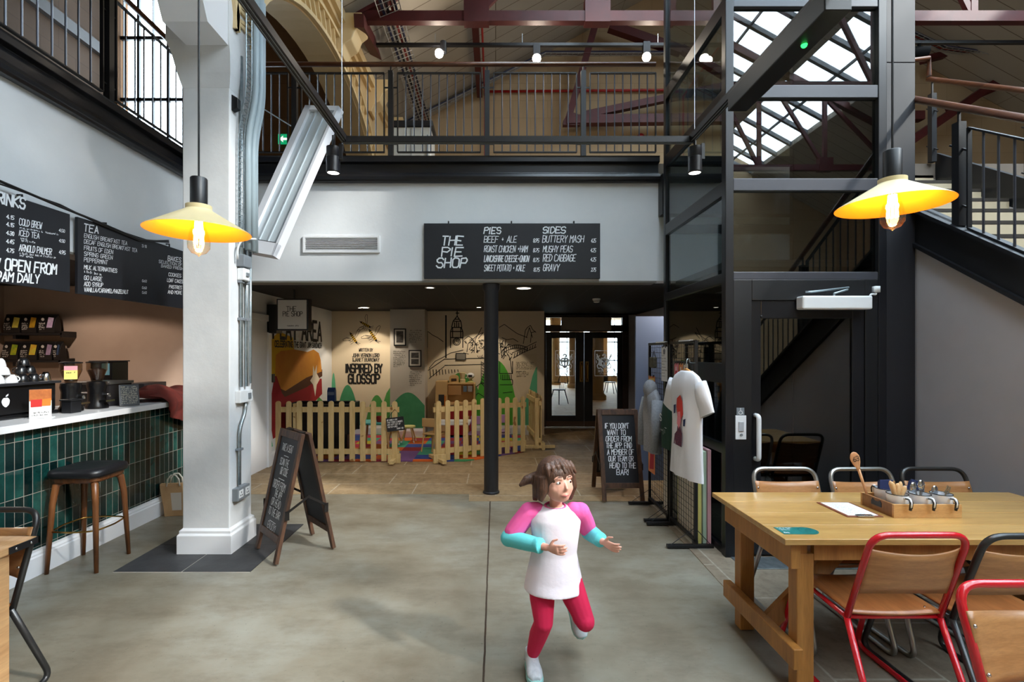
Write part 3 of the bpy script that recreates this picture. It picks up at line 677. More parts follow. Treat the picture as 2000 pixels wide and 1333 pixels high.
m = MB(); m.lathe([(0.011,0),(0.011,0.006),(0,0.006)], (1.912,3.827,Z(850)), 14, Matrix.Rotation(PI/2,4,'X')); m.build('key_switch', GALVD, t, world=True)
t = thing('access_sign', 'small square wheelchair symbol sign above the lift call plate', 'sign', (1.908, 3.835, 1.13))
m = MB(); m.box((1.878,3.83,Z(811)),(1.938,3.835,Z(797))); m.build('plate', mat('sign_grey_blue',(120,128,134),0.4), t, world=True)
m = MB(); o_, u_, v_, n_ = Vector((1.878,3.829,Z(811))), Vector((1,0,0)), Vector((0,0,1)), Vector((0,-1,0))
W_ = mat('sign_white', (232,234,236), 0.5)
for q in ([(.46,.85),(.54,.85),(.56,.5),(.48,.5)],[(.48,.58),(.74,.55),(.74,.48),(.48,.5)],[(.70,.52),(.84,.2),(.78,.17),(.64,.5)],[(.44,.95),(.56,.95),(.56,.87),(.44,.87)]):
    m.prism(q, o_, u_*0.06, v_*0.056, n_, 0)
for i in range(14):
    a0, a1 = PI*0.55+i*0.32, PI*0.55+(i+1)*0.32
    m.prism([(.5+.26*math.cos(a0),.32+.26*math.sin(a0)),(.5+.26*math.cos(a1),.32+.26*math.sin(a1)),(.5+.2*math.cos(a1),.32+.2*math.sin(a1)),(.5+.2*math.cos(a0),.32+.2*math.sin(a0))], o_, u_*0.06, v_*0.056, n_, 0)
m.build('symbol', W_, t, world=True)
# ================================================================ red steel roof trusses
def truss(y, label, full=True):
    t = thing('roof_truss', label, 'truss', (4.75, y, 6.17), group='red steel roof trusses'); zc = 6.17
    def mem(nm, a, b, w=0.12, h=0.12):
        mm = MB(); mm.bar((a[0],y,a[1]), (b[0],y,b[1]), h, w, (0,1,0)); mm.build(nm, RED, t, world=True)
    mem('bottom_chord', (-2.0,zc), (11.5,zc), 0.10, 0.14)
    for s in (-1, 1):
        f = lambda x: 4.75+s*(x-4.75)
        mem('rafter', (f(-2.0),zc+0.02), (f(4.75),roofz(4.75)-0.12), 0.12, 0.16)
        for x0, z0, x1 in ((-0.26,zc,-0.26),(1.38,zc,1.38),(3.0,zc,3.0)): mem('strut', (f(x0),z0), (f(x1),roofz(x1)-0.1), 0.07, 0.09)
        for a, b in ((-0.26,1.38),(1.38,3.0)): mem('brace', (f(a),zc+0.02), (f(b),roofz(b)-0.1), 0.06, 0.08)
        mem('brace', (f(3.0),zc), (4.75,roofz(4.75)-0.15), 0.06, 0.08)
        for x in (-0.26,1.38):
            mm = MB(); mm.box((f(x)-0.17,y-0.07,zc-0.09),(f(x)+0.17,y+0.07,zc+0.24)); mm.build('gusset', RED, t, world=True)
        mm = MB(); mm.prism([(0,-0.1),(s*-0.9,-0.1),(s*-0.9,0.10),(s*-0.35,0.36),(0,0.10)], (f(-2.02),y-0.06,zc),(1,0,0),(0,0,1),(0,1,0),0.12); mm.build('heel_plate', RED, t, world=True)
    return t
t0 = truss(6.7, 'red steel roof truss crossing the top of the view above the far balcony')
for y, l in ((3.0,'red steel roof truss nearly overhead'),(-0.7,'red steel roof truss mirrored highest in the lift glass'),(-4.4,'red steel roof truss mirrored lower in the lift glass')): dup(t0, (4.75,y,6.17), label=l)
t = thing('wall_truss', 'red steel bracket truss standing against the gable wall behind the balcony', 'truss', (2.5, 9.85, 6.3))
def m2(nm, pa, pb, w=0.13, par=t):
    mm = MB(); mm.bar(P(pa[0],pa[1],9.85), P(pb[0],pb[1],9.85), w, w, (0,1,0)); mm.build(nm, RED, par, world=True)
m2('chord', (1106,236), (1800,228), 0.17); m2('rafter', (1110,232), (1188,-40)); m2('brace', (1140,226), (1420,168)); m2('brace', (1190,52), (1330,100), 0.16); m2('strut', (1330,95), (1560,236), 0.13)
mm = MB(); mm.prism([(-0.1,-0.08),(0.22,-0.08),(0.22,0.12),(0.02,0.2),(-0.1,0.0)], P(1110,236,9.79),(1,0,0),(0,0,1),(0,1,0),0.12); mm.build('foot', RED, t, world=True)
t = thing('wall_truss', 'red steel braces crossing above the stair at the right edge', 'truss', (8.5, 9.8, 6.5))
m2('rafter', (1700,330), (2090,60), 0.15, t); m2('brace', (1850,215), (2090,110), 0.08, t); m2('strut', (1800,118), (2060,55), 0.12, t)
t = thing('roof_purlin', 'red steel purlin with a thin red pipe running back to the middle of the gable', 'beam', (-0.33, 7.8, 6.9))
mm = MB(); mm.bar((-0.33,5.2,6.94), (-0.33,10.15,6.94), 0.11, 0.13); mm.build('purlin', RED, t, world=True)
mm = MB(); mm.tube([(-0.22,5.2,6.9),(-0.22,10.13,6.9),(-0.22,10.13,5.2)], 0.018, 8); mm.build('riser_pipe', PIPE, t, world=True)
mm = MB(); mm.tube([P(948,179,GY-0.06), P(1660,173,GY-0.06)], 0.026, 8); tag(mm.build('sprinkler_pipe', PIPE, smooth=True), 'horizontal red pipe along the gable wall behind the railing', 'pipe')
mm = MB(); mm.bar(P(701,40,6.5), P(772,170,9.6), 0.13, 0.16); tag(mm.build('roof_purlin', RED), 'red steel purlin running back along the roof beside the wire cable tray', 'beam')
t = thing('alarm_bell', 'small round red alarm bell on the gable wall behind the railing', 'alarm', P(1252,267,GY-0.04))
mm = MB(); mm.lathe([(0.075,-0.03),(0.075,0.0),(0.05,0.03),(0,0.04)], (0,0,0), 18, Matrix.Rotation(PI/2,4,'X')); mm.build('bell', PIPE, t, smooth=2)
mm = MB(); mm.box((-0.03,0.0,-0.03),(0.03,0.04,0.03)); mm.build('mount', PIPE, t)
# cable trays under the roof
def tray(label, pts, wid, side, cables=True):
    pts = [Vector(p) for p in pts]; side = Vector(side); t = thing('cable_tray', label, 'cable tray', pts[0]); m = MB()
    for a, b in zip(pts, pts[1:]):
        for k in (-.5,-.2,.2,.5): m.tube([a+side*wid*k, b+side*wid*k], 0.006, 5)
        n = int((b-a).length/0.11)
        for i in range(n): q = a+(b-a)*i/n; m.tube([q-side*wid*.5, q+side*wid*.5], 0.005, 5)
    m.build('wire_mesh', mat('dull_galvanised',(150,150,148),0.45,metal=0.5), t, world=True)
    if cables:
        for j, (k, col) in enumerate(((-.32,(26,30,62)),(-.1,(30,30,34)),(.1,(120,36,30)),(.28,(40,42,60)))):
            m = MB()
            for a, b in zip(pts, pts[1:]): m.tube([a+side*wid*k+Vector((0,0,0.03)), b+side*wid*k+Vector((0,0,0.03))], 0.018, 6)
            m.build('cable', mat('cable_%d_%d_%d' % col, col, 0.5), t, world=True)
    return t
tray('wire cable tray with dark cables running back under the left roof slope', [(-1.42,5.3,6.2),(-1.42,9.9,6.2)], 0.28, (1,0,0.4))
tray('wire cable tray climbing along the sloping top of the gable wall', [P(760,262,9.9),P(812,232,9.9),P(1065,106,9.9),P(1300,106,9.9)], 0.22, (0,1,0.3))
tray('wire cable tray sagging across the roof boards above the stair', [P(1700,30,9.5),P(1840,96,9.5),P(1900,104,9.5),P(2080,160,9.5)], 0.25, (0,1,0.3))
# ================================================================ track lighting
BLK = mat('track_black', (14,14,17), 0.35)
def emat(name, col, s): return mat(name, (20,20,20), 0.5, emis=col, es=s)
LAMPF = emat('lamp_lens', (255,246,232), 14)
TZ = 2.83
t = thing('lighting_track', 'black rectangular lighting track hung in the middle of the hall', 'track light', (0.13, 2.8, TZ))
for nm, a, b in (('rail',(-0.87,-2,TZ),(-0.87,2.84,TZ)),('rail',(1.125,-2,TZ),(1.125,2.84,TZ)),('cross_rail',(-0.87,2.82,TZ-0.008),(1.125,2.82,TZ-0.008))):
    m = MB(); m.bar(a, b, 0.036, 0.034); q = m.build(nm, BLK, t, world=True)
    m = MB(); off = Vector((0,0,-0.018))
    for s in (-0.008, 0.008):
        sd = Vector((s,0,0)) if nm == 'rail' else Vector((0,s,0)); m.bar(Vector(a)+off+sd, Vector(b)+off+sd, 0.003, 0.004)
    m.build('conductor_slot', GALVD, q, world=True)
for x in (-0.87, 1.125):
    for y in (2.78, 0.0):
        m = MB(); m.tube([(x,y,TZ),(x,y,roofz(x)-0.02)], 0.0022, 6); m.build('suspension_wire', mat('steel_wire',(190,192,196),0.3,metal=0.8), t, world=True)
m = MB(); m.box((1.085,1.62,TZ-0.10),(1.175,2.30,TZ-0.018)); bx = m.build('power_box', BLK, t, world=True, bevel=0.004)
m = MB(); m.ball((1.13,1.80,TZ-0.101), 0.011, 10, 6); m.build('green_led', emat('green_led',(40,230,90),2.5), bx, world=True)
def spot(label, x, y, z, h=0.155, r=0.038):
    t = thing('track_spotlight', label, 'spotlight', (x,y,z-0.02-h-0.03), group='cylindrical spotlights')
    m = MB(); m.lathe([(0.012,h),(r,h-0.008),(r,h*0.62),(r-0.002,h*0.6),(r-0.002,h*0.585),(r,h*0.57),(r,0.006),(r-0.006,0)], (0,0,0), 24); m.build('can', BLACKG, t, smooth=2)
    m = MB(); m.lathe([(r-0.006,0.003),(0,0.004)], (0,0,0), 20); m.build('lens', LAMPF, t)
    m = MB(); m.tube([(0,0,h-0.005),(0,0,h+0.06)], 0.008, 8); m.box((r-0.004,-0.012,h*0.5),(r+0.014,0.012,h+0.012)); m.build('stem', BLACKM, t)
    return t
spot('black cylindrical spotlight at the left end of the hanging track', -0.925, 2.80, TZ)
spot('black cylindrical spotlight at the right end of the hanging track', 1.135, 2.80, TZ)
for x in (-0.925, 1.135): light('spot_glow', 'SPOT', (x,2.80,2.60), (0.25,0,0), 18, (1,0.93,0.82), 0.03).data.spot_size = 0.9
t = thing('lighting_track', 'thin black lighting track high behind the balcony railing', 'track light', P(1000,88,7.2))
m = MB(); m.bar(P(735,88,7.2), P(1300,88,7.2), 0.05, 0.04); m.build('rail', BLK, t, world=True)
for px in (850, 1020, 1285):
    m = MB(); m.tube([P(px,88,7.2), P(px,66,7.2)], 0.003, 5); m.build('hanger', GALV, t, world=True)
for px, py, l in ((858,106,'glaring spotlight on the high track, leftmost of its three'),(1048,116,'spotlight on the high track, middle of its three'),(1262,113,'spotlight on the high track nearest the lift')):
    q = P(px,py,7.2); t = thing('track_spotlight', l, 'spotlight', q, group='spotlights on the high track')
    m = MB(); m.box((-0.05,-0.04,0.04),(0.05,0.04,0.22)) if px > 900 else m.tube([(0.06,0,0.02),(0.06,0,0.18)], 0.05, 12); m.build('body', BLACKM, t)
    m = MB(); m.ball((0,-0.02,0), 0.062, 14, 8); m.build('lamp', emat('spot_bulb',(255,244,226),30), t, smooth=True)
    light('high_spot_glow', 'POINT', q+Vector((0,-0.15,-0.1)), (0,0,0), 8, (1,0.86,0.68), 0.05)
# black spotlight above the stair and the far dark track there
t = thing('track_spotlight', 'black floodlight on the dark track above the stair', 'spotlight', P(1795,100,6.9))
m = MB(); m.tube([(-0.1,0.02,-0.02),(0.08,-0.06,-0.06)], 0.085, 16); m.tube([(0,0,0.0),(0,0,0.12)], 0.02, 8); m.build('body', mat('matt_black_plastic',(14,14,15),.9,spec=.1), t, smooth=2)
m = MB(); m.bar((-0.1,0,0.12),(1.8,0,0.12),0.05,0.04); m.build('rail', BLK, t)
# ================================================================ pendant lamps
SHO = mat('shade_cream_enamel', (224,206,160), 0.4); SHI = mat('shade_inside_gold', (226,142,26), 0.5)
BULBG = thin_glass('bulb_glass', (1.0, 0.92, 0.76), 1.0, 0.02, 0.05)
FIL = emat('bulb_filament', (255,196,104), 90)
BASS = mat('brass', (190,150,80), 0.25, metal=1.0)
def pendant(label, x, y, z, cordtop):
    t = thing('pendant_lamp', label, 'lamp', (x,y,z), group='cream cone pendant lamps')
    m = MB(); m.lathe([(0.202,0.0),(0.196,0.005),(0.058,0.088),(0.05,0.094),(0.05,0.112),(0.03,0.114)], (0,0,0), 48); m.build('shade', SHO, t, smooth=2)
    m = MB(); m.lathe([(0.202,-0.0005),(0.195,0.002),(0.056,0.084),(0.03,0.088),(0.0,0.088)], (0,0,0), 48); m.build('shade_lining', SHI, t, smooth=2)
    m = MB(); m.lathe([(0.0,0.232),(0.03,0.23),(0.033,0.226),(0.033,0.112),(0.0,0.112)], (0,0,0), 24); m.build('socket', BLACKM, t, smooth=2)
    m = MB(); m.tube([(0,0,0.23),(0,0,cordtop-z)], 0.0042, 8); m.build('cord', BLACKM, t)
    bl = MB(); bl.lathe([(0.016,0.082),(0.019,0.06),(0.034,0.0),(0.044,-0.045),(0.042,-0.07),(0.028,-0.09),(0.008,-0.098),(0,-0.106)], (0,0,0), 28); b = bl.build('bulb', BULBG, t, smooth=True)
    m = MB(); m.lathe([(0.017,0.088),(0.018,0.06),(0.0,0.06)], (0,0,0), 16); m.build('cap', BASS, b, smooth=2)
    for k in range(8):
        a = k*PI/4; m = MB(); m.tube([(0.012*math.cos(a),0.012*math.sin(a),0.045),(0.018*math.cos(a+.2),0.018*math.sin(a+.2),-0.05)], 0.0032, 6); m.build('filament', FIL, b)
    light('pendant_glow', 'POINT', (x,y,z-0.0), (0,0,0), 5.5, (1,0.66,0.30), 0.03)
    return t
pendant('cream cone pendant lamp with glowing bulb in front of the white column', -1.262, 2.09, 2.115, 6.5)
pendant('cream cone pendant lamp with glowing bulb in front of the lift cladding', 1.655, 2.05, 2.215, 8.1)
# ================================================================ menu boards and lettering
BOARD = mat('chalkboard', (23,25,31), 0.5, noise=((29,31,38), 3))
CHALK = mat('chalk_pen_white', (232,236,240), 0.8)
INK = mat('black_ink', (16,15,15), 0.8)
EX, EY, EZ = Vector((1,0,0)), Vector((0,1,0)), Vector((0,0,1))
def lettering(name, rows, o, u, v, n, par, mt=CHALK, world=True, tilt=0.0, **k):
    """rows: (text, x, y, height, width or None, stroke, slant, align); one mesh per written line"""
    o, u, v = Vector(o), Vector(u), Vector(v); ut = (u+v*tilt).normalized()
    for i, r in enumerate(rows):
        tx, x, y, h, wd, sw, sl, al = (list(r)+[None, 0.12, 0.12, 0][len(r)-4:])[:8]
        m = MB(); text(m, tx, o+ut*x+v*y, ut, v, n, h, wd, sw, sl, align=al, seed=i, **k)
        m.build(name, mt, par, world=world, recalc=False)
t = thing('menu_board', 'long black pie and sides menu board on the white wall above the black column', 'menu board', (0.05, 5.47, CZ))
m = MB(); m.box((-0.797,5.462,2.427),(1.162,5.492,3.043)); m.build('board', BOARD, t, world=True, bevel=0.003)
for px in (876, 999, 1121):
    x = P(px,436,5.47).x; m = MB(); m.tube([(x,5.47,3.04),(x,5.47,3.065),(x,5.496,3.065)], 0.008, 8); m.build('hook', BLACKM, t, world=True)
def bp(px, py): return ((px-828.5)/F*5.46, (545-py)/F*5.46)     # photo to board metres
rows = []
for tx, px, py, h, wd, sw in (('THE',863,479,17,40,.15),('PIE',863,501,17,40,.15),('SHOP',853,523,18,58,.15),
    ('PIES',946,457,12,32,.18),('BEEF + ALE',946,474,12,63,.11),('ROAST CHICKEN +HAM',946,493,12,84,.11),('LANCASHIRE CHEESE+ONION',946,512,12,87,.12),('SWEET POTATO + KALE',946,530,12,79,.11),
    ('SIDES',1061,456,12,43,.18),('BUTTERY MASH',1060,474,13,80,.11),('MUSHY PEAS',1061,493,12,57,.11),('RED CABBAGE',1061,511,13,63,.11),('GRAVY',1061,530,13,31,.11),
    ('8.95',1042,474,7,11,.16),('8.75',1042,493,7,11,.16),('8.75',1042,512,7,11,.16),('8.75',1043,531,7,11,.16),('4.25',1155,474,7,9,.16),('4.25',1154,493,7,10,.16),('4.25',1154,511,7,10,.16),('2.75',1155,531,7,9,.16)):
    x, y = bp(px, py); k = 5.46/F; rows.append((tx, x, y, h*k, wd*k, sw, 0.14, 0))
lettering('text_line', rows, (-0.797,5.462,2.427), EX, EZ, -EY, t)
# two boards over the counter, hung from the left fascia (they face +x; text runs towards +y)
BX = LX+0.05
def yb(px): return BX*F/(px-VX)
def zb(px, py): return 1.6+(VY-py)/F*yb(px)
def side_board(label, y0, y1, rows, hooks):
    t = thing('menu_board', label, 'menu board', (BX, (y0+y1)/2, 2.07)); m = MB()
    m.box((BX-0.025,y0,2.075),(BX,y1,2.69)); m.build('board', BOARD, t, world=True, bevel=0.003)
    for y in hooks:
        m = MB(); m.tube([(BX-0.012,y,2.685),(BX-0.012,y,2.72),(LX+0.004,y,2.72)], 0.007, 8); m.build('hook', BLACKM, t, world=True)
    lettering('text_line', rows, (BX,y0,2.075), EY, EZ, EX, t, tilt=.08); return t
rows = [('TEA',.055,.513,.058,.145,.17,.1,0)]
for s_, y, wd in (('ENGLISH BREAKFAST TEA',.460,.465),('DECAF ENGLISH BREAKFAST TEA',.412,.59),('FRUITS OF EDEN',.360,.30),('SPRING GREEN',.312,.295),('PEPPERMINT',.264,.24),('MILK ALTERNATIVES',.202,.345),('GO LARGE',.116,.18),('ADD SYRUP',.066,.19),('VANILLA/CARAMEL/HAZELNUT',.020,.48)):
    rows.append((s_,.058,y,.033,wd,.13 if y > .25 else .16,.1,0))
rows += [('3.10',.71,.47,.024,.065,.15,.1,0)] + [('0.60',.715,y,.022,.06,.15,.1,0) for y in (.14,.075,.03)]
rows += [('BAKES',1.08,.385,.046,.21,.15,.1,0),('SELECTION OF CAKES',.945,.345,.028,.55,.13,.1,0),('BAKED FRESH DAILY',.98,.305,.028,.50,.13,.1,0),('COOKIES',1.09,.225,.034,.2,.12,.1,0),('LOAF CAKES',1.07,.165,.034,.25,.13,.1,0),('PASTRIES',1.10,.10,.034,.2,.12,.1,0),('AND MORE',1.08,.045,.034,.22,.13,.1,0)]
y0 = yb(152)
tb = side_board('black tea and bakes menu board hanging over the counter beside the white column', y0, y0+1.97, rows, (y0+0.30,y0+1.12))
m = MB(); scribble(m, (BX,y0+.06,2.075+.178), EY, EZ, EX, .17, .020, .25, 3)
m.build('small_lettering', CHALK, tb, world=True, recalc=False)
y1 = yb(137); y0 = y1-1.97
rows = [('HOT DRINKS',1.19,.42,.075,.41,.17,.1,0)]
for s_, y in zip(('4.15','4.15','4.30','4.45','4.75'), (.328,.276,.217,.160,.098)): rows.append((s_,1.47,y,.026,.052,.18,.1,0))
rows += [('COLD BREW',1.56,.300,.046,.17,.12,.1,0),('ICED TEA',1.56,.224,.040,.15,.12,.1,0),('ARNOLD PALMER',1.56,.118,.046,.25,.12,.1,0),('4.50',1.875,.305,.022,.05,.18,.1,0),('4.50',1.875,.226,.022,.05,.18,.1,0),('4.95',1.875,.136,.026,.055,.18,.1,0)]
rows += [('NOW OPEN FROM',1.29,-.025,.074,.56,.16,.1,0),('9AM DAILY',1.40,-.102,.062,.31,.16,.1,0)]
tb = side_board('black drinks menu board hanging over the counter at the left edge', y0, y1, rows, (y0+0.5,y1-0.38))
m = MB()
for k, (yy, w_) in enumerate(((.278,.30),(.205,.08),(.188,.12),(.098,.28),(.082,.10))): scribble(m, (BX,y0+1.56,2.075+yy+.12), EY+EZ*.08, EZ, EX, w_, .015, .25, k)
m.build('small_lettering', CHALK, tb, world=True, recalc=False)
m = MB(); yy = [2.9,3.3,3.75,4.1,4.6,5.0]; zz_ = [2.79,2.755,2.72,2.70,2.66,2.73]
m.tube([(BX+0.012,a,b) for a, b in zip(yy,zz_)], 0.010, 8); m.tube([(BX+0.014,a,b+0.02*math.sin(a*9)) for a, b in zip(yy,zz_)], 0.006, 6)
tag(m.build('black_cable', BLACKM, smooth=True), 'black cable sagging along the tops of the two counter menu boards', 'cable')
# ventilation grille on the fascia
t = thing('vent_grille', 'white slatted ventilation grille on the wall left of the pie menu board', 'vent', P(667,478,5.49))
a, b = P(592,494,5.49), P(742,461,5.49); m = MB()
for q in (((a.x,0,a.z),(b.x,0,a.z+.022)),((a.x,0,b.z-.022),(b.x,0,b.z)),((a.x,0,a.z+.022),(a.x+.025,0,b.z-.022)),((b.x-.025,0,a.z+.022),(b.x,0,b.z-.022))): m.box((q[0][0],5.478,q[0][2]),(q[1][0],5.499,q[1][2]))
m.build('frame', SKIRT, t, world=True); m = MB(); m.box((a.x+.02,5.495,a.z+.02),(b.x-.02,5.499,b.z-.02)); m.build('duct', BLACKM, t, world=True)
m = MB(); n = 7
for i in range(n):
    z = a.z+.03+(b.z-a.z-.06)*i/(n-1); m.bar((a.x+.02,5.487,z),(b.x-.02,5.487,z),0.004,0.014,(0,-1,1.0))
m.build('slats', SKIRT, t, world=True)
# ================================================================ ceiling fittings under the balcony
DISC = emat('downlight_lens', (255,244,224), 5)
for px, py, r, l in ((712,601,.075,'recessed downlight in the black ceiling over the left play fence'),(840,562,.045,'small recessed downlight in the black ceiling left of the black column'),(1023,563,.085,'bright recessed downlight in the black ceiling right of the black column')):
    d = (CZ-1.6)*F/(VY-py); q = P(px,py,d); q.z = CZ-0.001; t = thing('downlight', l, 'ceiling light', q, group='recessed downlights')
    m = MB(); m.lathe([(r+.02,0),(r+.018,-.006),(r,-.004)], (0,0,0), 24); m.build('rim', SKIRT, t, smooth=2)
    m = MB(); m.lathe([(r,-.003),(0,-.003)], (0,0,0), 24); m.build('lens', DISC, t)
    light('downlight_glow', 'SPOT', (q.x,q.y,CZ-0.03), (0,0,0), 24, (1,0.86,0.68), 0.05).data.spot_size = 1.9
for x, y in ((-4.7,4.9),(-5.0,3.4),(2.3,5.75)):
    t = thing('downlight', ('recessed downlight over the bar, nearer the coffee bag shelves' if y > 4 else 'recessed downlight over the bar, nearer the viewer') if x < 0 else 'recessed downlight under the balcony behind the lift', 'ceiling light', (x,y,CZ-0.001), group='recessed downlights')
    m = MB(); m.lathe([(.075,0),(.07,-.006),(.06,-.004)], (0,0,0), 20); m.build('rim', SKIRT, t, smooth=2)
    m = MB(); m.lathe([(.06,-.003),(0,-.003)], (0,0,0), 20); m.build('lens', DISC, t)
    light('downlight_glow', 'SPOT', (x,y,CZ-0.03), (0,0,0), 26 if x < 0 else 34, (1,0.84,0.70), 0.05).data.spot_size = 2.6
for x, y in ((-2.45,8.9),(-0.3,8.8)): 
    t = thing('downlight', ['recessed spotlight washing the wasp mural','recessed spotlight washing the street mural'][x > -1], 'ceiling light', (x,y,CZ-0.001), group='recessed downlights')
    m = MB(); m.lathe([(.055,0),(.05,-.006),(.04,-.004)], (0,0,0), 20); m.build('rim', BLACKM, t, smooth=2)
    m = MB(); m.lathe([(.04,-.003),(0,-.003)], (0,0,0), 20); m.build('lens', DISC, t)
    light('downlight_glow', 'SPOT', (x,y,CZ-0.03), (0.35,0,0), 26, (1,0.84,0.64), 0.04).data.spot_size = 1.5
t = thing('smoke_detector', 'white smoke detector on the black ceiling in front of the double doors', 'detector', (P(1165,583,7.4).x,7.4,CZ-0.001))
m = MB(); m.lathe([(.06,0),(.06,-.02),(.045,-.03),(.045,-.05),(.03,-.06),(0,-.06)], (0,0,0), 24); m.build('body', PVC, t, smooth=2)
m = MB(); m.lathe([(.046,-.036),(.047,-.040),(.046,-.044)], (0,0,0), 24); m.build('sensor_slots', BLACKM, t)
# illuminated hanging sign
t = thing('hanging_sign', 'square pale hanging sign in a black box frame in front of the play area mural', 'sign', P(571,614,6.3))
a, b = P(540,646,6.3), P(602,584,6.3); m = MB(); m.box((a.x,6.3,a.z),(b.x,6.42,b.z)); m.build('box', BLACKM, t, world=True, bevel=0.004)
m = MB(); m.box((a.x+.02,6.294,a.z+.02),(b.x-.02,6.3,b.z-.015)); m.build('face', mat('sign_face',(196,194,188),0.5), t, world=True)
k = 6.29/F; lettering('lettering', [('THE',20*k+.0,38*k,9*k,19*k,.12,0,0),('PIE SHOP',13*k,28*k,9*k,38*k,.12,0,0)], (a.x,6.294,a.z), EX, EZ, -EY, t, INK, jit=0.0)
m = MB(); scribble(m, (a.x+21*k,6.294,a.z+8*k), EX, EZ, -EY, 22*k, 2.4*k, .3, 5); m.build('small_lettering', INK, t, world=True, recalc=False)
m = MB(); m.tube([((a.x+b.x)/2,6.36,b.z),((a.x+b.x)/2,6.36,CZ)], 0.012, 8); m.build('hanger', BLACKM, t, world=True)
t = thing('wall_speaker', 'dark speaker box behind the hanging sign on the play area wall', 'speaker', (-3.1,7.0,2.0)); m = MB(); m.box((-3.2,6.86,1.88),(-3.06,7.06,2.28)); m.build('case', BLACKM, t, world=True, bevel=0.01)
m = MB(); m.box((-3.06,6.88,1.92),(-3.055,7.04,2.24)); m.build('grille', mat('speaker_mesh',(30,30,32),0.8), t, world=True)
# ================================================================ murals (flat paint on the walls)
PG = mat('mural_green', (62,140,96), 0.85, noise=((72,152,108), 6)); PG2 = mat('mural_leaf_green', (78,150,74), 0.85); PG3 = mat('mural_mint', (96,182,140), 0.85)
PY = mat('mural_yellow', (206,164,20), 0.85); PB = mat('mural_bread', (206,140,44), 0.85, noise=((188,112,30), 1.5)); PC = mat('mural_crust', (84,46,20), 0.85); PR = mat('mural_jam_red', (150,18,28), 0.85)
def paint(name, pts, mt, wall, par, lift=0.002):
    m = MB()
    if wall == 'L':
        q = [(-3.2+lift, y, z) for y, z in pts]
    elif wall == 'B': q = [(x, 9.6-lift, z) for x, z in pts]
    else: q = [(x, 9.22-lift, z) for x, z in pts]
    m.face(q); return m.build(name, mt, par, world=True)
def lp(px, py):                     # photo to (y,z) on the left play wall
    y = -3.2*F/(px-VX); return (y, 1.6+(VY-py)/F*y)
def bw(px, py, d=9.6): q = P(px,py,d); return (q.x, q.z)
def hump(fn, x0, x1, yb_, yt, n=14, pw=1.0, skew=0.0):
    pts = [fn(x0,yb_)]
    for i in range(n+1):
        s = i/n; pts.append(fn(x0+(x1-x0)*s+skew*math.sin(PI*s), yb_+(yt-yb_)*math.sin(PI*s)**pw))
    return pts+[fn(x1,yb_)]
t = thing('wall_mural', 'painted mural of a bread slice, jam and green hills on the left play area wall', 'mural', (-3.2,8.2,0.2))
def blob(fn, cx, cy, rx, ry, n=24, seed=0, w=0.06):
    rr = random.Random(seed); return [fn(cx+rx*math.cos(i*2*PI/n)*(1+rr.uniform(-w,w)), cy+ry*math.sin(i*2*PI/n)*(1+rr.uniform(-w,w))) for i in range(n)]
paint('yellow_sun', [lp(*q) for q in ((545,648),(532,660),(525,680),(522,700),(525,720),(531,735),(545,740),(560,720),(575,690),(572,660))], PY, 'L', t)
paint('jam', [lp(*q) for q in ((536,735),(530,770),(528,800),(530,840),(533,858),(545,850),(575,840),(600,800),(629,770),(628,740),(600,740),(560,735))], PR, 'L', t, .003)
paint('crust', [lp(*q) for q in ((537,728),(550,768),(556,776),(600,756),(629,735),(629,722),(600,735),(558,758))], PC, 'L', t, .004)
paint('bread_slice', [lp(*q) for q in ((538,694),(548,686),(575,683),(600,688),(612,683),(622,690),(626,704),(628,726),(598,738),(557,764),(548,760),(537,728))], PB, 'L', t, .005)
paint('jam_drop', [lp(*q) for q in ((611,714),(614,727),(618,713),(618,730),(624,741),(618,752),(615,775),(611,752),(605,744),(610,736))], mat('mural_pale',(222,214,196),0.85), 'L', t, .006)
paint('hill', [lp(*q) for q in ((504,885),(508,840),(515,812),(522,825),(528,850),(533,872),(520,880))], PG3, 'L', t)
paint('hill', [lp(*q) for q in ((600,880),(612,800),(622,775),(632,785),(640,800),(645.5,840),(645.5,862),(610,885))], PG2, 'L', t)
y0_, y1_ = lp(533,0)[0], lp(631,0)[0]
m = MB(); text(m, 'PLAY AREA', (-3.196,y0_,1.6+(VY-663)/F*7.9), EY, EZ, EX, .33, y1_-y0_-.1, .17, 0, .05); m.build('large_lettering', INK, t, world=True, recalc=False)
m = MB(); text(m, 'CELEBRATING THE GIANT JAM SANDWICH', (-3.196,y0_+.05,1.6+(VY-679)/F*8.0), EY, EZ, EX, .085, y1_-y0_-.15, .2, 0, .2); m.build('small_lettering', INK, t, world=True, recalc=False)
t = thing('wall_mural', 'mural with three wasps and large black words on the back play area wall', 'mural', (-2.6,9.6,0.2))
for px0, px1, yt, mt_, pw in ((641,662,728,PG3,1.3),(652,706,752,PG,.8),(712,760,772,PG2,.7),(748,763.5,756,PG2,1.0)):
    paint('hill', hump(lambda a,b: bw(a,b), px0, px1 if px1 != 763.5 else 790, 846, yt, 14, pw) if px1 != 763.5 else [bw(745,846),bw(748,790),bw(755,768),bw(763,756),bw(763,846)], mt_, 'B', t, .002+.0006*len(t.children))
for i, (tx, py, h, wd) in enumerate((('WRITTEN BY',687,6,27),('JOHN VERNON LORD',698,7,52),('&JANET BURROWAY',706.5,6.5,52))):
    x, z = bw(714.5,py); m = MB(); text(m, tx, (x,9.597,z), EX, EZ, -EY, h/100, wd/100, .16, .08, .25, align=1); m.build('lettering', INK, t, world=True, recalc=False)
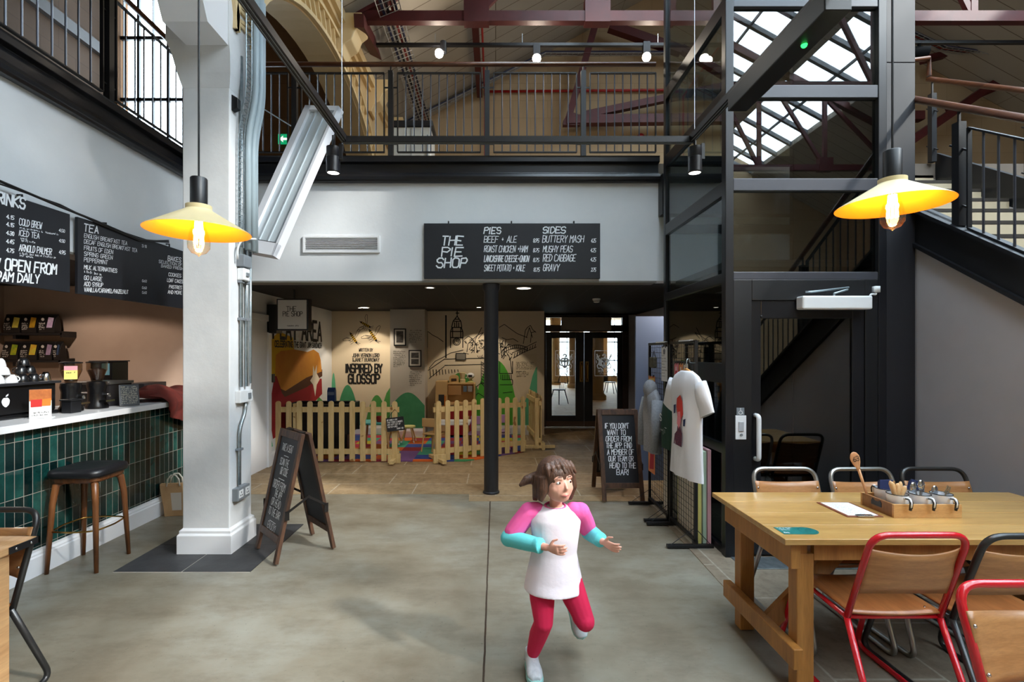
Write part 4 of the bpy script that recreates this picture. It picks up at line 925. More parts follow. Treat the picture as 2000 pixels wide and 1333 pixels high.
for i, (tx, py, h, wd) in enumerate((('INSPIRED BY',728,16,70),('GLOSSOP',749,17,60))):
    x, z = bw(711,py); m = MB(); text(m, tx, (x,9.597,z), EX, EZ, -EY, h/100, wd/100, .20, 0, .12, align=1, seed=4); m.build('large_lettering', INK, t, world=True, recalc=False)
def wasp(cx, cy, a, s):
    x, z = bw(cx, cy); c_, s_ = math.cos(a), math.sin(a)
    def q(u, v): return (x+s*(u*c_-v*s_), 9.5975, z+s*(u*s_+v*c_))
    m = MB()
    for k in range(5):
        u = -.5+k*.2; m.face([q(u,-.14+.02*abs(k-2)),q(u+.1,-.15),q(u+.1,.15),q(u,.14-.02*abs(k-2))])
    m.face([q(.5,-.12),q(.72,-.08),q(.72,.08),q(.5,.12)]); m.face([q(-.5,-.08),q(-.78,0),q(-.5,.08)])
    def stroke(pts, w=.02):
        for p0, p1 in zip(pts, pts[1:]):
            d = Vector((p1[0]-p0[0],p1[1]-p0[1])); d.normalize(); nn_ = (-d.y*w, d.x*w)
            m.face([q(p0[0]-nn_[0],p0[1]-nn_[1]),q(p1[0]-nn_[0],p1[1]-nn_[1]),q(p1[0]+nn_[0],p1[1]+nn_[1]),q(p0[0]+nn_[0],p0[1]+nn_[1])])
    for g_ in (1,-1):
        stroke([(.2,.12*g_),(.0,.6*g_),(-.3,1.1*g_),(-.45,1.05*g_),(-.4,.7*g_),(.1,.12*g_)])
        for u in (0.0,.25,.45): stroke([(u,-.13),(u-.1+.1*g_,-.4),(u-.2+.2*g_,-.62)], .016)
    stroke([(.7,.05),(.95,.3)]); stroke([(.7,-.05),(1.0,.1)])
    o = m.build('wasp', INK, t, world=True, recalc=False)
    m = MB(); m.face([(lambda p: (p[0],p[1]+.0008,p[2]))(q(u,v)) for u, v in ((-.6,-.1),(.5,-.14),(.5,.14),(-.6,.1))]); m.build('stripe', PY, o, world=True, recalc=False)
wasp(713,634,-.5,.17); wasp(690,660,-1.0,.18); wasp(728,655,-1.0,.2)
t = thing('wall_mural', 'line-drawn mural of a clock tower, bridge and hills on the wall behind the toy kitchen', 'mural', (-.2,9.6,0.2))
paint('hill', hump(lambda a,b: bw(a,b), 846, 955, 846, 728, 16, .6), PG2, 'B', t, .002); paint('hill', hump(lambda a,b: bw(a,b), 925, 1012, 846, 704, 16, .45), mat('mural_grass',(86,176,60),.85), 'B', t, .003); paint('hill', [bw(1003,846),bw(1010,800),bw(1030,740),bw(1049,716),bw(1049,846)], PG3, 'B', t, .0035)
paint('path', [bw(1008,700),bw(1003,725),bw(1008,752),bw(1018,775),bw(1026,782),bw(1032,770),bw(1040,735),bw(1049,712),bw(1049,690)], mat('mural_cream',(214,200,172),.85), 'B', t, .004)
m = MB()
def ln(pts, w=.006):
    for a, b in zip(pts, pts[1:]):
        p0, p1 = Vector(bw(*a)), Vector(bw(*b)); d = p1-p0
        if d.length < 1e-6: continue
        d.normalize(); s_ = Vector((-d.y,d.x))*w
        m.face([(q.x,9.5945,q.y) for q in (p0-s_,p1-s_,p1+s_,p0+s_)])
# clock tower
for q in ([(880,680),(880,648),(883,640),(901,640),(904,648),(904,680)],[(880,648),(904,648)],[(882,640),(885,628),(888,624),(897,624),(900,628),(902,640)],[(886,628),(899,628)],[(888,624),(893,618),(897,624)],[(893,618),(893,607)],[(890,612),(897,612)],[(879,660),(905,660)],[(884,640),(884,660)],[(900,640),(900,660)],[(888,640),(888,630)],[(892,640),(892,628)],[(896,640),(896,630)]): ln(q, .009)
ln([(892+7*math.cos(i*.45),668+7*math.sin(i*.45)) for i in range(15)], .008); ln([(892+4.5*math.cos(i*.45),668+4.5*math.sin(i*.45)) for i in range(15)], .006); ln([(892,668),(892,663)]); ln([(892,668),(896,669)])
ln([(871,700),(871,616)], .014); ln([(836,648),(845,655),(855,660),(866,668)]); ln([(906,664),(915,657),(924,663),(933,655),(944,650)]); ln([(838,720),(850,706),(866,698),(880,690),(905,684)])
for k in range(10): ln([(840+k*6,722),(841+k*6,736-k)], .006)
ln([(836,724),(868,702),(948,700)], .007); ln([(868,714),(948,712)], .006); ln([(838,740),(868,716)], .006)
for q in ([(912,688),(914,672),(922,664),(930,672),(932,690)],[(926,690),(928,664),(936,650),(941,640)],[(934,662),(944,650)],[(975,640),(985,634),(1000,645),(1010,652),(1030,660)],[(980,660),(990,664),(1002,662),(1012,668)],[(1022,672),(1026,646),(1030,640),(1036,636),(1040,644),(1047,650)],[(1028,660),(1034,640),(1040,660)],[(1036,670),(1038,650),(1046,648)],[(1002,700),(1020,690),(1048,678)],[(1000,690),(1024,680),(1048,668)]): ln(q)
for i in range(12): ln([(985+i*4,688-6*math.sin(i*PI/11)-i*.3),(985+i*4,682-6*math.sin(i*PI/11)-i*.3)], .006)
ln([(985+i*4,688-6*math.sin(i*PI/11)-i*.3) for i in range(12)]); ln([(985+i*4,682-6*math.sin(i*PI/11)-i*.3) for i in range(12)])
for k in range(9): ln([(1004+k*5,698-k*2.2),(1006+k*5,690-k*2.2)], .006)
ln([(976,664),(980,700),(988,686),(996,700),(1000,730)]); ln([(978,690),(994,672)]); ln([(988,664),(984,690)])
rr = random.Random(3)
for k in range(26):
    a, b = rr.uniform(908,950), rr.uniform(664,698); ln([(a,b),(a+rr.uniform(-7,7),b+rr.uniform(-6,6)),(a+rr.uniform(-7,7),b+rr.uniform(-6,6))], .005)
for k in range(20):
    a, b = rr.uniform(975,998), rr.uniform(668,700); ln([(a,b),(a+rr.uniform(-5,5),b+rr.uniform(-5,5)),(a+rr.uniform(-5,5),b+rr.uniform(-5,5))], .005)
for q in ([(940,706),(940,750),(946,750),(946,706)],[(976,706),(976,730),(1001,730),(1001,706)],[(980,742),(1001,742),(1001,752),(976,752)],[(982,768),(1001,766)],[(930,756),(940,748),(946,756)],[(926,776),(934,768),(946,776),(946,800)]): ln(q)
for k in range(8): ln([(941,708+k*5.5),(946,711+k*5.5)], .006)
for k in range(7): ln([(978+k*3.4,732),(978+k*3.4,742)], .006)
m.build('line_drawing', INK, t, world=True, recalc=False)
m = MB()
for k in range(9):
    x, z = bw(1008, 709+k*3.2+(2 if k > 4 else 0)); scribble(m, (x,9.5945,z), EX, EZ, -EY, (.34 if k < 5 else .24)-.05*(k%3==2), .02, .25, k)
m.build('small_lettering', INK, t, world=True, recalc=False)
t = thing('wall_text', 'columns of small printed text and a green hill on the grey pier', 'wall text', (-1.65,9.22,.2))
paint('hill', [bw(763.5,846,9.21)]+[bw(763.5+66*i/14, 800-33*math.sin(PI*(i+1.5)/17)**1.2, 9.21) for i in range(15)]+[bw(829,846,9.21)], PG, 'P', t)
m = MB()
for x0, y0_, n_, w_ in ((799,647,7,.23),(768,688,9,.22),(799,728,8,.23)):
    for k in range(n_):
        x, z = bw(x0, y0_+k*3.7, 9.21); scribble(m, (x,9.217,z), EX, EZ, -EY, w_-.03*(k%3==1)-.1*(k==n_-1), .02, .25, k+x0)
m.build('lettering', INK, t, world=True, recalc=False)
for k, (px0, py0, px1, py1) in enumerate(((769,642,793,676),(798,684,823,717))):
    a, b = P(px0,py1,9.2), P(px1,py0,9.2); t = thing('picture_frame', ['black framed photograph on the pier, the upper one','black framed pair of photographs on the pier, the lower one'][k], 'picture', (a.x,9.2,a.z))
    m = MB(); m.box((a.x,9.195,a.z),(b.x,9.219,b.z)); m.build('frame', BLACKM, t, world=True, bevel=.004)
    m = MB(); m.box((a.x+.022,9.193,a.z+.022),(b.x-.022,9.196,b.z-.022)); m.build('mount', mat('picture_mount',(206,202,194),.7), t, world=True)
    m = MB(); w_ = b.x-a.x; h_ = b.z-a.z
    if k == 0: m.box((a.x+.05,9.191,a.z+.06),(b.x-.05,9.194,b.z-.05))
    else: m.box((a.x+.05,9.191,a.z+.05),(b.x-.05,9.194,a.z+h_*.46)); m.box((a.x+.05,9.191,a.z+h_*.53),(b.x-.05,9.194,b.z-.05))
    m.build('photograph', mat('old_photo',(96,92,88),.6,noise=((40,38,38),30)), t, world=True)
for k, (px0,py0,px1,py1,l) in enumerate(((830.5,647,835,679,'dark frame hung beside the pier edge'),(890,690,910,704,'small framed picture under the drawn clock tower'))):
    a, b = P(px0,py1,9.57), P(px1,py0,9.57); t = thing('picture_frame', l, 'picture', (a.x,9.57,a.z)); m = MB(); m.box((a.x,9.575,a.z),(b.x,9.599,b.z)); m.build('frame', BLACKM, t, world=True); m = MB(); m.box((a.x+.015,9.572,a.z+.015),(b.x-.015,9.576,b.z-.015)); m.build('photograph', mat('old_photo2',(120,116,106),.6), t, world=True)
# ================================================================ double doors to the lobby
DARKW = mat('dark_brown_joinery', (44,28,20), 0.4, noise=((58,36,26), 5)); DOORB = mat('black_door_paint', (20,19,19), 0.4)
DY = 10.56
ETCH = bpy.data.materials.new('etched_glass_white'); ETCH.use_nodes = True; ETCH.node_tree.nodes.clear(); g = G(ETCH)
a_, b_, c_, d_ = g.n('ShaderNodeBsdfTranslucent'), g.n('ShaderNodeBsdfDiffuse'), g.n('ShaderNodeMixShader'), g.n('ShaderNodeOutputMaterial')
g.link(a_.outputs[0], c_.inputs[1]); g.link(b_.outputs[0], c_.inputs[2]); g.link(c_.outputs[0], d_.inputs[0]); c_.inputs[0].default_value = .35; a_.inputs[0].default_value = b_.inputs[0].default_value = (.9,.9,.88,1)
m = MB(); x0, x1 = 0.95, 2.84
m.box((x0,DY-.06,0),(x0+.13,DY+.06,CZ)); m.box((x1-.13,DY-.06,0),(x1,DY+.06,CZ)); m.box((x0,DY-.06,2.06),(x1,DY+.06,2.20)); m.box((x0,DY-.05,2.36),(x1,DY+.06,CZ-.001))
d2 = struct('door_2', m, DARKW, bevel=.006)
m = MB(); m.box((x0+.13,DY,2.2),(x1-.13,DY+.008,2.36)); struct('transom_glass', m, GLASS, parent=d2)
m = MB(); m.box((1.40,DY-.13,2.08),(2.46,DY-.05,2.36)); tag(m.build('door_heater', mat('beige_heater_case',(150,140,126),.5), bevel=.01), 'long beige heater case mounted over the double doors', 'heater')
for k in range(2):
    a = x0+.135+k*.815; b = a+.81; t = thing('glazed_door', ['left leaf of the dark double doors to the lobby with an etched crest','right leaf of the dark double doors to the lobby with an etched crest'][k], 'door', ((a+b)/2,DY,.02), group='double doors')
    gx0, gx1 = (a+.12, b-.18) if k == 0 else (a+.18, b-.10)
    m = MB(); m.box((a,DY-.025,.02),(gx0,DY+.025,2.05)); m.box((gx1,DY-.025,.02),(b,DY+.025,2.05)); m.box((gx0,DY-.025,.02),(gx1,DY+.025,.26)); m.box((gx0,DY-.025,1.92),(gx1,DY+.025,2.05)); m.build('frame', DOORB, t, world=True, bevel=.006)
    m = MB(); m.box((gx0,DY-.004,.26),(gx1,DY+.004,1.92)); m.build('glass', GLASS, t, world=True)
    m = MB(); m.box((a,DY-.029,.03),(b,DY-.025,.14)); m.build('kick_plate', mat('brown_kick_plate',(84,60,42),.4), t, world=True)
    hx = b-.06 if k == 0 else a+.06; m = MB(); m.box((hx-.035,DY-.032,.98),(hx+.035,DY-.025,1.42)); m.build('push_plate', BASS, t, world=True)
    m = MB(); m.tube(fillet([(hx,DY-.03,1.02),(hx,DY-.085,1.05),(hx,DY-.085,1.35),(hx,DY-.03,1.38)],.03), .012, 8); m.build('pull_handle', BASS, t, smooth=True, world=True)
    # etched crest: two lions holding a shield, drawn as strokes, in a square border
    cx = (1103 if k == 0 else 1180); mm = MB(); q0 = P(cx,710,DY-.006)
    def et(pts, w=.008):
        for p0, p1 in zip(pts, pts[1:]):
            p0, p1 = Vector(p0), Vector(p1); d = p1-p0
            if d.length < 1e-6: continue
            d.normalize(); s_ = Vector((-d.y,d.x))*w
            mm.face([(q0.x+v.x,DY-.007,q0.z+v.y) for v in (p0-s_,p1-s_,p1+s_,p0+s_)])
    et([(-.2,-.27),(.2,-.27),(.2,.27),(-.2,.27),(-.2,-.27)], .006)
    et([(-.07,.1),(.07,.1),(.07,-.02),(0,-.10),(-.07,-.02),(-.07,.1)], .02); et([(-.05,.04),(.05,.04)], .02); et([(0,.1),(0,-.08)], .02); et([(-.04,.16),(0,.2),(.04,.16),(0,.12)], .016)
    for s in (-1,1):
        et([(s*.16,.2),(s*.13,.13),(s*.10,.08),(s*.11,.0),(s*.08,-.06)], .014); et([(s*.13,.13),(s*.09,.17)], .01); et([(s*.11,.06),(s*.16,.1),(s*.155,.16)], .008); et([(s*.11,.0),(s*.15,-.05),(s*.13,-.11),(s*.07,-.1),(s*.03,-.14)], .011); et([(s*.16,.0),(s*.17,.06)], .008)
    text(mm, 'HIGH', (q0.x+.13,DY-.007,q0.z-.19), -EX, EZ, -EY, .045, .1, .16, 0, .1, lift=0); text(mm, 'PEAK', (q0.x-.015,DY-.007,q0.z-.19), -EX, EZ, -EY, .045, .12, .16, 0, .1, lift=0); scribble(mm, (q0.x-.11,DY-.007,q0.z-.235), EX, EZ, -EY, .22, .02, .25, 2, 0)
    mm.build('etched_crest', ETCH, t, world=True, recalc=False)
m = MB(); m.box((.97,DY-.16,.003),(2.82,DY-.06,.018)); struct('trim_9', m, mat('threshold_aluminium',(190,190,188),.35,metal=.6))
m = MB(); m.box((2.0,6.16,0),(2.98,6.2,2.06)); m.box((1.757,6.16,0),(2.0,6.2,2.06)); tag(m.build('blue_screen', mat('slate_blue_board',(98,116,148),.6)), 'tall slate blue screen standing behind the lift and gridwall displays', 'screen')
# windsor chairs in the lobby
def windsor(label, x, y, rz):
    t = thing('windsor_chair', label, 'chair', (x,y,0), rz, 'dark spindle chairs in the lobby'); W = mat('dark_chair_wood',(46,28,18),.4)
    m = MB(); m.lathe([(0,.43),(.2,.43),(.22,.445),(.2,.46),(0,.455)], (0,0,0), 20); m.build('seat', W, t, smooth=2)
    for sx in (-1,1):
        for sy in (-1,1): m = MB(); m.tube([(sx*.13,sy*.12,.43),(sx*.21,sy*.2,0)], [.018,.013], 8); m.build('leg', W, t)
    m = MB(); m.tube(arc((0,-.17,.62),.22,0,PI,14,(1,0,0),(0,-.15,1.6)), .014, 8); m.build('back_hoop', W, t)
    for i in range(-3,4): m = MB(); m.tube([(i*.05,-.16,.45),(i*.06,-.17-.02,.62+.33*math.cos(i*.38))], .007, 6); m.build('spindle', W, t)
    m = MB(); m.tube(arc((0,-.02,.66),.25,PI,2*PI,12,(1,0,0),(0,.8,0)), .012, 8); m.build('arm_rail', W, t)
windsor('dark spindle-back chair beyond the left-hand glass door', 2.0, 15.5, 2.2); windsor('dark spindle-back chair beyond the right-hand glass door', 4.55, 19.5, 2.6)
# ================================================================ on the balcony ahead
t = thing('exit_sign', 'small green emergency exit sign with white arrow behind the balcony railing', 'sign', P(552,271,10.15))
a, b = P(543,281,10.15), P(563,262,10.15); m = MB(); m.box((a.x,10.15,a.z),(b.x,10.18,b.z)); m.build('panel', mat('exit_green',(14,150,96),.5,emis=(14,150,96),es=.7), t, world=True)
m = MB(); wq = b.x-a.x; hq = b.z-a.z; m.prism([(.12,.5),(.5,.85),(.5,.62),(.9,.62),(.9,.38),(.5,.38),(.5,.15)], (a.x,10.149,a.z), (wq,0,0), (0,0,hq), (0,-1,0), .001); m.build('arrow', mat('exit_arrow_lit',(236,240,236),.5,emis=(236,240,236),es=.7), t, world=True)
m = MB(); m.box((a.x+.02,10.17,a.z+.02),(b.x-.02,10.2,b.z-.02)); m.build('bracket', GALVD, t, world=True)
t = thing('white_cabinet', 'pale cabinet with a black top standing behind the balcony railing', 'cabinet', (-1.2,7.3,MZ))
a, b = P(765,240,7.0), P(841,240,7.0); m = MB(); m.box((a.x,7.0,MZ+.02),(b.x,7.5,a.z-.06)); m.build('carcass', mat('cabinet_pale',(206,200,188),.5), t, world=True, bevel=.01)
m = MB(); m.box((a.x-.02,6.98,a.z-.06),(b.x+.03,7.52,a.z+.03)); m.build('top', BLACKM, t, world=True, bevel=.01)
m = MB(); m.box(((a.x+b.x)/2-.004,6.995,MZ+.05),((a.x+b.x)/2+.004,7.0,a.z-.08)); m.box((b.x-.05,6.97,4.4),(b.x-.035,6.998,4.7)); m.build('door_seam', GALVD, t, world=True)
# ================================================================ play area: mat, fences, furniture
MATF, g = newmat('foam_tile_colours', 0.8); p = g.pos()
sc_ = g.n('ShaderNodeVectorMath', operation='SCALE'); g.link(p, sc_.inputs[0]); sc_.inputs[3].default_value = 1/0.305
fl = g.n('ShaderNodeVectorMath', operation='FLOOR'); g.link(sc_.outputs[0], fl.inputs[0]); q = g.swz(fl.outputs[0], 'XY0')
wn_ = g.n('ShaderNodeTexWhiteNoise', noise_dimensions='3D'); g.link(q, wn_.inputs[0])
cols = [(206,92,20),(30,60,132),(58,150,122),(140,30,42),(178,168,32),(112,72,128),(196,96,20),(60,140,90),(40,66,140),(176,40,70)]
g.link(g.ramp(wn_.outputs[0], [(i/10, lin(c)) for i, c in enumerate(cols)], 'CONSTANT'), g.b.inputs['Base Color'])
m = MB(); m.prism([(-3.17,7.22),(-0.45,7.22),(0.45,7.9),(0.55,9.57),(-1.30,9.57),(-1.30,9.19),(-2.0,9.19),(-2.0,9.57),(-3.17,9.57)], (0,0,.004),(1,0,0),(0,1,0),(0,0,1),.016)
tag(m.build('foam_play_mat', MATF), 'multicoloured foam tile mat covering the play area floor', 'play mat')
PINE, g = newmat('new_pine', 0.65); n = g.noise(g.swz(g.obj(), 'XYZ', 6, 6, 0.8), 5, 5, .6); kn = g.noise(g.obj(), 7, 1)
g.link(g.mix(g.ramp(kn, [(.70,(0,0,0)),(.74,(1,1,1))]), g.ramp(n, [(.3, lin((192,164,110))), (.7, lin((216,192,140)))]), lin((150,108,62))), g.b.inputs['Base Color'])
def picket(par, x, y, z0, z1, w, th, rz=0):
    pts = [(-w/2,z0),(w/2,z0),(w/2,z1-w*.45)]+[(w/2*math.cos(a),z1-w*.45+w*.45*math.sin(a)) for a in [PI*i/8 for i in range(1,8)]]+[(-w/2,z1-w*.45)]
    u = Vector((math.cos(rz),math.sin(rz),0)); n = Vector((math.sin(rz),-math.cos(rz),0))
    m = MB(); m.prism(pts, Vector((x,y,0)), u, EZ, n, th); return m.build('picket', PINE, par, world=True)
def fence(label, a, b, n, h=.905, ext=.06, posts=(0,1), ends=True):
    a, b = Vector(a+(0,)), Vector(b+(0,)); t = thing('picket_fence', label, 'fence', (a+b)/2, 0, 'pine picket fences'); u = (b-a).normalized(); rz = math.atan2(u.y,u.x); bk = Vector((-u.y,u.x,0))
    for z in (.165,.775):
        m = MB(); m.bar(a-u*ext+bk*.02+EZ*z, b+u*ext+bk*.02+EZ*z, .035, .075); m.build('rail', PINE, t, world=True)
    for i in range(n):
        q = a+(b-a)*i/(n-1); picket(t, q.x, q.y, .03, h+R.uniform(-.006,.006), .075, .018, rz)
    for s in posts:
        q = a+(b-a)*s+bk*.06
        m = MB(); m.bar(q-EZ*0+EZ*.021, q+EZ*.86, .07, .045, u); m.build('post', PINE, t, world=True)
        m = MB(); m.bar(q-u*.09+EZ*.07-bk*.10, q+u*.09+EZ*.07-bk*.10, .045, .12); m.bar(q-bk*.30+EZ*.055,q+bk*.25+EZ*.055,.06,.045); m.build('foot_block', PINE, t, world=True)
    return t
k = 7.15/F
fence('pine picket fence left of the play area gap, in front of the bread mural', ((544-VX)*k,7.15), ((771-VX)*k,7.15), 12, posts=(.13,1))
fence('pine picket fence right of the play area gap, passing behind the black column', ((856-VX)*k,7.15), (.43,7.84), 11, posts=(0.0,), ext=.07)
fence('pine picket fence end panel running back beside the lobby doors', (.74,8.12), (.64,9.45), 9, posts=(0,), ext=.05)
t = thing('notice_board', 'small tilted black notice with white handwriting hung on the fence end', 'sign', P(772,829,7.08))
Mn = Matrix.Translation(P(772,829,7.08)) @ Matrix.Rotation(.12,4,'Y'); m = MB(); m.box((-.128,0,-.098),(.128,.012,.098),Mn @ Matrix.Rotation(-.24,4,'Y')); m.build('board', BOARD, t, world=True)
Mr = Mn @ Matrix.Rotation(-.24,4,'Y'); u_, v_, n_ = Mr.to_3x3()@EX, Mr.to_3x3()@EZ, Mr.to_3x3()@-EY
m = MB()
for i, (s, x, wd) in enumerate((('WE KINDLY ASK',-.115,.15),('THAT FOOD & DRINKS',-.115,.22),('ARE KEPT OUT OF',-.115,.19),('THE PLAY AREA',-.115,.14),('THANK YOU',.01,.10))): text(m, s, Mr@Vector((x,-.001,.056-i*.033)), u_, v_, n_, .021, wd, .15, .2, .35, seed=i)
m.build('lettering', CHALK, t, world=True, recalc=False)
m = MB(); m.tube([Mr@Vector((-.1,.006,.095)), P(771,800,7.13), Mr@Vector((.1,.006,.095))], .003, 5); m.build('string', BLACKM, t, world=True)
# play furniture
PLYW = mat('birch_ply', (206,170,116), .55); PAST = mat('pale_yellow_paint', (206,200,130), .5); TEAL = mat('turquoise_paint', (70,170,168), .5); LILAC = mat('lilac_plastic', (176,140,188), .5); REDP = mat('toy_red', (160,24,30), .5)
def play_stool(label, x, y, top, r=.12, h=.285):
    t = thing('play_stool', label, 'stool', (x,y,.02)); m = MB(); m.lathe([(0,h-.03),(r,h-.03),(r+.004,h-.015),(r,h),(0,h)], (0,0,0), 24); m.build('seat', top, t, smooth=2)
    for i in range(4):
        a = PI/4+i*PI/2; m = MB(); m.tube([(r*.6*math.cos(a),r*.6*math.sin(a),h-.03),(r*1.25*math.cos(a),r*1.25*math.sin(a),.03)], [.014,.012], 8); lg = m.build('leg', PLYW, t)
        m = MB(); m.tube([(r*1.25*math.cos(a),r*1.25*math.sin(a),.03),(r*1.3*math.cos(a),r*1.3*math.sin(a),0)], .0135, 8); m.build('foot_tip', PVC, lg)
play_stool('small round pale stool with splayed legs beside the pier', (797-VX)/F*8.7, 8.75, PAST); play_stool('small round pale stool half hidden by the fence notice', (768-VX)/F*8.5, 8.55, PAST)
def play_table(label, x, y, w, d, h, top, leg):
    t = thing('play_table', label, 'table', (x,y,.02)); m = MB(); m.box((-w/2,-d/2,h-.03),(w/2,d/2,h)); m.build('tabletop', top, t, bevel=.01)
    for sx in (-1,1):
        for sy in (-1,1):
            m = MB(); m.tube([(sx*(w/2-.06),sy*(d/2-.06),h-.03),(sx*(w/2-.02),sy*(d/2-.02),0)], [.02,.016], 10); m.build('leg', leg, t)
play_table('low turquoise topped play table behind the left fence', (735-VX)/F*8.3, 8.35, .52, .45, .42, TEAL, PLYW)
m = MB(); m.lathe([(.0,0),(.05,0),(.07,.09),(.065,.09),(.045,.01),(0,.01)], ((739-VX)/F*8.2,8.3,.441), 18); tag(m.build('toy_bowl', REDP, smooth=2), 'small red toy bowl on the turquoise play table', 'bowl')
t = thing('play_trough', 'large black play tub on legs behind the left fence', 'tub', (-2.72,7.75,.02)); m = MB()
m.prism([(-.46,.34),(.46,.34),(.50,.80),(.47,.80),(.44,.38),(-.44,.38),(-.47,.80),(-.50,.80)], (0,-.26,0),(1,0,0),(0,0,1),(0,1,0),.52); m.box((-.5,-.28,.34),(.5,-.25,.80)); m.box((-.5,.25,.34),(.5,.28,.80)); m.build('tub', BLACKM, t)
m = MB(); m.box((-.44,-.2,.08),(.44,.2,.34)); m.build('skirt', BLACKM, t)
for sx in (-1,1):
    for sy in (-1,1): m = MB(); m.box((sx*.40-.03,sy*.2-.03,0),(sx*.40+.03,sy*.2+.03,.34)); m.build('leg', BLACKM, t)
t = thing('toy_carton', 'small blue carton standing on the black play tub', 'carton', ((648-VX)/F*7.95,7.95,.822)); m = MB(); m.box((-.06,-.04,0),(.06,.04,.17)); m.prism([(-.04,.17),(.04,.17),(0,.22)],(-.06,0,0),(0,1,0),(0,0,1),(1,0,0),.12); m.build('box', mat('carton_blue',(34,66,130),.5), t); m = MB(); m.box((-.05,-.043,.1),(.05,-.039,.15)); m.build('label', mat('carton_pale',(120,140,180),.5), t)
m = MB(); m.box((-2.9,7.9,.40),(-2.4,8.0,.43))
m.b.free()
kx = lambda px: (px-VX)/F*9.25
t = thing('toy_kitchen', 'wooden toy kitchen with a red cupboard below the drawn clock tower', 'toy kitchen', (kx(889),9.38,.02))
def kb(nm, x0, y0, z0, x1, y1, z1, mt, par=None): m = MB(); m.box((kx(x0),y0,z0),(kx(x1),y1,z1)); return m.build(nm, mt, par or t, world=True, bevel=.004)
kb('side_cupboard',851,9.22,.02,873,9.56,1.07,PLYW); kb('worktop',873,9.22,.62,927,9.56,.66,PLYW); kb('upper_shelf',873,9.38,1.0,927,9.56,1.03,PLYW); kb('back_panel',873,9.53,.02,927,9.56,1.0,PLYW); kb('end_panel',925,9.22,.02,928,9.56,1.02,PLYW)
rd = kb('door',874,9.215,.06,924,9.235,.60,REDP); kb('door_handle',914,9.20,.3,917,9.215,.42,PLYW,rd); kb('splash_drawer',874,9.37,.80,900,9.39,.98,mat('birch_dark',(176,136,88),.55)); kb('oven_window',857,9.21,.62,868,9.22,.82,mat('toy_oven_window',(40,40,42),.3)); kb('spice_tin',904,9.36,.86,911,9.40,.97,mat('blue_tin',(88,110,130),.5)); kb('picture_tile',913,9.36,.86,922,9.40,.97,mat('grey_tin',(150,150,150),.5)); kb('towel',868,9.20,.60,871,9.215,.8,mat('toy_orange',(210,120,30),.6))
def small(nm, label, cat, parts_, loc):
    t_ = thing(nm, label, cat, loc)
    for n_, fn, mt in parts_: m = MB(); fn(m); m.build(n_, mt, t_, smooth=2)
    return t_
small('toy_toaster','toy wooden toaster on the toy kitchen, leftmost of the three toys there','toy',[('body',lambda m: m.prism([(-.09,0),(.09,0),(.09,.09)]+[(.09*math.cos(a),.09+.06*math.sin(a)) for a in [PI*i/10 for i in range(1,10)]]+[(-.09,.09)],(0,-.04,0),(1,0,0),(0,0,1),(0,1,0),.08),PLYW),('slot',lambda m: m.box((-.05,-.045,.03),(.05,-.04,.08)),mat('toy_slot',(60,44,30),.6))],(kx(885),9.46,1.031))
small('toy_blender','pale toy blender on the toy kitchen, between toaster and mixer','toy',[('jug',lambda m: m.lathe([(0,0),(.055,0),(.055,.06),(.04,.07),(.06,.19),(.03,.2),(0,.2)],(0,0,0),16),mat('toy_cream',(214,196,150),.5)),('handle',lambda m: m.tube(arc((.06,0,.13),.035,-PI/2,PI/2,8),.007,6),PVC)],(kx(902),9.46,1.031))
small('toy_mixer','white domed toy mixer on the toy kitchen, nearest the black column','toy',[('dome',lambda m: m.ball((0,0,.13),(.075,.06,.06),16,10),PVC),('stand',lambda m: m.lathe([(0,0),(.06,0),(.06,.02),(.03,.03),(.03,.12),(0,.12)],(0,0,0),16),PAST),('face',lambda m: m.box((-.04,-.066,.11),(.03,-.05,.15)),BLACKM)],(kx(918),9.46,1.031))
play_table('white round cornered play table behind the right fence', -.72, 8.05, .62, .5, .46, PVC, PLYW)
def kid_chair(label, x, y, rz, mt, seat=None):
    t = thing('child_chair', label, 'chair', (x,y,.02), rz, 'children chairs'); m = MB(); m.box((-.15,-.15,.27),(.15,.15,.295)); m.build('seat', seat or mt, t, bevel=.01)
    m = MB(); m.box((-.15,-.16,.40),(.15,-.14,.54)); m.build('backrest', mt, t, bevel=.01)
    for sx in (-1,1):
        m = MB(); m.tube([(sx*.13,-.14,.52),(sx*.13,-.13,.28),(sx*.15,-.17,0)], .012, 8); m.build('leg', mt, t); m = MB(); m.tube([(sx*.12,.12,.28),(sx*.14,.15,0)], .012, 8); m.build('leg', mt, t)
kid_chair('pale wooden child chair at the gap in the fences', -.98, 7.95, -.4, PLYW); kid_chair('lilac child chair behind the fence left of the black column', -.30, 7.95, 2.9, LILAC); kid_chair('lilac child chair behind the fence right of the black column', .07, 8.15, 3.3, LILAC)
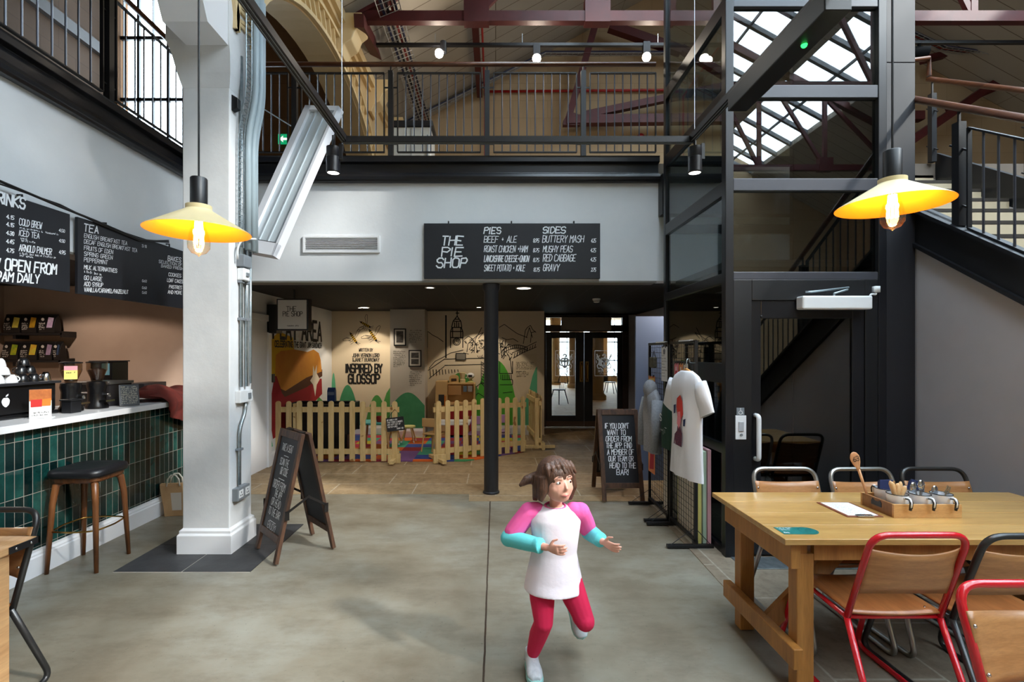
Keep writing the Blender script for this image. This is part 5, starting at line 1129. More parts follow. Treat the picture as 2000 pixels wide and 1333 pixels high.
# ================================================================ pavement A-boards
AWOOD, g = newmat('dark_stained_wood', .5); n = g.noise(g.swz(g.obj(),'XYZ',8,8,1.2), 4, 6, .65); g.link(g.ramp(n,[(.3,lin((48,32,24))),(.7,lin((98,66,46)))]), g.b.inputs['Base Color']); g.bump(n,.15)
def a_board(label, loc, rz, W, H, S, rows, small_print=None):
    t = thing('chalkboard_sign', label, 'sign', (loc[0],loc[1],.003), rz, 'pavement chalkboards'); s = .045
    for nm, sy in (('front',-1),('rear',1)):
        v = Vector((0,-sy*(S/2-.025),H)).normalized(); n = Vector((0,sy*v.z, -sy*v.y)); n = Vector((0,sy*abs(v.z),abs(v.y))); L = math.hypot(S/2-.025,H)
        o = Vector((0,sy*S/2,0)); Mx = Matrix(((1,v.x,n.x,o.x),(0,v.y,n.y,o.y),(0,v.z,n.z,o.z),(0,0,0,1)))
        m = MB(); m.box((-W/2,.012,-.014),(-W/2+s,L,.014),Mx); m.box((W/2-s,.012,-.014),(W/2,L,.014),Mx); m.box((-W/2+s,L-.06,-.014),(W/2-s,L,.014),Mx); m.box((-W/2+s,L*.15,-.014),(W/2-s,L*.15+.055,.014),Mx)
        fr = m.build(nm+'_frame', AWOOD, t, bevel=.003)
        m = MB(); m.box((-W/2+s,L*.15+.055,-.004),(W/2-s,L-.06,.004),Mx); b = m.build(nm+'_board', BOARD, t)
        if sy < 0:
            mm = MB(); R3 = Mx.to_3x3(); 
            for i, (tx, x, y, h, wd, sw) in enumerate(rows):
                q = Mx@Vector((x,y*L,.0045))
                if tx == '-': mm.face([q+R3@Vector(c) for c in ((-wd/2,0,.001),(wd/2,0,.001),(wd/2,h,.001),(-wd/2,h,.001))])
                else: text(mm, tx, q, R3@EX, R3@EY, R3@EZ, h, wd, sw, .06, .3, 1, seed=i)
            mm.build('lettering', CHALK, b, recalc=False)
    for sx in (-1,1):
        for zz in (.97,): m = MB(); m.box((sx*.12-.04,-.02,H-.003),(sx*.12+.04,.02,H+.004)); m.build('hinge', mat('aged_iron',(44,40,38),.5,metal=.6), t)
        x = sx*(W/2+.008); za = .40*H; ya = S/2*(1-za/H)+.012
        m = MB(); m.bar((x,-ya,za),(x,.01,za+.09),.004,.018); m.bar((x,.01,za+.09),(x,ya,za),.004,.018); m.lathe([(.012,-.006),(.012,.006)],(x,.01,za+.09),10,Matrix.Rotation(PI/2,4,'Y'),True); m.box((x-.004,-ya-.02,za-.06),(x+.002,-ya+.012,za+.01)); m.box((x-.004,ya-.012,za-.06),(x+.002,ya+.02,za+.01)); m.build('stay', mat('aged_iron',(44,40,38),.5,metal=.6), t)
    return t
a_board('dark framed chalkboard sign standing beside the white column', (-1.629,4.0), math.atan2(-.729,.687), .457, .965, .46,
    [('TAKE A SEAT',-.01,.83,.055,.22,.09),('-',0,.79,.005,.10,0),('SCAN THE',-.01,.715,.055,.18,.09),('QR CODE',.02,.645,.055,.15,.09),('-',-.0,.605,.005,.12,0),('ORDER FROM',-.02,.525,.06,.25,.09),('THE APP',0,.46,.052,.15,.09),('OR HEAD',-.01,.39,.055,.19,.09),('TO THE BAR',-.005,.315,.055,.24,.09),('-',0,.27,.005,.13,0),('ENJOY!',.0,.20+.01,.052,.17,.09)])
a_board('dark framed chalkboard sign standing before the lobby doors', (1.365,5.54), 0, .45, .96, .60,
    [(s,x,.79-i*.0715,.056,wd,.13) for i, (s,x,wd) in enumerate((('IF YOU DON\'T',-.02,.26),('WANT TO',-.03,.20),('ORDER FROM',-.01,.28),('THE APP, FIND',-.01,.28),('A MEMBER OF',0,.29),('OUR TEAM OR',.0,.27),('HEAD TO THE',.015,.28),('BAR!',.01,.13)))])
# ================================================================ gridwall display panels and what hangs on them
GRIDX = 1.63
def gridwall(label, y0, y1):
    t = thing('gridwall_panel', label, 'display panel', (GRIDX,(y0+y1)/2,0), 0, 'black gridwall panels'); m = MB(); z0, z1 = .07, 1.705
    for a, b in (((y0+.012,z0),(y0+.012,z1)),((y1-.012,z0),(y1-.012,z1)),((y0,z1-.012),(y1,z1-.012)),((y0,z0),(y1,z0))): m.bar((GRIDX,a[0],a[1]),(GRIDX,b[0],b[1]),.024,.024,(1,0,0))
    m.build('frame', BLACKM, t, world=True)
    m = MB(); n = int((y1-y0)/.05); nz = int((z1-z0)/.05)
    for i in range(1,n): y = y0+(y1-y0)*i/n; m.tube([(GRIDX,y,z0),(GRIDX,y,z1)], .0022, 4, cap=False)
    for i in range(1,nz): z = z0+(z1-z0)*i/nz; m.tube([(GRIDX+.004,y0,z),(GRIDX+.004,y1,z)], .0022, 4, cap=False)
    m.build('wire_grid', BLACKM, t, world=True)
    for y in (y0+.03,y1-.03):
        m = MB(); m.box((GRIDX-.23,y-.018,.008),(GRIDX+.15,y+.018,.035)); m.box((GRIDX-.02,y-.018,.035),(GRIDX+.02,y+.018,.07)); ft = m.build('foot', BLACKM, t, world=True, bevel=.003)
        m = MB(); m.tube([(GRIDX-.2,y,.03),(GRIDX,y,.17)],.003,5); m.tube([(GRIDX+.13,y,.03),(GRIDX,y,.17)],.003,5); m.build('brace_wire', BLACKM, ft, world=True)
    m = MB(); m.box((GRIDX-.015,y0+.1,z1-.004),(GRIDX+.015,y0+.35,z1+.006)); m.build('top_clip', PVC, t, world=True)
gridwall('black gridwall panel nearer the table, carrying the white T-shirt', 3.99, 4.585); gridwall('black gridwall panel farther back, carrying posters and a grey hoodie', 4.61, 5.21)
PAPER = mat('white_paper', (226,226,224), .8); PEACH = mat('print_peach', (222,150,96), .8, noise=((206,112,70),9)); PINK = mat('print_pink', (222,130,140), .8); NAVY = mat('print_navy', (34,42,82), .8); CRIM = mat('print_crimson', (170,40,52), .8)
def flatprint(nm, label, cat, y0, y1, z0, z1, base, blobs, x=GRIDX-.012, grp=None):
    t = thing(nm, label, cat, (x,(y0+y1)/2,z0), 0, grp); m = MB(); m.box((x-.002,y0,z0),(x+.001,y1,z1)); m.build('sheet', base, t, world=True)
    for i, (pts, mt, bn) in enumerate(blobs):
        m = MB(); m.face([(x-.0026-.0004*i, y0+(y1-y0)*(1-u), z0+(z1-z0)*v) for u, v in pts]); m.build(bn, mt, t, world=True)
    for y in (y0+(y1-y0)*.25, y0+(y1-y0)*.75): m = MB(); m.box((x-.006,y-.006,z1-.012),(x+.008,y+.006,z1+.012)); m.build('clip', BLACKM, t, world=True)
    return t
fig = lambda: [([(.3,.1),(.7,.1),(.75,.5),(.6,.62),(.4,.62),(.28,.5)],NAVY,'coat'),([(.4,.58),(.6,.58),(.64,.72),(.5,.8),(.36,.72)],PINK,'head'),([(.2,.74),(.8,.76),(.64,.79),(.62,.88),(.4,.87),(.38,.78)],NAVY,'hat'),([(.05,.88),(.95,.9),(.95,.96),(.05,.94)],mat('print_lemon',(226,196,110),.8),'banner')]
flatprint('art_print','peach art print of a navy coated figure, upper poster on the far gridwall','poster',4.99,5.19,.93,1.36,PEACH,fig())
flatprint('art_print','peach and crimson art print, lower poster on the far gridwall','poster',4.99,5.20,.36,.87,PEACH,[([(.2,.05),(.85,.1),(.9,.45),(.6,.5),(.3,.42)],CRIM,'skirt'),([(.35,.45),(.65,.48),(.6,.72),(.42,.72)],PINK,'body'),([(.1,.75),(.9,.8),(.8,.9),(.2,.88)],mat('print_lemon',(226,196,110),.8),'banner')])
pl = flatprint('price_list','long white printed price list clipped to the middle of the gridwall','paper',4.63,4.79,1.33,1.66,PAPER,[([(.35,.78),(.65,.78),(.7,.9),(.5,.95),(.3,.9)],mat('print_grey',(120,120,124),.8),'emblem')])
m = MB()
for k in range(8): scribble(m, (GRIDX-.0145,4.775,1.57-k*.028), -EY, EZ, -EX, .08+.03*(k%3), .011, .25, k)
m.build('lettering', INK, pl, world=True, recalc=False)
for k, (yy, l, b) in enumerate(((4.40,'small pink card print, farthest of the three on the near gridwall panel',PINK),(4.29,'small navy and peach card print, middle of the three on the near gridwall panel',PEACH),(4.18,'small cream card print, nearest of the three on the near gridwall panel',mat('print_cream',(222,208,188),.8)))):
    flatprint('card_print', l, 'card', yy-.045, yy+.045, 1.36, 1.51, b, [([(.3,.1),(.7,.12),(.72,.55),(.3,.5)],(CRIM,NAVY,PINK)[k],'figure'),([(.38,.55),(.64,.56),(.6,.8),(.4,.78)],PAPER if k != 2 else CRIM,'head')], grp='small card prints')
t = thing('dark_purse', 'small dark purse pinned high on the far gridwall panel', 'purse', (GRIDX-.03,4.98,1.47)); m = MB(); m.box((GRIDX-.05,4.93,1.45),(GRIDX-.008,5.06,1.56)); m.build('body', mat('olive_leather',(58,56,48),.6,noise=((90,84,66),40)), t, world=True, bevel=.012); m = MB(); m.tube([(GRIDX-.02,4.95,1.555),(GRIDX-.02,4.995,1.62),(GRIDX-.02,5.04,1.555)],.004,6); m.build('loop', BLACKM, t, world=True)
# garments: shell from a front outline, hung along a hanger line
def garment(mb, out, depth, o, u, n, bulge=.03, wave=.012, nseg=6):
    """closed pillow from outline rows: (z, half-width left, half-width right)"""
    o, u, n = Vector(o), Vector(u), Vector(n); rings = []
    for k, (z, l, r) in enumerate(out):
        c = []; N = 20; dk = min(1, .42+1.0*(out[0][0]-z)/.16)
        for j in range(N):
            a = 2*PI*j/N; x = (r if math.cos(a) > 0 else l)*math.cos(a); d = depth*dk*math.sin(a)*(1+.13*math.sin(x*34+z*5)*(1+k*.12))
            c.append(mb.b.verts.new(o+u*x+n*d+EZ*z))
        rings.append(c)
    for A, B in zip(rings, rings[1:]):
        for j in range(len(A)): mb.b.faces.new((A[j],A[(j+1)%len(A)],B[(j+1)%len(B)],B[j]))
    mb.b.faces.new(rings[0][::-1]); return mb
COTW = mat('white_cotton', (228,228,232), .85, bump=.25, bscale=9); WOODH = mat('hanger_wood', (196,142,82), .45)
hx, hy, hz = 1.515, 3.90, 1.505
an = -1.42; u = Vector((math.cos(an),math.sin(an),0)); n = Vector((math.sin(an),-math.cos(an),0))
t = thing('t_shirt', 'white T-shirt with red and navy print on a wooden hanger by the near gridwall', 't-shirt', (hx,hy,.6))
m = MB(); H = Vector((hx,hy,0))
garment(m, [(1.46,.07,.07),(1.445,.12,.12),(1.42,.17,.17),(1.38,.205,.205),(1.3,.215,.215),(1.2,.212,.212),(1.05,.21,.21),(.9,.215,.215),(.75,.225,.225),(.62,.235,.235)], .055, H, u, n); m.build('body', COTW, t, world=True, smooth=True)
for s in (-1,1):
    m = MB(); p0 = H+u*s*.19+EZ*1.37; p1 = H+u*s*.285+EZ*1.14; d = (p1-p0).normalized(); e = (u*s*.9+EZ*.35).normalized(); rr = []
    for k in range(6):
        c = p0+(p1-p0)*k/5; wv = .072+.022*k/5; rr.append([m.b.verts.new(c+e*wv*math.cos(2*PI*j/14)+n*(.030+.012*math.sin(k*.9))*math.sin(2*PI*j/14)) for j in range(14)])
    for A, B in zip(rr, rr[1:]):
        for j in range(14): m.b.faces.new((A[j],A[(j+1)%14],B[(j+1)%14],B[j]))
    m.b.faces.new(rr[0][::-1]); m.build('sleeve', COTW, t, world=True, smooth=True)
m = MB(); m.tube([H+u*(.078*math.cos(a))+n*(.026+.012*max(0,math.sin(a)) if math.sin(a) > 0 else .024)*math.sin(a)+EZ*(1.452-.06*max(0,math.sin(a))) for a in [2*PI*i/20 for i in range(20)]], .008, 6, True); m.build('collar', COTW, t, world=True, smooth=True)
fn = n*.062
for nm, pts, mt in (('print_red',[(-.03,1.24),(.02,1.27),(.05,1.22),(.06,1.12),(.03,1.08),(-.02,1.1),(-.04,1.17)],mat('print_scarlet',(206,60,50),.8)),('print_pink',[(-.02,1.13),(.02,1.14),(.03,1.06),(0,1.0),(-.03,1.04)],PINK),('print_navy',[(-.09,1.18),(-.05,1.19),(-.06,1.12),(-.09,1.11)],NAVY),('print_bottle',[(-.02,1.02),(.02,1.02),(.045,.97),(.04,.86),(-.09,.87),(-.07,.95),(-.03,.98)],mat('print_maroon',(110,50,66),.8,noise=((60,40,70),60))),('print_navy',[(.06,1.08),(.09,1.09),(.08,1.03),(.06,1.03)],NAVY)):
    m = MB(); m.face([H+u*x+fn*(1-(x/.22)**2)**.5+n*.004+EZ*z for x, z in pts]); m.build(nm, mt, t, world=True)
t = thing('coat_hanger', 'wooden coat hanger holding the white T-shirt', 'hanger', (hx,hy,1.45))
m = MB(); m.tube([H+u*x+EZ*(1.385+.085*(1-(abs(x)/.175)**1.2)) for x in [-.175+.035*i for i in range(11)]], [.007]+[.012]*9+[.007], 8); m.build('arms', WOODH, t, world=True, smooth=True)
m = MB(); q = H+EZ*1.47; e = (Vector((GRIDX,4.0,0))-H); e.z = 0; e.normalize(); m.tube([q, q+EZ*.03]+[q+EZ*.055+e*(.025-.025*math.cos(a))+EZ*(.03*math.sin(a)) for a in [PI*i/8 for i in range(9)]]+[q+EZ*.05+e*.09, q+EZ*.05+e*.155], .0028, 6); m.build('hook', GALV, t, world=True, smooth=True)
HOOD = mat('grey_marl_jersey', (150,152,158), .9, noise=((130,132,138),60))
t = thing('hooded_top', 'pale grey hooded top hanging in the middle of the far gridwall panel', 'hoodie', (GRIDX-.1,4.78,.6)); n2_ = Vector((-1,0,0)); u2 = Vector((0,-1,0)); H2 = Vector((GRIDX-.085,4.85,0)); m = MB()
garment(m, [(1.27,.05,.05),(1.22,.10,.10),(1.17,.17,.17),(1.1,.19,.19),(.95,.19,.19),(.8,.195,.195),(.66,.19,.19),(.63,.17,.17)], .06, H2, u2, n2_); m.build('body', HOOD, t, world=True, smooth=True)
m = MB(); m.ball(H2+EZ*1.24+n2_*.02, (.065,.085,.1), 14, 8); m.build('hood', HOOD, t, world=True, smooth=True)
for s in (-1,1): m = MB(); m.tube([H2+u2*s*.16+EZ*1.14, H2+u2*s*.21+EZ*.95+n2_*.03, H2+u2*s*.2+EZ*.66+n2_*.05], [.055,.05,.035], 10); m.build('sleeve', HOOD, t, world=True, smooth=True)
BOTG = mat('bottle_green_cotton', (18,58,44), .85)
t = thing('green_top', 'bottle green printed top hanging between the hooded top and the white T-shirt', 'top', (GRIDX-.06,4.45,.7)); H3 = Vector((GRIDX-.062,4.42,0)); m = MB()
garment(m, [(1.30,.04,.04),(1.24,.09,.09),(1.1,.14,.14),(1.02,.19,.19),(.9,.2,.2),(.74,.2,.2)], .045, H3, u2, n2_); m.build('body', BOTG, t, world=True, smooth=True)
m = MB(); text(m, 'S', H3+n2_*.05+u2*-.12+EZ*.98, u2, EZ, n2_, .06, .05, .16, 0, .1); scribble(m, H3+n2_*.05+u2*-.12+EZ*.86, u2, EZ, n2_, .2, .08, .06, 4); m.build('lettering', PAPER, t, world=True, recalc=False)
# leaning panels behind the gridwall
for k, (x, y0, y1, h, col, l) in enumerate(((1.672,4.06,4.52,.80,(214,208,122),'yellow edged board leaning behind the near gridwall panel, leftmost of three pastel boards'),(1.712,4.06,4.51,.785,(186,212,188),'mint edged board leaning behind the near gridwall panel, middle of three pastel boards'),(1.752,4.06,4.50,.80,(226,176,184),'pink edged board leaning behind the near gridwall panel, rightmost of three pastel boards'),(1.670,4.66,4.90,.78,(216,206,186),'cream board standing behind the seam of the two gridwall panels'),(1.70,4.66,4.92,.80,(204,192,170),'buff board standing behind the seam of the two gridwall panels, farther right'))):
    t = thing('leaning_board', l, 'board', (x,(y0+y1)/2,.006), 0, 'boards behind the gridwall'); m = MB(); m.box((x,y0,.006),(x+.03,y1,h)); m.build('panel', mat('board_%d_%d_%d' % col, col, .6), t, world=True, bevel=.004)
    m = MB(); m.box((x-.001,y0+.02,.03),(x+.0,y1-.02,h-.02)); m.build('face_sheet', mat('board_face',(206,198,182),.8), t, world=True)
# ================================================================ bar counter on the left
TILE, g = newmat('green_glazed_tile', .12, 0, .6); v = g.swz(g.pos(), 'YZ0')
mp = g.n('ShaderNodeMapping'); mp.inputs['Location'].default_value = (0.01,-0.005,0); g.link(v, mp.inputs[0]); vv_ = mp.outputs[0]
b = g.brick(vv_, .0665, .196, .0022, (0,0,0,1), (1,1,1,1), (.5,.5,.5,1), 0.0)
n = g.noise(g.pos(), 7, 5, .65); n2 = g.noise(g.pos(), 28, 3, .6)
f = g.math('ADD', g.math('MULTIPLY', b.outputs[0], .55), g.math('MULTIPLY', n, .6))
c = g.ramp(f, [(.15, lin((4,14,15))), (.45, lin((8,33,33))), (.75, lin((17,58,54))), (1.0, lin((38,90,82)))])
g.link(g.mix(b.outputs[1], c, lin((140,132,122))), g.b.inputs['Base Color']); g.link(g.ramp(b.outputs[1], [(0,(.14,)*3),(1,(.8,)*3)]), g.b.inputs['Roughness'])
g.bump(g.math('SUBTRACT', g.math('MULTIPLY', n2, .25), b.outputs[1]), .35)
t = thing('bar_counter', 'bar counter clad in dark green vertical tiles along the left wall', 'counter', (-3.6,3.5,0))
m = MB(); m.box((-4.0,1.0,0),(-3.31,5.98,1.06)); m.build('tiled_front', TILE, t, world=True)
m = MB(); prof = [(0,0),(.026,0),(.026,.135),(.02,.145),(.02,.155),(.01,.17),(.01,.185),(0,.185)]; m.prism(prof, (-3.31,1.0,0), (1,0,0), (0,0,1), (0,1,0), 4.97); m.build('skirting', SKIRT, t, world=True)
m = MB(); m.box((-4.05,1.0,1.062),(-3.25,5.97,1.112)); o = m.build('worktop', mat('white_quartz',(226,226,228),.22), bevel=.004); tag(o, 'long white worktop on the green tiled bar counter', 'worktop')
CT = 1.113
# shelves with coffee bags on the end wall of the bar
def ex(px, y): return (px-VX)/F*y
sh = []
for k, (py, x1) in enumerate(((651,128),(704,125))):
    z = 1.6+(VY-py)/F*5.85; t = thing('wall_shelf', ['upper black wall shelf of coffee bags','lower black wall shelf of coffee bags'][k], 'shelf', (-5.6,5.9,z)); m = MB(); m.box((-6.0,5.80,z-.025),(ex(x1,5.85),5.998,z)); m.build('board', BLACKM, t, world=True)
    m = MB(); m.box((ex(x1,5.85)-.02,5.80,z-.05),(ex(x1,5.85)+.004,5.998,z+.02)); m.build('bracket', BLACKM, t, world=True); m = MB(); m.box((ex(28,5.85),5.83,z-.07),(ex(34,5.85),5.998,z-.025)); m.build('bracket', BLACKM, t, world=True); sh.append(z)
def foil(c1, c2): return mat('label_%d_%d_%d' % c1, c1, .35, noise=(c2, 14))
LB_ = [foil((214,190,60),(240,226,120)), foil((206,160,40),(150,96,30)), foil((176,140,180),(214,200,214)), foil((200,190,30),(60,140,40)), foil((216,206,70),(230,150,40)), foil((180,150,176),(130,110,140)), foil((40,56,84),(70,90,120))]
def bag(label, px0, px1, zb, h, lab, dark=BLACKM):
    x0, x1 = ex(px0,5.86), ex(px1,5.86); t = thing('coffee_bag', label, 'coffee bag', ((x0+x1)/2,5.87,zb), 0, 'black coffee bags on the shelves'); w = (x1-x0)/2
    m = MB(); R2 = []
    for z, a, d in ((0,.92,.05),(h*.3,.95,.055),(h*.75,1.0,.03),(h*.93,1.06,.006),(h,1.07,.004)): R2.append([(-w*a,-d,z),(w*a,-d,z),(w*a,d,z),(-w*a,d,z)])
    for A, B in zip(R2,R2[1:]):
        for i in range(4): m.face([A[i],A[(i+1)%4],B[(i+1)%4],B[i]])
    m.face(R2[0][::-1]); m.face(R2[-1]); bmesh.ops.remove_doubles(m.b, verts=m.b.verts[:], dist=1e-5); m.build('pouch', mat('black_foil',(24,22,22),.4), t, bevel=.006)
    m = MB(); y = lambda z: -.0565+(.026 if z > .6 else 0)
    m.face([(w*.10,-.058,h*.28),(w*.78,-.058,h*.28),(w*.86,-.040,h*.80),(w*.2,-.040,h*.84)]); m.build('colour_label', lab, t)
    m = MB(); m.lathe([(.018,0),(.018,.001),(0,.001)], (-w*.45,-.044,h*.72), 12, Matrix.Rotation(PI/2,4,'X'))
    for i in range(4): scribble(m, (-w*.78,-.0595+.0*i,h*(.46-.1*i)), EX, EZ, -EY, w*.7, h*.075, .3, i+int(px0))
    m.build('printed_text', mat('label_white',(206,198,190),.7), t, recalc=False)
    return t
for px0, px1, k in ((12,46,0),(47,78,1),(80,112,2)): bag(['coffee bag with yellow label, left on the upper shelf','coffee bag with amber label, middle of the upper shelf','coffee bag with lilac label, right on the upper shelf'][k], px0, px1, sh[0], .225, LB_[k])
for px0, px1, k in ((9,42,3),(44,79,4),(81,108,5),(110,122,6)): bag(['coffee bag with green and yellow label on the lower shelf','coffee bag with yellow and orange label on the lower shelf','coffee bag with mauve label on the lower shelf','narrow coffee bag with navy label at the end of the lower shelf'][k-3], px0, px1, sh[1], .225, LB_[k])
# espresso machine (seen from the customers' side)
ESP = mat('espresso_black', (18,18,20), .25)
t = thing('espresso_machine', 'wide black espresso machine on the counter, cups stacked on its top', 'coffee machine', (-3.75,3.45,CT)); 
m = MB(); m.box((-3.99,2.9,CT),(-3.55,4.0,CT+.03)); m.box((-3.97,2.92,CT+.03),(-3.565,3.985,CT+.255)); m.build('body', ESP, t, world=True, bevel=.01)
m = MB(); m.box((-4.0,2.88,CT+.245),(-3.54,4.01,CT+.265)); m.build('cup_rail', mat('espresso_trim',(40,40,44),.3), t, world=True, bevel=.004)
m = MB(); e0 = Vector((-3.564,3.575,CT+.13))
m.prism([(.030*math.cos(a)*(1 if math.sin(a) > 0 else .92), .034*math.sin(a)-(.004 if abs(math.cos(a)) < .25 else 0)) for a in [2*PI*i/22 for i in range(22)]], e0, EY, EZ, EX, .002); m.prism([(0,.036),(.016,.044),(.02,.058),(.004,.05)], e0, EY, EZ, EX, .002); m.build('emblem', CHALK, t, world=True)
CUPW = mat('cup_white_china', (230,230,232), .25); CUPB = mat('cup_black_china', (22,22,24), .25)
def cup(label, x, y, z, mt, r=.042, h=.06, grp='cups on the espresso machine'):
    t = thing('coffee_cup', label, 'cup', (x,y,z), R.uniform(0,6), grp); m = MB(); m.lathe([(r,0),(r*.98,.01),(r*.8,h*.7),(r*.5,h),(0,h)], (0,0,0), 18); m.build('bowl', mt, t, smooth=True)
    m = MB(); m.tube(arc((r*.82,0,h*.45), .018, -PI/2, PI/2, 7), .004, 6); m.build('handle', mt, t, smooth=True); return t
zt = CT+.2655; wl = 'upturned white cup in the stacked group on the left end of the espresso machine'; bl = 'upturned black cup in the group right of the white cups on the espresso machine'
c0 = cup(wl, -3.62, 3.57, zt, CUPW); cb = cup(bl, -3.63, 3.77, zt, CUPB)
for x, y, z in ((-3.62,3.67,0),(-3.73,3.58,0),(-3.74,3.68,0),(-3.63,3.62,.061),(-3.70,3.66,.061),(-3.66,3.62,.122),(-3.84,3.62,0)): dup(c0, (x,y,zt+z), R.uniform(0,6), wl)
for x, y, z in ((-3.63,3.86,0),(-3.74,3.78,0),(-3.75,3.88,0),(-3.85,3.83,0),(-3.67,3.80,.061),(-3.68,3.88,.061),(-3.69,3.84,.122)): dup(cb, (x,y,zt+z), R.uniform(0,6), bl)
CH = mat('polished_steel', (200,202,206), .15, metal=1.0)
cup('small shiny steel milk jug at the right end of the espresso machine', -3.62, 3.955, zt, CH, .034, .07, 'steel jugs'); 
# card display
t = thing('card_display', 'upright menu card with red and orange drinks printed on it, on the counter front', 'menu card', (-3.40,3.68,CT)); an = .55; u = Vector((math.cos(an),math.sin(an),0)); u = Vector((.62,.78,0)); n = Vector((.78,-.62,0)); o_ = Vector((-3.445,3.63,CT))
m = MB(); m.prism([(0,0),(.125,0),(.125,.215),(0,.215)], o_, u, EZ, n*-1, .006); m.prism([(0,0),(.125,0),(.125,.004),(0,.004)], o_, u, n*-1, EZ, .003) if False else None; m.build('card', PAPER, t, world=True)
for nm, pts, mt in (('wood_print',[(0,.13),(.125,.13),(.125,.215),(0,.215)],mat('print_plank',(196,112,50),.7,noise=((160,84,34),20))),('red_drink',[(.008,.085),(.07,.085),(.072,.14),(.008,.14)],mat('print_drink_red',(196,34,30),.6)),('orange_drink',[(.07,.09),(.12,.09),(.122,.145),(.072,.14)],mat('print_drink_orange',(222,120,30),.6))):
    m = MB(); m.face([o_+u*x+EZ*y+n*(.0012+.0004*len(t.children)) for x, y in pts]); m.build(nm, mt, t, world=True)
m = MB(); scribble(m, o_+u*.015+EZ*.035, u, EZ, n, .095, .011, .3, 2); scribble(m, o_+u*.015+EZ*.018, u, EZ, n, .09, .009, .3, 3); m.build('lettering', INK, t, world=True, recalc=False)
m = MB(); m.box((-3.50,3.66,CT),(-3.36,3.75,CT+.004)); m.build('foot', PVC, t, world=True)
# grinders
HOP = thin_glass('smoky_hopper', (.62,.54,.46), 1, .02, .06); BEAN = mat('coffee_beans', (70,40,24), .5, noise=((40,22,14),120), bump=.6, bscale=90)
def grinder(label, x, y, bean, hr=.075):
    t = thing('coffee_grinder', label, 'grinder', (x,y,CT), 0, 'coffee grinders'); m = MB(); m.lathe([(0,0),(.085,0),(.085,.02),(.07,.05),(.066,.16),(.075,.2),(.07,.235),(.05,.24),(0,.24)], (0,0,0), 24); m.build('body', ESP, t, smooth=2)
    m = MB(); m.lathe([(.04,.24),(.045,.262),(hr,.34),(hr,.40)], (0,0,0), 24); m.build('hopper', HOP, t, smooth=2)
    m = MB(); m.lathe([(0,.245),(.036,.25),(.042,.264),(hr-.008,.335),(hr*.6,.35),(0,.355)], (0,0,0), 24); m.build('beans', bean, t, smooth=True)
    m = MB(); m.lathe([(hr+.004,.40),(hr+.004,.41),(hr*.6,.416),(0,.416)], (0,0,0), 24); m.build('lid', ESP, t, smooth=2)
    m = MB(); m.tube([(.05,.0,.13),(.115,-.01,.125),(.115,-.01,.105)], .012, 8); m.box((.06,-.05,.06),(.12,.05,.075)); m.build('portafilter_fork', CH, t); return t
grinder('coffee grinder with pale beans and a yellow tag beside the espresso machine', -3.56, 4.12, mat('pale_beans',(170,128,84),.6,noise=((120,84,50),110),bump=.6,bscale=90)); grinder('coffee grinder with dark beans, second from the espresso machine', -3.52, 4.34, BEAN)
t = thing('hopper_tag', 'yellow and pink paper tag hanging on the pale bean hopper', 'tag', (-3.46,4.06,CT+.3)); u = Vector((.75,.66,0)); n = Vector((.66,-.75,0)); o_ = Vector((-3.535,4.025,CT+.27))
m = MB(); m.prism([(0,0),(.085,0),(.085,.11),(0,.11)], o_, u, EZ, n*-1, .002); m.build('card', mat('tag_yellow',(226,214,120),.7), t, world=True); m = MB(); m.face([o_+n*.001+u*x+EZ*y for x, y in ((0,.075),(.085,.075),(.085,.11),(0,.11))]); m.build('pink_band', mat('tag_pink',(214,150,160),.7), t, world=True); m = MB(); scribble(m, o_+u*.01+EZ*.05+n*.001, u, EZ, n, .06, .01, .3, 1); m.build('lettering', INK, t, world=True, recalc=False)
def plain(nm, label, cat, c0, c1, mt, extra=(), bev=.006):
    t = thing(nm, label, cat, ((c0[0]+c1[0])/2,(c0[1]+c1[1])/2,c0[2])); m = MB(); m.box(c0,c1); m.build('case', mt, t, world=True, bevel=bev)
    for n_, a, b, mt2 in extra: m = MB(); m.box(a,b); m.build(n_, mt2, t, world=True, bevel=.002)
    return t
plain('hot_water_boiler', 'tall black boiler with a pale blue notice behind the grinders', 'boiler', (-3.99,4.84,CT),(-3.78,5.06,CT+.40), ESP, (('notice',(-3.88,4.837,CT+.27),(-3.80,4.841,CT+.385),mat('notice_blue',(140,200,214),.7)),('lid',(-4.0,4.83,CT+.40),(-3.77,5.07,CT+.412),BLACKG)))
plain('card_till', 'dark steel topped till box to the right of the grinders', 'till', (-3.86,4.48,CT),(-3.52,4.76,CT+.20), mat('till_dark',(40,38,40),.35), (('steel_lid',(-3.87,4.47,CT+.20),(-3.51,4.77,CT+.225),mat('till_lid_steel',(120,118,116),.3,metal=.7)),('slot',(-3.80,4.477,CT+.12),(-3.6,4.481,CT+.13),CH)))
t = thing('counter_sign', 'small black printed sign leaning in a stand near the end of the counter', 'sign', (-3.38,4.60,CT)); o_ = Vector((-3.42,4.47,CT+.004)); u = Vector((.72,.69,0)); n = Vector((.62,-.66,.3)).normalized(); v = n.cross(u)*1.0
if v.z < 0: v = -v
m = MB(); m.prism([(0,0),(.15,0),(.15,.2),(0,.2)], o_, u, v, n*-1, .01); m.build('panel', BLACKM, t, world=True)
m = MB()
for k in range(10): scribble(m, o_+u*.015+v*(.018+.017*k)+n*.001, u, v, n, .12, .011, .28, k)
m.build('lettering', mat('print_beige',(196,188,166),.7), t, world=True, recalc=False)
m = MB(); m.bar(o_+u*.075+v*.17-n*.01, Vector((-3.47,4.66,CT+.003)), .03, .004); m.build('stand', GALVD, t, world=True)
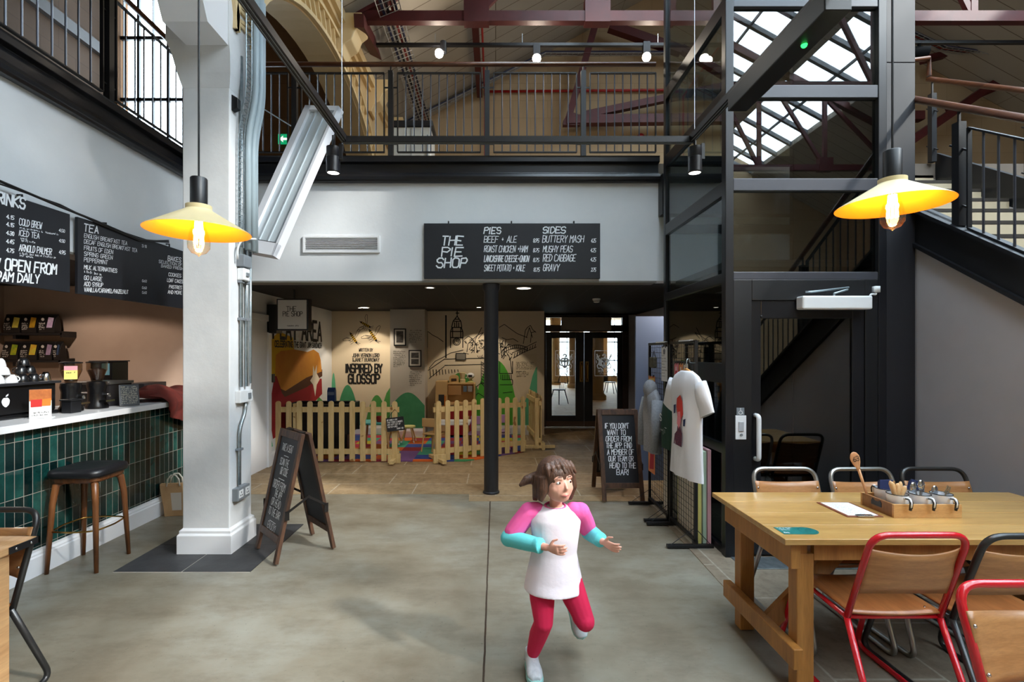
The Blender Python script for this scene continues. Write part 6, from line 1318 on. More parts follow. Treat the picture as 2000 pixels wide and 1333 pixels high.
m = MB(); m.box((-3.50,3.96,CT),(-3.42,4.06,CT+.10)); m.box((-3.51,3.95,CT+.10),(-3.41,4.07,CT+.112)); o = m.build('knock_box', BLACKM, bevel=.004); tag(o, 'small black knock box between the menu card and the first grinder', 'box')
plain('speaker_box', 'small black box behind the red coat at the end of the counter', 'box', (-3.99,5.30,CT),(-3.79,5.66,CT+.16), mat('box_black',(28,28,32),.4), (('front_panel',(-3.96,5.297,CT+.03),(-3.82,5.301,CT+.13),BLACKG),))
# red coat draped over the counter end
COAT = mat('rust_red_cloth', (98,27,16), .9, noise=((78,20,12),12), bump=.4, bscale=14)
t = thing('red_coat', 'rust red coat thrown over the end of the counter and hanging down its front', 'coat', (-3.4,5.1,CT))
m = MB()
def coat(u_, v_):
    y = 4.83+v_*.85; s = u_*1.05
    w_ = .02*math.sin(v_*17)+.014*math.sin(v_*31+u_*9)
    bulk = .13*math.exp(-((v_-.18)/.2)**2)+.10*math.exp(-((v_-.62)/.28)**2)
    if s < .52: return Vector((-3.76+s, y+.02*math.sin(s*14), CT+.012+bulk*math.sin(PI*min(1,s/.56))+abs(w_)*.8))
    q = s-.52; return Vector((-3.235+.012+abs(w_), y+.04*q, CT+.005-q*.82*(.35+.65*v_)))
m.grid(coat, 30, 34); m.build('cloth', COAT, t, world=True, smooth=True, solid=.012, sub=1)
m = MB(); m.tube([(-3.62,4.84,CT+.05),(-3.5,4.80,CT+.10),(-3.38,4.84,CT+.07),(-3.34,4.98,CT+.06),(-3.42,5.12,CT+.10)], [.03,.045,.045,.04,.03], 10); m.build('sleeve', COAT, t, world=True, smooth=True, sub=1)
# ================================================================ bar stool
WALN, g = newmat('walnut_stain', .35); n = g.noise(g.swz(g.obj(),'XYZ',10,10,1.5), 3, 5, .6); g.link(g.ramp(n,[(.3,lin((84,48,24))),(.7,lin((138,86,46)))]), g.b.inputs['Base Color'])
t = thing('bar_stool', 'walnut bar stool with black padded seat standing against the green tiles', 'stool', (-3.085,3.735,0), .06)
def rsq(w, r, z, n=6):
    out = []
    for cx, cy, a0 in ((w-r,w-r,0),(-w+r,w-r,PI/2),(-w+r,-w+r,PI),(w-r,-w+r,1.5*PI)): out += [(cx+r*math.cos(a0+PI/2*i/n),cy+r*math.sin(a0+PI/2*i/n),z) for i in range(n+1)]
    return out
def loft(mb, rings, cap=True):
    V = [[mb.b.verts.new(p) for p in r] for r in rings]
    for A, B in zip(V,V[1:]):
        for i in range(len(A)): mb.b.faces.new((A[i],A[(i+1)%len(A)],B[(i+1)%len(B)],B[i]))
    if cap: mb.b.faces.new(V[0][::-1]); mb.b.faces.new(V[-1])
m = MB(); loft(m, [rsq(.165,.07,.685),rsq(.188,.08,.69),rsq(.196,.085,.712),rsq(.19,.085,.738),rsq(.165,.08,.75),rsq(.09,.06,.748)]); m.build('seat', mat('black_leather',(20,20,24),.38,bump=.1,bscale=60), t, smooth=True)
m = MB(); loft(m, [rsq(.15,.05,.645),rsq(.165,.055,.66),rsq(.168,.055,.685)]); m.build('seat_frame', WALN, t, smooth=2)
for sx in (-1,1):
    for sy in (-1,1):
        m = MB(); m.tube([(sx*.10,sy*.10,.668),(sx*.135,sy*.135,.63),(sx*.150,sy*.150,.5),(sx*.172,sy*.172,0)], [.022,.024,.021,.014], 10); m.build('leg', WALN, t, smooth=True)
m = MB(); m.tube(fillet([(-.158,-.158,.30),(0,-.185,.30),(.158,-.158,.30),(.185,0,.30),(.158,.158,.30),(0,.185,.30),(-.158,.158,.30),(-.185,0,.30)],.04,2), .0065, 8, True); m.build('foot_ring', BASS, t, smooth=True)
# paper carrier bag
KRAFT = mat('kraft_paper', (188,152,110), .8, noise=((176,138,96),8))
t = thing('paper_bag', 'brown paper carrier bag with pale handles slumped against the counter behind the column', 'bag', (-3.16,4.86,0), .15)
m = MB(); loft(m, [[(x*a-.02+sx_,y*b,z) for x, y in ((-.08,-.05),(.11,-.05),(.11,.05),(-.08,.05))] for z, a, b, sx_ in ((.002,1,1,.02),(.1,1.02,1.0,.01),(.22,1.05,.8,-.015),(.30,1.06,.55,-.03),(.312,1.07,.45,-.032))]); m.build('body', KRAFT, t)
m = MB(); m.face([(-.01,-.054,.06),(.075,-.054,.06),(.068,-.044,.23),(-.03,-.044,.23)]); m.build('pale_label', mat('bag_label',(206,196,182),.8), t)
for y in (-.035,.035): m = MB(); m.tube([(-.07,y,.29),(-.06,y,.36),(-.03,y,.40),(.01,y,.40),(.04,y,.36),(.05,y,.29)], .007, 8); m.build('handle', mat('bag_handle',(214,206,192),.7), t, smooth=True)
# ================================================================ dining furniture
def wood(name, c0, c1, rough, order=(1,1,1), sc2=4, coat=0):
    m, g = newmat(name, rough); n = g.noise(g.swz(g.obj(),'XYZ',*order), sc2, 6, .62); n2 = g.noise(g.swz(g.obj(),'XYZ',*[q*3 for q in order]), sc2*3, 3, .6)
    c = g.ramp(n,[(.28,lin(c0)),(.72,lin(c1))]); c = g.mix(g.ramp(n2,[(.3,(.22,)*3),(.6,(0,0,0))]), c, lin(tuple(int(q*.6) for q in c0))); g.link(c, g.b.inputs['Base Color'])
    if coat: g.b.inputs['Coat Weight'].default_value = coat; g.b.inputs['Coat Roughness'].default_value = .14
    return m
PINEY = wood('varnished_pine', (172,130,70), (200,160,98), .28, (.8,9,9), 2.2, .5); PINEL = wood('varnished_pine_legs', (150,98,44), (188,132,66), .42, (9,9,.8), 2.0)
t = thing('dining_table', 'long varnished pine dining table on the right with cutlery box on top', 'table', (2.225,2.62,0))
m = MB()
for i in range(4): m.box((1.32,2.24+.19*i+.0007,.722),(3.13,2.24+.19*(i+1)-.0007,.75))
m.build('tabletop', PINEY, t, world=True, bevel=.003)
for x in (1.41,3.045):
    for y in (2.335,2.865): m = MB(); m.box((x,y-.035,.003),(x+.08,y+.035,.66)); m.box((x+.0,y-.035,.66),(x+.05,y+.035,.722)); m.build('leg', PINEL, t, world=True, bevel=.004)
    s = -1 if x < 2 else 1; xo = x-.045 if s < 0 else x+.08; tw = .045 if s < 0 else .02
    m = MB(); m.box((xo,2.27,.60),(xo+tw,2.93,.72)); m.build('apron', PINEL, t, world=True, bevel=.004)
    m = MB(); m.box((xo,2.25,.145),(xo+tw,2.95,.24)); m.build('stretcher', PINEL, t, world=True, bevel=.004)
    m = MB(); m.bar((x+.06 if s < 0 else x+.02,2.63,.17), (2.0 if s < 0 else 2.45,2.63,.715), .09, .03, (0,1,0)); m.build('brace', PINEL, t, world=True)
for y in (2.30,2.89): m = MB(); m.box((1.49,y,.63),(3.045,y+.025,.722)); m.build('side_apron', PINEL, t, world=True)
PLYB = wood('beech_ply', (150,98,54), (190,136,84), .4, (2,2,14), 2.2, .25); PLYS = wood('beech_ply_seat', (140,82,42), (176,112,62), .38, (12,1.2,5), 2.5, .3)
REDT = mat('red_tube_enamel', (196,22,34), .22, coat=.5); SILV = mat('silver_tube', (168,168,166), .28, metal=.9); GUN = mat('gunmetal_tube', (66,66,66), .32, metal=.7)
def chair(label, x, y, rz, tube, dz=0.003):
    t = thing('stacking_chair', label, 'chair', (x,y,dz), rz, 'tubular steel and ply chairs'); w = .205; r = .0135
    p = [(-w,-.17,.43),(-w,-.30,.80),(-w+.05,-.312,.845),(w-.05,-.312,.845),(w,-.30,.80),(w,-.17,.43)]
    m = MB(); m.tube(fillet([(-w,-.17,.43),(-w+.005,-.312,.845),(w-.005,-.312,.845),(w,-.17,.43)],.075,7), r, 12); fr = m.build('back_tube', tube, t, smooth=True)
    for s in (-1,1):
        m = MB(); m.tube(fillet([(s*w,-.165,.445),(s*(w+.006),-.36,.0135),(s*(w+.006),.34,.0135),(s*(w-.01),.20,.44)],[.07,.07],6), r, 12); m.build('side_tube', tube, t, smooth=True)
    m = MB(); m.tube([(-w,-.165,.432),(w,-.165,.432)], r*.8, 10); m.tube([(-w+.01,.20,.438),(w-.01,.20,.438)], r*.8, 10); m.tube([(-w,-.17,.432),(-w+.01,.2,.438)], r*.8, 10); m.tube([(w,-.17,.432),(w-.01,.2,.438)], r*.8, 10); m.build('seat_rail', tube, t, smooth=True)
    m = MB(); m.grid(lambda u,v: Vector((-.20+.40*u, -.185+.40*v, .449+.010*(2*u-1)**2+.012*v-.03*max(0,(v-.85)/.15)**2)), 10, 12); m.build('seat', PLYS, t, smooth=True, solid=.010)
    m = MB(); m.grid(lambda u,v: Vector((-.203+.406*u, -.213-.352*(.585+.175*v-.565) - .018*0 - .035*(1-(2*u-1)**2) + .008, .575+.185*v+.016*((2*u-1)**2)*(1 if v > .5 else -1))), 14, 6); m.build('backrest', PLYB, t, smooth=True, solid=.009)
    for s in (-1,1):
        for z in (.61,.735):
            yb_ = -.213-.352*(z-.555); m = MB(); m.ball((s*.19,yb_+.018,z),(.007,.005,.007),10,6); m.build('bolt', CH, t, smooth=True)
        for yy in (-.14,.15): m = MB(); m.ball((s*.165,yy,.460),(.007,.007,.003),10,6); m.build('bolt', CH, t, smooth=True)
    return t
cr = chair('red tubular chair, back to the viewer, at the near side of the pine table', 1.755, 2.34, 0, REDT)
chair('red tubular chair facing the viewer in the bottom right corner', 1.70, 1.29, PI, REDT)
cg = chair('dark grey tubular chair beside the red chair at the near side of the pine table', 2.205, 2.33, .02, GUN)
cs = chair('silver tubular chair on the far side of the pine table, nearest the lift handle', 1.87, 2.885, PI, SILV)
dup(cs, (2.365,2.875,.003), PI+.03, 'silver tubular chair on the far side of the pine table, right behind the cutlery box')
dup(cg, (2.82,2.88,.003), PI-.03, 'dark grey tubular chair on the far side of the pine table, against the grey wall')
dup(cg, (-2.385,2.045,.003), PI, 'dark grey tubular chair at the wooden table on the left edge')
t = thing('cafe_table', 'wooden cafe table with a black corner bracket at the left edge', 'table', (-2.5,1.7,0)); OAK = wood('reclaimed_oak', (176,132,88), (206,164,116), .5, (9,.8,9), 2)
m = MB(); m.box((-2.92,1.1,.715),(-2.13,2.285,.75)); m.build('tabletop', OAK, t, world=True, bevel=.005)
m = MB(); m.box((-2.131,2.15,.717),(-2.125,2.291,.747)); m.box((-2.27,2.285,.717),(-2.125,2.291,.747)); bk_ = m.build('corner_bracket', BLACKM, t, world=True)
for y in (2.18,2.25): m = MB(); m.ball((-2.124,y,.732),(.003,.006,.006),10,6); m.build('bolt', CH, bk_, world=True, smooth=True)
for x in (-2.87,-2.215):
    for y in (1.14,2.10): m = MB(); m.box((x,y,0),(x+.07,y+.07,.715)); m.build('leg', OAK, t, world=True, bevel=.004)
# ================================================================ on the pine table
TT = .7505
t = thing('clipboard', 'brown clipboard with a printed menu sheet lying on the pine table', 'clipboard', (1.91,2.66,TT)); m = MB(); m.box((1.818,2.54,TT),(2.006,2.785,TT+.004)); m.build('board', mat('clipboard_brown',(116,62,36),.5), t, world=True, bevel=.0015)
m = MB(); m.box((1.834,2.556,TT+.004),(1.990,2.774,TT+.005)); m.build('paper', PAPER, t, world=True)
m = MB()
for k in range(14): scribble(m, (1.846,2.755-.0145*k,TT+.0052), EX, EY, EZ, .13-.03*(k%3), .006, .3, k, .0004)
m.build('lettering', mat('print_grey',(120,120,124),.8), t, world=True, recalc=False)
m = MB(); m.box((1.87,2.535,TT+.004),(1.955,2.56,TT+.010)); m.build('clip', CH, t, world=True, bevel=.002)
m = MB(); cx_, cy_, rr_ = 1.488, 2.347, .047
pts = [(1.352,2.302),(cx_,2.302-.002)]+[(cx_+rr_*math.cos(a),cy_+rr_*math.sin(a)) for a in [-PI/2+PI*i/14 for i in range(15)]]+[(1.352,2.392)]
t = thing('table_sticker', 'teal rounded ordering sticker on the near left corner of the pine table', 'sticker', (1.43,2.347,TT)); m.prism(pts, (0,0,TT),(1,0,0),(0,1,0),(0,0,1),.0012); m.build('card', mat('teal_print',(18,104,100),.4), t, world=True)
m = MB()
for k in range(3): scribble(m, (1.362,2.378-.014*k,TT+.0014), EX, EY, EZ, (.07,.055,.045)[k], .008, .25, k, .0004)
scribble(m, (1.362,2.312,TT+.0014), EX, EY, EZ, .02, .014, .25, 9, .0004); m.build('lettering', CHALK, t, world=True, recalc=False)
m = MB(); m.lathe([(.040,.0016),(.037,.0016)], (cx_,cy_,TT), 28); scribble(m, (cx_-.022,cy_+.004,TT+.0015), EX, EY, EZ, .044, .012, .25, 6, .0004); scribble(m, (cx_-.022,cy_-.014,TT+.0015), EX, EY, EZ, .044, .012, .25, 8, .0004)
o = m.build('roundel', mat('teal_dark_print',(8,60,60),.4), t, world=True, recalc=False)
t = thing('cutlery_box', 'open wooden box with black handle holes holding enamel mugs of cutlery', 'box', (2.225,2.645,TT)); BOXW = wood('box_pine', (190,140,84), (216,170,112), .55, (2,2,12), 3)
m = MB(); x0,x1,y0,y1,h = 2.05,2.40,2.53,2.76,.068
m.box((x0,y0,TT),(x1,y0+.012,TT+h)); m.box((x0,y1-.012,TT),(x1,y1,TT+h)); m.box((x0+.012,y0+.012,TT),(x1-.012,y1-.012,TT+.008)); m.build('sides', BOXW, t, world=True)
DKW = wood('box_end_brown', (120,78,44), (150,104,62), .55, (2,12,2), 3)
for xx in (x0,x1-.012): m = MB(); m.box((xx,y0+.012,TT),(xx+.012,y1-.012,TT+h)); m.build('end_board', DKW, t, world=True)
m = MB(); m.prism([(-.035,-.016),(.035,-.016),(.035,.004),(.026,.018),(.012,.008),(-.012,.008),(-.026,.018),(-.035,.004)], (x0-.003,2.645,TT+.045), (0,1,0),(0,0,1),(1,0,0),.003); m.build('handle_plate', BLACKM, t, world=True)
ENAM = mat('white_enamel', (226,228,232), .2, coat=.4); BRIM = mat('black_enamel_rim', (14,14,16), .25)
def mug(label, x, y, rz=0):
    t = thing('enamel_mug', label, 'mug', (x,y,TT+.0085), rz, 'white enamel mugs in the cutlery box'); r = .048
    m = MB(); m.lathe([(0,.0),(r-.006,0),(r-.002,.006),(r,.1),(r-.003,.1),(r-.005,.008),(0,.004)], (0,0,0), 28); m.build('body', ENAM, t, smooth=2)
    m = MB(); m.tube([(r*math.cos(a)*.985,r*math.sin(a)*.985,.1) for a in [2*PI*i/28 for i in range(28)]], .0022, 6, True); m.build('rim', BRIM, t, smooth=True)
    m = MB(); m.tube(fillet([(0,-r+.002,.074),(0,-r-.032,.076),(0,-r-.036,.045),(0,-r-.030,.03)],.016,5), [.006]*13+[.005], 8) if False else m.tube(fillet([(0,-r+.002,.086),(0,-r-.030,.096),(0,-r-.040,.078),(0,-r-.036,.050)],.014,5), .0062, 8); hd = m.build('handle', ENAM, t, smooth=True)
    m = MB(); m.tube([(.0062,-r-.012,.090),(.0062,-r-.034,.090),(.0062,-r-.041,.076),(.0062,-r-.037,.046)], .0035, 6); m.tube([(-.0062,-r-.012,.090),(-.0062,-r-.034,.090),(-.0062,-r-.041,.076),(-.0062,-r-.037,.046)], .0035, 6); m.tube([(0,-r-.037,.052),(0,-r-.034,.036)],.0065,8); m.build('handle_edge', BRIM, hd, smooth=True)
    return t
mx = (2.118,2.236,2.350); my = 2.592
g0 = mug('white enamel mug of wooden-handled knives at the front left of the cutlery box', mx[0], my)
dup(g0, (mx[1],my,TT+.0085), 0, 'white enamel mug of silver forks in the front middle of the cutlery box'); dup(g0, (mx[2],my,TT+.0085), 0, 'white enamel mug with a metal dish at the front right of the cutlery box')
g1 = mug('white enamel mug holding navy napkins at the back left of the cutlery box', 2.135, 2.697, PI); dup(g1, (2.275,2.697,TT+.0085), PI, 'white enamel mug holding navy napkins at the back middle of the cutlery box')
for k, (x, y, l, rot) in enumerate(((2.135,2.697,'folded navy napkins standing in the back left mug',0.0),(2.275,2.697,'folded navy napkins tilted in the back middle mug',.25))):
    t = thing('napkins', l, 'napkin', (x,y,TT+.02)); Mx = Matrix.Translation((x,y,TT+.02)) @ Matrix.Rotation(rot,4,'Y')
    for i in range(3): m = MB(); m.box((-.036+.002*i,-.012+.008*i,0),(.036-.002*i,-.006+.008*i,.135-.006*i),Mx); m.build('napkin_fold', mat('navy_paper',(40,50,92),.85), t, world=True)
KNW = wood('knife_handle_wood', (186,140,88), (216,176,124), .5, (9,9,1.5), 4)
def utensil(kind, label, cx, cy, ax, ay, L, r=.009, grp='cutlery in the enamel mugs'):
    t = thing(kind, label, 'cutlery', (cx,cy,TT+.025), 0, grp); a = Vector((cx-ax*.25,cy-ay*.25,TT+.022)); b = Vector((cx+ax,cy+ay,TT+L)); d = (b-a)
    if kind == 'table_knife':
        m = MB(); m.bar(a, a+d*.45, .014, .0015); m.build('blade', CH, t, world=True); m = MB(); m.tube([a+d*.43,a+d*.55,a+d*.9,b], [.007,.010,.011,.004], 10); m.build('handle', KNW, t, world=True, smooth=True)
    elif kind == 'fork':
        m = MB(); m.bar(a, a+d*.72, .008, .003); m.build('handle', CH, t, world=True); m = MB(); s = d.normalized().cross(Vector((0,1,0))).normalized()
        m.bar(a+d*.70, a+d*.80, .022, .002)
        for q in (-.0095,-.0032,.0032,.0095): m.bar(a+d*.79+s*q, b+s*q, .003, .002)
        m.build('tines', CH, t, world=True)
    else:
        m = MB(); m.bar(a, a+d*.76, .008, .003); m.build('handle', CH, t, world=True); m = MB(); m.ball(a+d*.87, (.018,.007,.028), 14, 8); m.build('bowl', CH, t, world=True, smooth=True)
for i, (ax, ay, L) in enumerate(((-.038,.0,.175),(-.012,.02,.165),(.012,.012,.160),(.030,.014,.168),(.04,-.005,.15))): utensil('table_knife', ['wooden-handled knife leaning left in the front left mug','wooden-handled knife, second from the left in the front left mug','wooden-handled knife standing in the middle of the front left mug','wooden-handled knife leaning right in the front left mug','wooden-handled knife leaning farthest right in the front left mug'][i], mx[0], my, ax, ay, L)
for i, (ax, ay, L) in enumerate(((-.034,.008,.155),(-.015,.02,.165),(.008,.0,.172),(.028,.012,.158))): utensil('fork' if i % 2 else 'spoon', ['steel spoon leaning left in the front middle mug','steel fork left of centre in the front middle mug','steel spoon standing tallest in the front middle mug','steel fork leaning right in the front middle mug'][i], mx[1], my, ax, ay, L)
for i, (ax, ay, L) in enumerate(((.056,.015,.142),(-.03,.012,.135))): utensil('fork' if i == 0 else 'spoon', ['steel fork sticking out to the right of the front right mug','steel spoon lying over the rim of the front right mug'][i], mx[2], my, ax, ay, L)
t = thing('wooden_spoon', 'tall wooden spoon with a table number on its bowl in the cutlery box corner', 'spoon', (2.075,2.735,TT+.01)); a = Vector((2.078,2.728,TT+.012)); b = Vector((1.992,2.735,TT+.285)); d = (b-a); dn = d.normalized(); sx_ = Vector((0,-1,0)).cross(dn)*1; SPW = wood('spoon_wood', (190,130,86), (214,160,112), .5, (9,9,1.5), 4)
m = MB(); m.tube([a, a+d*.7], [.0065,.0075], 10); m.build('handle', SPW, t, world=True, smooth=True)
m = MB(); rings = []
for q, wv, tv in ((.66,.007,.006),(.74,.012,.006),(.82,.022,.006),(.90,.0275,.006),(.96,.0265,.006),(1.02,.017,.005),(1.045,.006,.003)): rings.append([a+d*q+sx_*(wv*math.cos(2*PI*j/14))+Vector((0,1,0))*(tv*math.sin(2*PI*j/14)) for j in range(14)])
loft(m, rings); m.build('bowl', SPW, t, world=True, smooth=True)
m = MB(); text(m, '63', a+d*.87+Vector((0,-.0066,0)), -sx_ if sx_.x < 0 else sx_, dn, -EY, .026, .03, .12, 0, .1, 1, .0005); m.build('number', INK, t, world=True, recalc=False)
# ================================================================ the running child
def loft2(mb, rows, n=20):
    """rows: (centre, x-axis vector, y-axis vector) ellipses"""
    V = [[mb.b.verts.new(Vector(c)+Vector(a)*math.cos(2*PI*j/n)+Vector(b)*math.sin(2*PI*j/n)) for j in range(n)] for c, a, b in rows]
    for A, B in zip(V, V[1:]):
        for j in range(n): mb.b.faces.new((A[j],A[(j+1)%n],B[(j+1)%n],B[j]))
    mb.b.faces.new(V[0][::-1]); mb.b.faces.new(V[-1])
def limb(mb, pts, rs):
    """tapering limb with rounded joints along a smooth path"""
    mb.tube(pts, rs, 14)
    for p, r in zip(pts, rs): mb.ball(p, r*.985, 12, 8)
def fuse(o, vox, smooth=6, fac=.5):
    k = o.modifiers.new('fuse', 'REMESH'); k.mode = 'VOXEL'; k.voxel_size = vox; k.use_smooth_shade = True
    k = o.modifiers.new('relax', 'SMOOTH'); k.iterations = smooth; k.factor = fac
SKIN = mat('child_skin', (222,168,146), .5, noise=((214,150,130),8)); 
_b = SKIN.node_tree.nodes['Principled BSDF']; _b.inputs['Subsurface Weight'].default_value = .12; _b.inputs['Subsurface Radius'].default_value = (.02,.008,.005); _b.inputs['Subsurface Scale'].default_value = .3
TEEW = mat('tee_white_jersey', (236,226,234), .9, bump=.2, bscale=22); TEEP = mat('tee_pink_sleeve', (240,96,164), .9, bump=.2, bscale=22); TURQ = mat('turquoise_sleeve', (96,200,204), .9, bump=.25, bscale=26)
LEGG = mat('crimson_leggings', (204,24,72), .85, bump=.15, bscale=26); HAIRM, g = newmat('brown_hair', .45); n = g.noise(g.swz(g.obj(),'XYZ',40,40,6), 3, 4, .6); g.link(g.ramp(n,[(.3,lin((48,30,22))),(.7,lin((96,64,46)))]), g.b.inputs['Base Color']); g.bump(n,.5)
SHOEW = mat('trainer_grey_white', (204,208,212), .6, noise=((178,184,190),30)); SOLE = mat('trainer_mint_sole', (150,200,196), .6)
t = thing('person', 'small child in white and pink top and crimson leggings running across the concrete floor', 'person', (.25,2.43,0))
V3 = Vector
hip_r, hip_l = V3((.225,2.435,.50)), V3((.345,2.44,.50))
knee_r, ank_r = V3((.232,2.385,.29)), V3((.182,2.475,.075))
knee_l, ank_l = V3((.430,2.36,.31)), V3((.425,2.60,.235))
chest, waist, pelv = V3((.293,2.415,.745)), V3((.288,2.425,.62)), V3((.285,2.435,.52))
sh_r, el_r, wr_r = V3((.165,2.425,.815)), V3((.065,2.43,.685)), V3((.235,2.275,.700))
sh_l, el_l, wr_l = V3((.418,2.425,.815)), V3((.475,2.50,.690)), V3((.515,2.375,.690))
neck = V3((.295,2.41,.865)); hc = V3((.298,2.392,.975))
hz_ = Matrix.Rotation(.42, 3, 'Z') @ Matrix.Rotation(-.10, 3, 'X')      # head turned to the viewer's right
hr_, hf, hu = hz_@V3((1,0,0)), hz_@V3((0,-1,0)), hz_@V3((0,0,1))
def HP(x, f, u): return hc+hr_*x+hf*f+hu*u
b = MB()
loft2(b, [(pelv-EZ*.07,(.06,0,0),(0,.055,0)),(pelv-EZ*.03,(.100,0,0),(0,.075,0)),(pelv,(.108,0,0),(0,.08,0)),(waist,(.090,0,0),(0,.07,0)),(chest-EZ*.04,(.098,0,0),(0,.072,0)),(chest+EZ*.04,(.108,0,0),(0,.068,0)),(chest+EZ*.085,(.075,0,0),(0,.05,0)),(neck-EZ*.03,(.04,0,0),(0,.036,0))])
b.tube([neck-EZ*.05, neck, HP(0,-.01,-.06)], [.036,.031,.032], 14)
for h_, k_, a_ in ((hip_r,knee_r,ank_r),(hip_l,knee_l,ank_l)):
    limb(b, [h_, h_*.5+k_*.5, k_, k_*.6+a_*.4+(V3((0,.012,0)) if a_ is ank_r else V3((0,0,-.0))), a_], [.066,.057,.042,.041,.027])
for s_, e_, w__ in ((sh_r,el_r,wr_r),(sh_l,el_l,wr_l)): limb(b, [s_, s_*.5+e_*.5, e_, e_*.55+w__*.45, w__], [.036,.032,.026,.025,.017])
# head: skull, face, jaw, nose, brow, lips, ears
b.ball(HP(0,-.012,.022), (.080,.088,.085), 20, 14); b.ball(HP(0,.018,-.022), (.066,.062,.072), 18, 12); b.ball(HP(0,.036,-.062), (.040,.036,.030), 14, 10)
for s in (-1,1): b.ball(HP(s*.034,.044,-.028), (.026,.022,.024), 12, 8); b.ball(HP(s*.077,-.008,-.012), (.008,.016,.024), 10, 8)
b.tube([HP(0,.074,.006), HP(0,.084,-.014), HP(0,.090,-.026)], [.006,.007,.009], 10); b.ball(HP(0,.084,-.026), .0095, 10, 8)
b.tube([HP(-.020,.068,-.053), HP(0,.078,-.053), HP(.020,.068,-.053)], [.004,.006,.004], 8); b.tube([HP(-.016,.067,-.061), HP(0,.076,-.062), HP(.016,.067,-.061)], [.004,.006,.004], 8)
for s in (-1,1): b.tube([HP(s*.014,.074,.022), HP(s*.034,.068,.027), HP(s*.05,.054,.022)], [.007,.008,.006], 8)
# hands: palm, four fingers of different lengths with bends, thumb from the side of the palm
def hand(mb, w_, d, side, curl):
    d = d.normalized(); side = (side-d*side.dot(d)).normalized(); nn = d.cross(side)      # nn: palm side
    loft2(mb, [(w_,side*.015,nn*.012),(w_+d*.022,side*.023,nn*.011),(w_+d*.046,side*.026,nn*.010),(w_+d*.055,side*.022,nn*.008)], 14)
    for i, (off, L) in enumerate(((-.0195,.040),(-.0065,.046),(.0065,.043),(.0195,.033))):
        p = w_+d*.050+side*off; a = side*off*.25; q1 = p+(d*math.cos(curl*.5)+nn*math.sin(curl*.5)).normalized()*L*.42+a*.2; q2 = q1+(d*math.cos(curl*1.2)+nn*math.sin(curl*1.2)).normalized()*L*.33+a*.15; q3 = q2+(d*math.cos(curl*1.8)+nn*math.sin(curl*1.8)).normalized()*L*.28
        mb.tube([p-d*.012,p,q1,q2,q3], [.0062,.0062,.0058,.0052,.0042], 10); mb.ball(q3,.0044,8,6)
    p = w_+d*.016-side*.018; q1 = p+(d*.5-side*.75+nn*.25).normalized()*.024; q2 = q1+(d*.85-side*.25+nn*.35).normalized()*.022
    mb.tube([p+side*.008,p,q1,q2],[.008,.0078,.0066,.005],10); mb.ball(q2,.0052,8,6)
hand(b, wr_r+(wr_r-el_r).normalized()*.012, wr_r-el_r, V3((0,.2,-1)), .55); hand(b, wr_l+(wr_l-el_l).normalized()*.012, V3((.45,-.6,-.1)), V3((.3,.1,-1)), .45)
o = b.build('body', SKIN, t, smooth=True, world=True); fuse(o, .0032, 8, .5)
# clothing, each following the limb beneath
b = MB(); loft2(b, [(pelv-EZ*.085+V3((.004,-.004,0)),(.150,0,0),(0,.124,0)),(pelv-EZ*.03+V3((.002,-.002,0)),(.140,0,0),(0,.110,0)),(waist,(.112,0,0),(0,.088,0)),(chest-EZ*.04,(.116,0,0),(0,.088,0)),(chest+EZ*.04,(.128,0,0),(0,.084,0)),(chest+EZ*.08,(.108,0,0),(0,.070,0)),(chest+EZ*.105,(.056,0,0),(0,.050,0))], 28)
for s_, e_ in ((sh_r,el_r),(sh_l,el_l)): limb(b, [s_*.5+chest*.5+EZ*.03, s_*.9+chest*.1], [.044,.040])
o = b.build('top', TEEW, t, smooth=True, world=True); fuse(o, .006, 10, .5); 
b = MB(); b.tube([chest+EZ*.104+V3((.050*math.cos(a),.045*math.sin(a),.005*math.sin(a))) for a in [2*PI*i/20 for i in range(20)]], .0055, 8, True); b.build('neckband', TEEP, t, smooth=True, world=True)
for s_, e_, w__ in ((sh_r,el_r,wr_r),(sh_l,el_l,wr_l)):
    b = MB(); limb(b, [s_*.72+chest*.28+EZ*.024, s_, s_*.5+e_*.5, s_*.22+e_*.78], [.047,.049,.048,.046]); o = b.build('upper_sleeve', TEEP, t, smooth=True, world=True); fuse(o, .005, 6)
    b = MB(); d = (w__-e_); limb(b, [s_*.25+e_*.75, e_, e_+d*.5, e_+d*.80], [.043,.043,.039,.034]); q = e_+d*.82; b.tube([q-d.normalized()*.012,q+d.normalized()*.012],[.037,.037],14); o = b.build('lower_sleeve', TURQ, t, smooth=True, world=True); fuse(o, .005, 6)
b = MB()
for h_, k_, a_ in ((hip_r,knee_r,ank_r),(hip_l,knee_l,ank_l)): limb(b, [h_+EZ*.03, h_*.5+k_*.5, k_, k_*.6+a_*.4+(V3((0,.012,0)) if a_ is ank_r else V3((0,0,0))), a_*.86+k_*.14], [.067,.062,.047,.046,.034])
loft2(b, [(pelv-EZ*.075,(.07,0,0),(0,.06,0)),(pelv-EZ*.03,(.108,0,0),(0,.082,0)),(pelv+EZ*.03,(.100,0,0),(0,.076,0))])
o = b.build('leggings', LEGG, t, smooth=True, world=True); fuse(o, .005, 8)
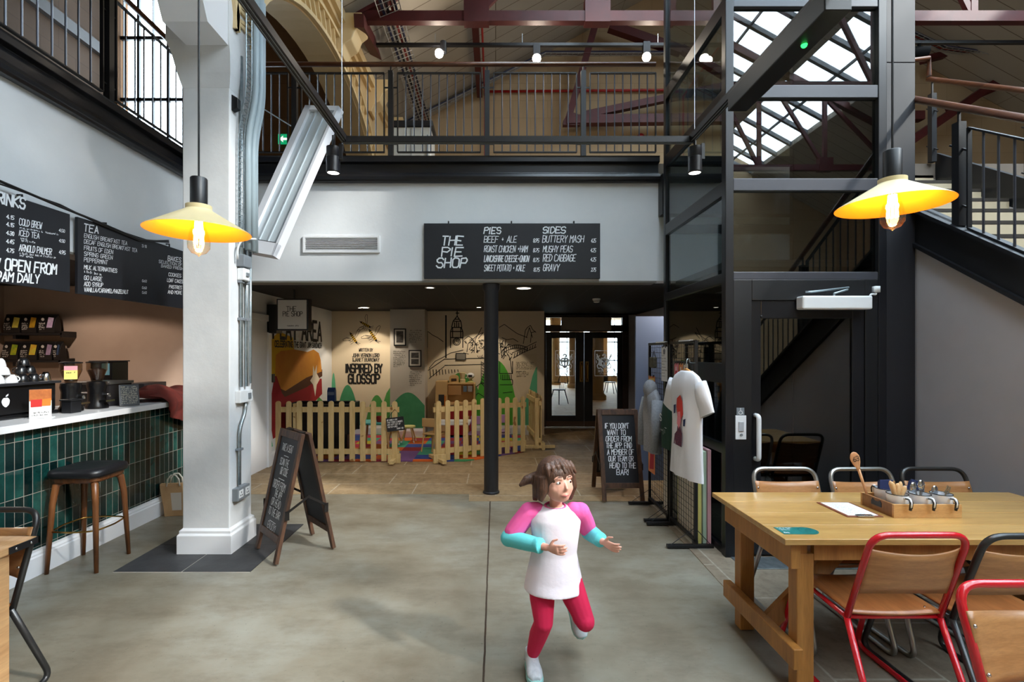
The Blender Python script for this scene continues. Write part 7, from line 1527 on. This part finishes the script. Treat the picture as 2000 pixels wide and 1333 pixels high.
# a jacket end flying out at each hip
def shoe(ank, f, up):
    f = f.normalized(); up = (up-f*up.dot(f)).normalized(); s = f.cross(up); base = ank-up*.068
    def q(x, a, z): return base+f*a+s*x+up*z
    b = MB(); rows = [(-.045,.026,.030,.030),(-.035,.031,.040,.042),(.0,.033,.046,.050),(.035,.034,.036,.040),(.075,.040,.028,.030),(.105,.037,.022,.024),(.128,.022,.017,.018)]
    loft2(b, [(q(0,a,.012+h_*.9),s*w_,up*h_) for a, w_, h_, _ in rows], 18); b.tube([q(0,-.008,.05),q(0,-.004,.10)],[.036,.034],16)
    o = b.build('shoe', SHOEW, t, smooth=True, world=True); fuse(o, .004, 5)
    b = MB(); loft2(b, [(q(0,a,z),s*0+f*0,up*0) for a, z in ()] ) if False else None
    out = [(-.052,0),(-.045,.024),(-.02,.033),(.02,.034),(.07,.042),(.105,.039),(.128,.026),(.138,0)]; ring_ = out+[(a,-x) for a, x in out[-2:0:-1]]
    V = [[b.b.verts.new(q(x*k,a*k,z)) for a, x in ring_] for z, k in ((.0,.97),(.006,1.0),(.022,1.0),(.028,.96))]
    for A, B in zip(V,V[1:]):
        for i in range(len(A)): b.b.faces.new((A[i],A[(i+1)%len(A)],B[(i+1)%len(B)],B[i]))
    b.b.faces.new(V[0][::-1]); b.b.faces.new(V[-1]); so = b.build('sole', SOLE, o, world=True)
    b = MB()
    for a, z in ((.035,.072),(.052,.066),(.068,.060)): b.tube([q(-.022,a-.006,z-.008),q(0,a,z+.004),q(.022,a-.006,z-.008)], .004, 6)
    b.build('laces', PVC, o, smooth=True, world=True)
shoe(ank_r, V3((.10,-1,-.0)), V3((0,0,1))); shoe(ank_l, V3((.25,-.45,-.86)), V3((.0,-.85,.5)))
# hair
b = MB(); b.ball(HP(0,-.020,.034), (.090,.097,.090), 22, 14)
for i in range(9):
    a = -1.9+i*.475; x, f_ = .083*math.sin(a), -.022-.082*math.cos(a)
    b.tube([HP(x*.9,f_*.9,.03), HP(x*1.02,f_*1.04,-.03), HP(x*1.02-.012,f_*1.08-.01,-.085+.012*math.sin(i*2.1))], [.03,.028,.013], 10)
b.tube([HP(-.05,-.085,.02), HP(-.115,-.10,.005), HP(-.155,-.10,-.02)], [.03,.024,.008], 10)
o = b.build('hair', HAIRM, t, smooth=True, world=True); fuse(o, .005, 4)
# cut the fringe clear of the face by sitting it above the brow
b = MB()
for i in range(7):
    x = -.066+i*.022; b.tube([HP(x*.9,.02,.105-abs(x)*.25), HP(x*1.05,.062-abs(x)*.35,.080-abs(x)*.2), HP(x*1.15+.006,.076-abs(x)*.42,.045-abs(x)*.15)], [.017,.014,.006], 8)
o = b.build('fringe', HAIRM, t, smooth=True, world=True); fuse(o, .004, 3)
for s in (-1,1):
    b = MB(); b.ball(HP(s*.030,.0635,.004), (.0115,.0095,.0085), 12, 8); e = b.build('eye', mat('eye_white',(232,230,228),.2), t, smooth=True, world=True)
    b = MB(); b.ball(HP(s*.030+.002,.0715,.004), (.0058,.0030,.0058), 10, 8); b.build('iris', mat('iris_brown',(52,32,22),.2), e, smooth=True, world=True)
    b = MB(); b.tube([HP(s*.016,.0775,.029), HP(s*.032,.075,.031), HP(s*.047,.062,.024)], [.002,.0028,.0015], 6); b.build('eyebrow', HAIRM, t, smooth=True, world=True)
b = MB(); b.tube([HP(-.019,.0715,-.056), HP(0,.0825,-.0565), HP(.019,.0715,-.056)], [.002,.0042,.002], 8); b.build('lips', mat('lip_rose',(190,96,92),.4), t, smooth=True, world=True)
